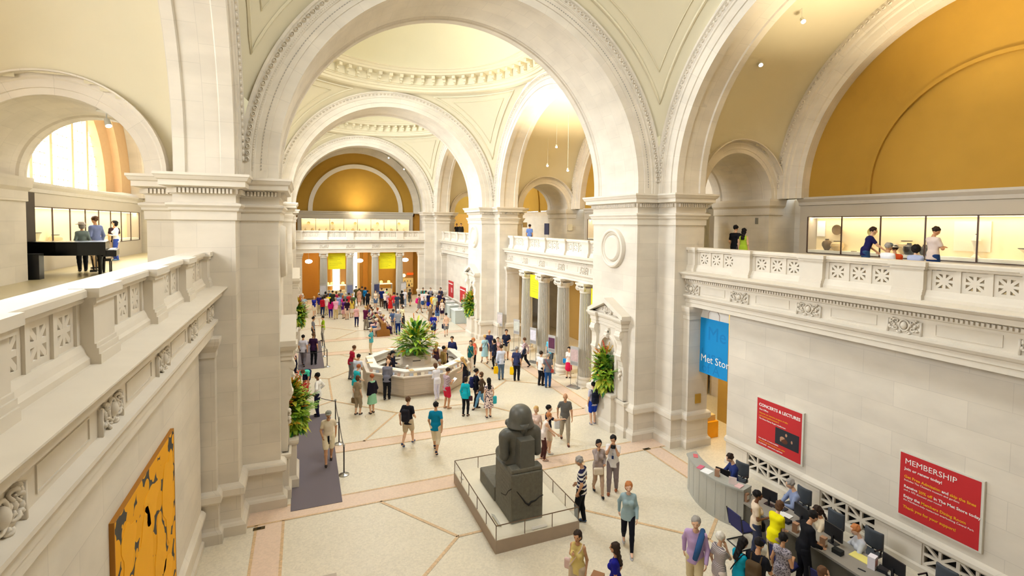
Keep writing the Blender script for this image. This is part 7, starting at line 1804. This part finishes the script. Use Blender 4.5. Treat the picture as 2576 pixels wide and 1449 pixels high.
(-0.42,50.92,0,-0.27,'f','stand',1.7,'l','short','dark','tee',(214,160,130),'skirt',(226,170,150),(50,40,40),'woman in salmon before the bright far doorway',None,0.03,()),
(-0.09,51.58,0,-0.1,'m','stand',1.8,'m','short','dark','tee',(84,76,50),'trousers',(110,96,70),(50,40,40),'tall person in dull brown right of the bright far doorway',None,0.03,()),
(0.18,51.23,0,-0.11,'f','stand',1.76,'m','bob','black','long',(14,110,170),'trousers',(26,26,32),(50,40,40),'woman in cobalt blue and black right of the bright far doorway',None,0.03,()),
(0.18,49.24,0,0.06,'m','stand',1.7,'m','short','black','tee',(30,30,34),'trousers',(26,26,32),(50,40,40),'person in black before the second far sign board',None,0.03,()),
(0.91,49.23,0,3.01,'f','cross',1.66,'l','bob','brown','tank',(238,216,190),'shorts',(80,104,140),(50,40,40),'woman in a cream top and denim shorts at the left of the right crowd',None,0.03,()),
(1.51,49.51,0,0.04,'m','stand',1.86,'m','short','brown','tee',(20,36,104),'trousers',(90,70,56),(50,40,40),'large man in dark blue at the left of the right crowd',None,0.03,()),
(1.7,48.48,0,-0.15,'m','cross',1.72,'l','short','white','long',(244,226,210),'trousers',(26,26,32),(50,40,40),'white-haired man in a cream shirt in the right crowd',None,0.03,()),
(2.08,50.07,0,-0.5,'f','stand',1.68,'m','short','black','tee',(160,220,140),'trousers',(130,130,134),(50,40,40),'person in pale green behind the man in the cream shirt',None,0.03,()),
(1.81,47.28,0,-0.15,'f','carry',1.66,'l','bob','blond','long',(196,150,160),'trousers',(70,30,40),(50,40,40),'woman in a mottled pink top in the right crowd',None,0.03,()),
(1.78,45.96,0,0.02,'f','stand',1.66,'l','long','red','dress',(206,36,32),'none',None,(50,40,40),'woman with long hair in a red dress in the right crowd',None,0.03,()),
(2.22,46.68,0,-0.16,'m','stand',1.74,'m','short','dark','tee',(228,50,70),'shorts',(110,130,160),(50,40,40),'man in a red T-shirt and pale shorts in the right crowd',None,0.03,()),
(2.39,45.96,0,0.01,'m','stand',1.76,'m','short','dark','tee',(52,66,88),'trousers',(90,92,100),(50,40,40),'man in a dark slate T-shirt in the right crowd',None,0.03,()),
(3.21,48.2,0,-0.53,'f','stand',1.68,'m','bob','black','dress',(26,26,30),'none',None,(50,40,40),'woman in a black dress in the right crowd',None,0.03,()),
(3.63,49.03,0,-0.18,'m','stand',1.7,'l','short','blond','tee',(226,220,226),'trousers',(170,186,214),(50,40,40),'person in white and pale blue right of the black dress',None,0.03,()),
(4.15,49.11,0,-0.54,'f','walk',1.68,'m','tail','dark','tee',(60,56,50),'skirt',(110,110,104),(50,40,40),'woman in a dark top walking alone at the right of the far end',None,0.03,()),
(4.25,52.86,0,-1.75,'m','stand',1.74,'m','short','black','long',(26,26,32),'trousers',(26,26,32),(50,40,40),'man in black beside the white far sign board',None,0.03,()),
(4.71,52.42,0,-0.19,'f','stand',1.7,'l','bun','black','tee',(206,186,140),'trousers',(204,184,146),(50,40,40),'person in beige before the cream notice board',None,0.03,()),
(0.68,37.65,0,-0.51,'m','behind',1.72,'m','short','dark','tee',(84,102,136),'trousers',(206,188,160),(50,40,40),'man in a blue-grey shirt and khaki trousers right of the bench',None,0.03,()),
(0.9,36.85,0,-0.17,'m','stand',1.84,'l','short','white','tee',(146,150,160),'trousers',(20,44,106),(50,40,40),'man in a grey polo, white cap and navy trousers right of the bench',None,0.03,(('cap',(244,236,236)),)),
(1.65,39.13,0,-1.23,'m','stand',1.74,'d','short','black','tee',(240,228,180),'trousers',(60,60,66),(50,40,40),'dark-haired man in a cream shirt beside the man in the white cap',None,0.03,(('cap',(244,236,236)),)),
(3.06,34.97,0,-0.24,'m','walk',1.76,'m','short','dark','tee',(28,32,140),'shorts',(24,40,70),(50,40,40),'person in a dark blue sports jersey with a number, walking away',None,0.03,(('number',),)),
(4.01,35.04,0,-0.26,'f','walk2',1.68,'l','bun','black','tank',(226,186,160),'shorts',(130,130,136),(50,40,40),'woman in a beige top and grey shorts with a dark bag near the ticket counter',None,0.03,()),
(3.81,39.01,0,-0.06,'f','hips',1.68,'l','bob','blond','dress',(136,112,90),'none',None,(50,40,40),'woman in a taupe dress with an arm raised at the ticket line',None,0.03,()),
(4.75,40.58,0,-0.25,'f','stand',1.66,'l','long','brown','tank',(34,40,84),'shorts',(84,112,160),(50,40,40),'woman in a navy top and denim shorts at the ticket line',None,0.03,()),
(5.43,41.64,0,-0.25,'f','stand',1.66,'l','bob','blond','tank',(240,220,200),'shorts',(50,30,60),(50,40,40),'blond woman in a white top at the ticket counter',None,0.03,()),
(4.2,45.12,0,-1.43,'f','walk',1.7,'m','short','dark','dress',(128,116,116),'none',None,(50,40,40),'woman in a grey dress with a pink backpack walking right',None,0.03,()),
(5.01,47.34,0,-0.57,'f','stand',1.68,'l','bob','brown','tee',(238,222,224),'skirt',(56,84,130),(50,40,40),'person in white and a blue skirt at the left of the ticket line',None,0.03,()),
(5.3,47.24,0,-0.22,'m','stand',1.72,'m','short','black','tee',(236,230,226),'shorts',(150,140,130),(50,40,40),'person in a white T-shirt at the left of the ticket line',None,0.03,()),
(5.39,46.5,0,-0.23,'f','stand',1.64,'m','short','black','tee',(30,30,70),'skirt',(16,30,170),(50,40,40),'person in a vivid blue skirt in the ticket line',None,0.03,()),
(5.44,45.12,0,-0.24,'m','stand',1.68,'m','short','black','tee',(250,180,30),'trousers',(70,96,140),(50,40,40),'person in a golden yellow shirt in the ticket line',None,0.03,()),
(5.45,44.25,0,-0.07,'m','stand',1.72,'l','short','grey','tee',(214,220,180),'trousers',(204,184,146),(50,40,40),'person in pale green-grey beside the golden yellow shirt',None,0.03,()),
(6.21,49.18,0,2.91,'f','stand',1.72,'l','short','brown','tee',(136,134,146),'trousers',(130,130,134),(50,40,40),'tall person in grey behind the ticket line',None,0.03,()),
(5.51,49.41,0,2.92,'m','stand',1.72,'m','short','dark','tee',(60,150,140),'trousers',(130,130,134),(50,40,40),'person in teal green behind the ticket line',None,0.03,()),
(7.02,48.38,0,2.54,'m','stand',1.8,'m','short','black','tee',(50,50,70),'trousers',(26,26,32),(50,40,40),'tall dark-haired person at the back of the ticket counters',None,0.03,()),
(6.26,45.74,0,-0.25,'m','stand',1.76,'m','short','dark','tee',(36,30,70),'trousers',(26,26,32),(50,40,40),'person in dark violet at the ticket counters',None,0.03,()),
(6.09,44.03,0,0.09,'m','stand',1.76,'m','short','dark','tee',(40,30,56),'trousers',(26,26,32),(50,40,40),'person in near-black purple at the ticket counters',None,0.03,()),
(-0.42,36.95,0,1.57,'f','sitlean',1.68,'l','short','white','tee',(206,190,180),'trousers',(206,176,160),(50,40,40),'white-haired person in a pale top nearest the camera on the left of the bench',None,0.03,()),
(-0.42,37.65,0,1.57,'f','sitlean',1.68,'l','bob','dark','tee',(110,60,90),'trousers',(26,80,140),(50,40,40),'person in plum with teal trousers on the left of the bench',None,0.03,()),
(-0.42,38.5,0,1.57,'f','sit',1.68,'l','bob','blond','tee',(236,226,216),'trousers',(230,190,186),(50,40,40),'person in white with pink trousers on the left of the bench',None,0.03,()),
(-0.42,39.3,0,1.57,'m','sit',1.68,'l','short','dark','tee',(60,40,60),'trousers',(60,60,80),(50,40,40),'person in dark plum sitting on the left of the bench',None,0.03,()),
(-0.42,40.1,0,1.57,'f','sit',1.68,'l','short','white','tee',(170,200,170),'trousers',(200,190,170),(50,40,40),'person in pale green sitting on the left of the bench',None,0.03,()),
(-0.42,41.0,0,1.57,'m','sit',1.68,'l','short','brown','tee',(130,60,80),'trousers',(80,80,100),(50,40,40),'person in burgundy sitting on the left of the bench',None,0.03,()),
(-0.42,41.9,0,1.57,'m','sit',1.68,'l','short','black','tee',(240,236,230),'trousers',(40,40,60),(50,40,40),'person in a white shirt farther along the left of the bench',None,0.03,()),
(-0.42,42.9,0,1.57,'f','sit',1.68,'l','bob','brown','tee',(60,70,110),'trousers',(180,170,160),(50,40,40),'person in denim blue near the far end of the left of the bench',None,0.03,()),
(0.1,37.3,0,-1.57,'f','sit',1.68,'l','bob','white','tee',(230,206,190),'trousers',(60,40,90),(50,40,40),'person in cream nearest the camera on the right of the bench',None,0.03,()),
(0.1,38.2,0,-1.57,'f','sit',1.68,'l','short','blond','tee',(150,90,110),'trousers',(190,160,150),(50,40,40),'person in mauve on the right of the bench',None,0.03,()),
(0.1,39.2,0,-1.57,'m','sitback',1.68,'l','short','grey','tee',(80,50,70),'trousers',(40,40,60),(50,40,40),'person in dark rose on the right of the bench',None,0.03,()),
(0.1,40.3,0,-1.57,'m','sit',1.68,'l','short','white','tee',(236,230,236),'trousers',(90,100,120),(50,40,40),'person with a white hat on the right of the bench',None,0.03,(('cap',(244,240,232)),)),
(0.1,41.4,0,-1.57,'f','sit',1.68,'l','bob','red','tee',(200,150,160),'trousers',(60,60,70),(50,40,40),'person in pink on the right of the bench',None,0.03,()),
(7.55,41.4,0,1.4,'m','sit',1.74,'m','short','black','tee',(170,120,140),'trousers',(26,26,32),(50,40,40),'seated ticket clerk in mauve behind the near ticket counter',None,0.03,()),
(7.55,43.0,0,1.4,'m','sit',1.74,'m','short','black','tee',(90,90,110),'trousers',(26,26,32),(50,40,40),'seated ticket clerk in grey behind the second ticket counter',None,0.03,()),
]
WHO = {}
for (x, y, z, rz, sex, pose, h, skin, hair, hc, top, tc, bot, bc, shc, lab, grp, vox, ex) in FOLK:
    if isinstance(tc, tuple) and tc and tc[0] == 'P': tc = PAT[tc[1]]
    t, J = person(x, y, z, rz, sex, pose, h, skin, hair, hc, top, tc, bot, bc, shc, lab, grp, vox, ex)
    WHO[lab] = (t, J)
def who(key):
    for k in WHO:
        if key in k: return WHO[k]
    raise KeyError(key)
def at_part(key, j, off=(0, 0, 0)):
    t, J = who(key); M = Matrix.Translation(t.location) @ Matrix.Rotation(t.rotation_euler.z, 4, 'Z') @ Matrix.Scale(t.scale.x, 4)
    return M @ (Vector(J[j]) + Vector(off)), t.rotation_euler.z
def at_torso(key, x, y, z):
    t, J = who(key); M = Matrix.Translation(t.location) @ Matrix.Rotation(t.rotation_euler.z, 4, 'Z') @ Matrix.Scale(t.scale.x, 4)
    return M @ Vector(J['T'](x, y, z)), t.rotation_euler.z
def backpack(key, rgb, lab, extra=None):
    p, rz = at_torso(key, 0, -.20, .24)
    V, F = blob([('box', (0, 0, 0), (.15, .085, .23), .07), ('box', (0, -.09, -.07), (.11, .04, .11), .04)], .022, .03); me = np_mesh('backpack', V, F); t = thing('backpack', lab, 'backpack', p, rz)
    me.materials.append(cmat(rgb)); o = bpy.data.objects.new('body', me); C.objects.link(o); o.parent = t
    for s in (-1, 1): MB().tube([(s * .09, .08, .18), (s * .10, .14, .30), (s * .11, .26, .28), (s * .11, .33, .10), (s * .12, .24, -.08), (s * .11, .10, -.14)], .016, 6).build('strap', cmat(rgb), t)
    if extra: MB().box(-.10, .10, -.145, -.125, -.15, -.08).build('front_pocket', cmat(extra), t)
backpack('khaki shorts with a black backpack', (34, 32, 40), 'black backpack worn by the man in the black T-shirt and khaki shorts'); backpack('blue shorts with a black backpack', (24, 28, 44), 'black backpack worn by the boy in blue shorts at the near niche')
backpack('brown and lime backpack', (84, 66, 44), 'brown backpack with a lime stripe worn by the man in the navy cap', (190, 220, 20)); backpack('carrying a navy backpack', (34, 38, 84), 'navy backpack carried by the woman dressed in black')
backpack('pink backpack', (226, 30, 120), 'pink backpack on the woman in the grey dress walking right')
def handbag(key, j, off, size, rgb, lab, drop=.28, nm='handbag'):
    p, rz = at_part(key, j, off); t = thing(nm, lab, 'bag', (p.x, p.y, p.z - drop), rz)
    V, F = blob([('box', (0, 0, 0), (size[0] / 2, size[1] / 2, size[2] / 2), min(size) * .45)], .02, .02); me = np_mesh('bag_body', V, F); me.materials.append(cmat(rgb, .6)); o = bpy.data.objects.new('body', me); C.objects.link(o); o.parent = t
    MB().tube([(-size[0] * .3, 0, size[2] * .45), (-size[0] * .2, 0, drop * .8), (0, 0, drop * .98), (size[0] * .2, 0, drop * .8), (size[0] * .3, 0, size[2] * .45)], .008, 5).build('handle', cmat(rgb), t)
handbag('carrying a yellow bag, his', 'wrR' if False else 'wrL', (0, 0, -.08), (.30, .10, .40), (250, 196, 0), 'yellow shopping bag hanging from the hand of the man in the white shirt and jeans', .32, 'shopping_bag')
handbag('yellow bag in his left hand', 'wrL', (0, 0, -.08), (.28, .10, .42), (250, 200, 10), 'yellow shopping bag held by the man in the blue T-shirt and black trousers', .32, 'shopping_bag')
handbag('white plastic bag', 'wrR', (.02, .05, -.08), (.24, .12, .34), (226, 228, 230), 'white plastic bag held by the bald man in the grey polo', .24, 'plastic_bag')
handbag('dark shoulder bag at the right', 'hipR', (.12, -.05, .06), (.28, .10, .20), (40, 48, 70), 'dark shoulder bag on the hip of the blond woman at the information desk', .1)
handbag('a brown bag left of', 'wrL', (0, 0, -.05), (.30, .12, .24), (120, 96, 66), 'brown bag carried by the woman in beige', .22); handbag('pale blue dress with a brown bag', 'hipL', (-.14, 0, .1), (.24, .10, .24), (150, 96, 70), 'brown bag on the hip of the woman in the pale blue dress', .1)
handbag('navy shoulder bag left', 'hipL', (-.16, -.04, .16), (.30, .12, .26), (30, 40, 70), 'navy shoulder bag of the woman in the navy suit', .1); handbag('striding left', 'hipL', (-.16, -.08, .22), (.34, .12, .30), (34, 46, 70), 'dark shoulder bag of the striding woman in the patterned blouse', .12)
handbag('crimson skirt', 'hipR', (.14, 0, .12), (.26, .10, .26), (10, 130, 200), 'bright blue bag of the woman in the crimson skirt', .1); handbag('red bag strap', 'hipR', (.12, -.04, .06), (.20, .08, .18), (170, 70, 60), 'small red bag on the hip of the grey-haired person in jeans', .1)
handbag('turquoise bag', 'wrR', (.02, 0, -.0), (.28, .10, .34), (50, 180, 196), 'turquoise bag carried by the woman in the floral dress', .12); handbag('cream shoulder bag', 'hipL', (.12, .18, -.02), (.30, .10, .22), (232, 214, 190), 'cream shoulder bag of the woman in the mauve grey cardigan', .06)
handbag('pale yellow sleeveless', 'hipR', (.14, -.05, .06), (.22, .08, .24), (226, 196, 190), 'pale pink bag of the woman in the pale yellow top', .08); handbag('black handbag', 'hipL', (.0, .16, .04), (.30, .12, .24), (20, 20, 24), 'black handbag of the woman in the cream top at the long desk', .1)
handbag('turquoise T-shirt near the visitor', 'anL', (-.1, 0, .35), (.26, .12, .24), (26, 26, 34), 'black shoulder bag hanging low beside the woman in turquoise', .1); handbag('white jacket and blue jeans', 'wrL', (0, 0, -.02), (.30, .10, .26), (196, 166, 120), 'tan bag held by the woman in the white jacket on the left gallery', .1)
handbag('turquoise hooded', 'hipR', (.14, 0, .02), (.22, .08, .22), (70, 40, 50), 'dark brown bag on the hip of the woman in the turquoise jacket', .1); handbag('dark bag near the ticket', 'hipL', (-.15, 0, -.04), (.16, .10, .34), (26, 30, 60), 'dark bag at the hip of the woman in the beige top and grey shorts', .1)
# open cardigan on the woman in mint, camera, books, seats for people who sit
def cardigan(key, rgb):
    t, J = who(key); P = arm_prims(J, True, .026, True, True, 1.); T = J['T']
    P += [('cap', T(s * .10, -.02, .44), T(s * .13, -.03, .02), .085, .10) for s in (-1, 1)] + [('cap', T(0, -.08, .44), T(0, -.08, .02), .10, .12, SW, .5)]
    V, F = blob(P, .02, .03, [('box', T(0, .17, .25), (.085, .16, .6), .02)]); me = np_mesh('cardigan', V, F); me.materials.append(cmat(rgb)); o = bpy.data.objects.new('cardigan', me); C.objects.link(o); o.parent = t
cardigan('mint green dress', (24, 20, 34))
for key, rgb, lab in (('holding a camera to his face', (28, 28, 32), 'black camera held up by the man in the white shirt'), ('holding a camera at his waist', (20, 20, 24), 'black camera held by the man in the navy polo')):
    p, rz = at_part(key, 'wrR', (-.09, .10, .03)); o = MB().box(-.07, .07, -.03, .03, -.045, .045); o.tube([(0, .03, 0), (0, .09, 0)], .032, 12); o = o.build('camera', PLB); o.location = p; o.rotation_euler = (0, 0, rz); tag(o, lab, 'camera')
p, rz = at_part('bending over a red bag', 'anL', (.1, .32, .0)); t = thing('travel_bag', 'red and dark blue bag on the floor under the bending person', 'bag', (p.x, p.y, .0), rz); V, F = blob([('box', (0, 0, .26), (.17, .13, .24), .07)], .025, .03); me = np_mesh('bag_body', V, F); me.materials.append(cmat((200, 30, 50))); o = bpy.data.objects.new('body', me); C.objects.link(o); o.parent = t
MB().box(-.15, .15, -.15, -.12, .05, .26).build('front_pocket', cmat((40, 44, 84)), t); MB().tube([(-.06, 0, .5), (-.05, 0, .58), (.05, 0, .58), (.06, 0, .5)], .012, 6).build('handle', cmat((30, 30, 40)), t)
def stool(key, lab):
    t, J = who(key); s = t.scale.x; z = t.location.z; T2 = thing('stool', lab, 'stool', (t.location.x, t.location.y, z), t.rotation_euler.z)
    MB().lathe([(.19, .36), (.20, .38), (.20, .41), (.18, .42)], (0, -.04, 0), 20).build('seat', mat('dark_stool_seat', (40, 40, 46), .6), T2)
    for k in range(4): a = PI / 4 + k * PI / 2; MB().tube([(.15 * math.cos(a), -.04 + .15 * math.sin(a), 0), (.12 * math.cos(a), -.04 + .12 * math.sin(a), .37)], .015, 6).build('leg', STEEL, T2)
for key, lab in (('white-haired seated woman', 'stool under the white-haired woman inside the information desk'), ('small person in white', 'stool under the small person in white inside the information desk'), ('seated person in a white shirt inside', 'stool under the person in a white shirt inside the information desk'),
                 ('clerk in mauve', 'stool under the ticket clerk in mauve'), ('clerk in grey', 'stool under the ticket clerk in grey')): stool(key, lab)
t = thing('gallery_bench', 'low gallery bench under the seated visitors on the right gallery', 'bench', (10.75, 9.6, GZ)); MB().box(-.25, .6, -1.3, 1.2, .34, .41).build('seat', BW, t)
for sx in (-.2, .5):
    for sy in (-1.2, 1.1): MB().box(sx - .03, sx + .03, sy - .03, sy + .03, 0, .34).build('leg', BW, t)
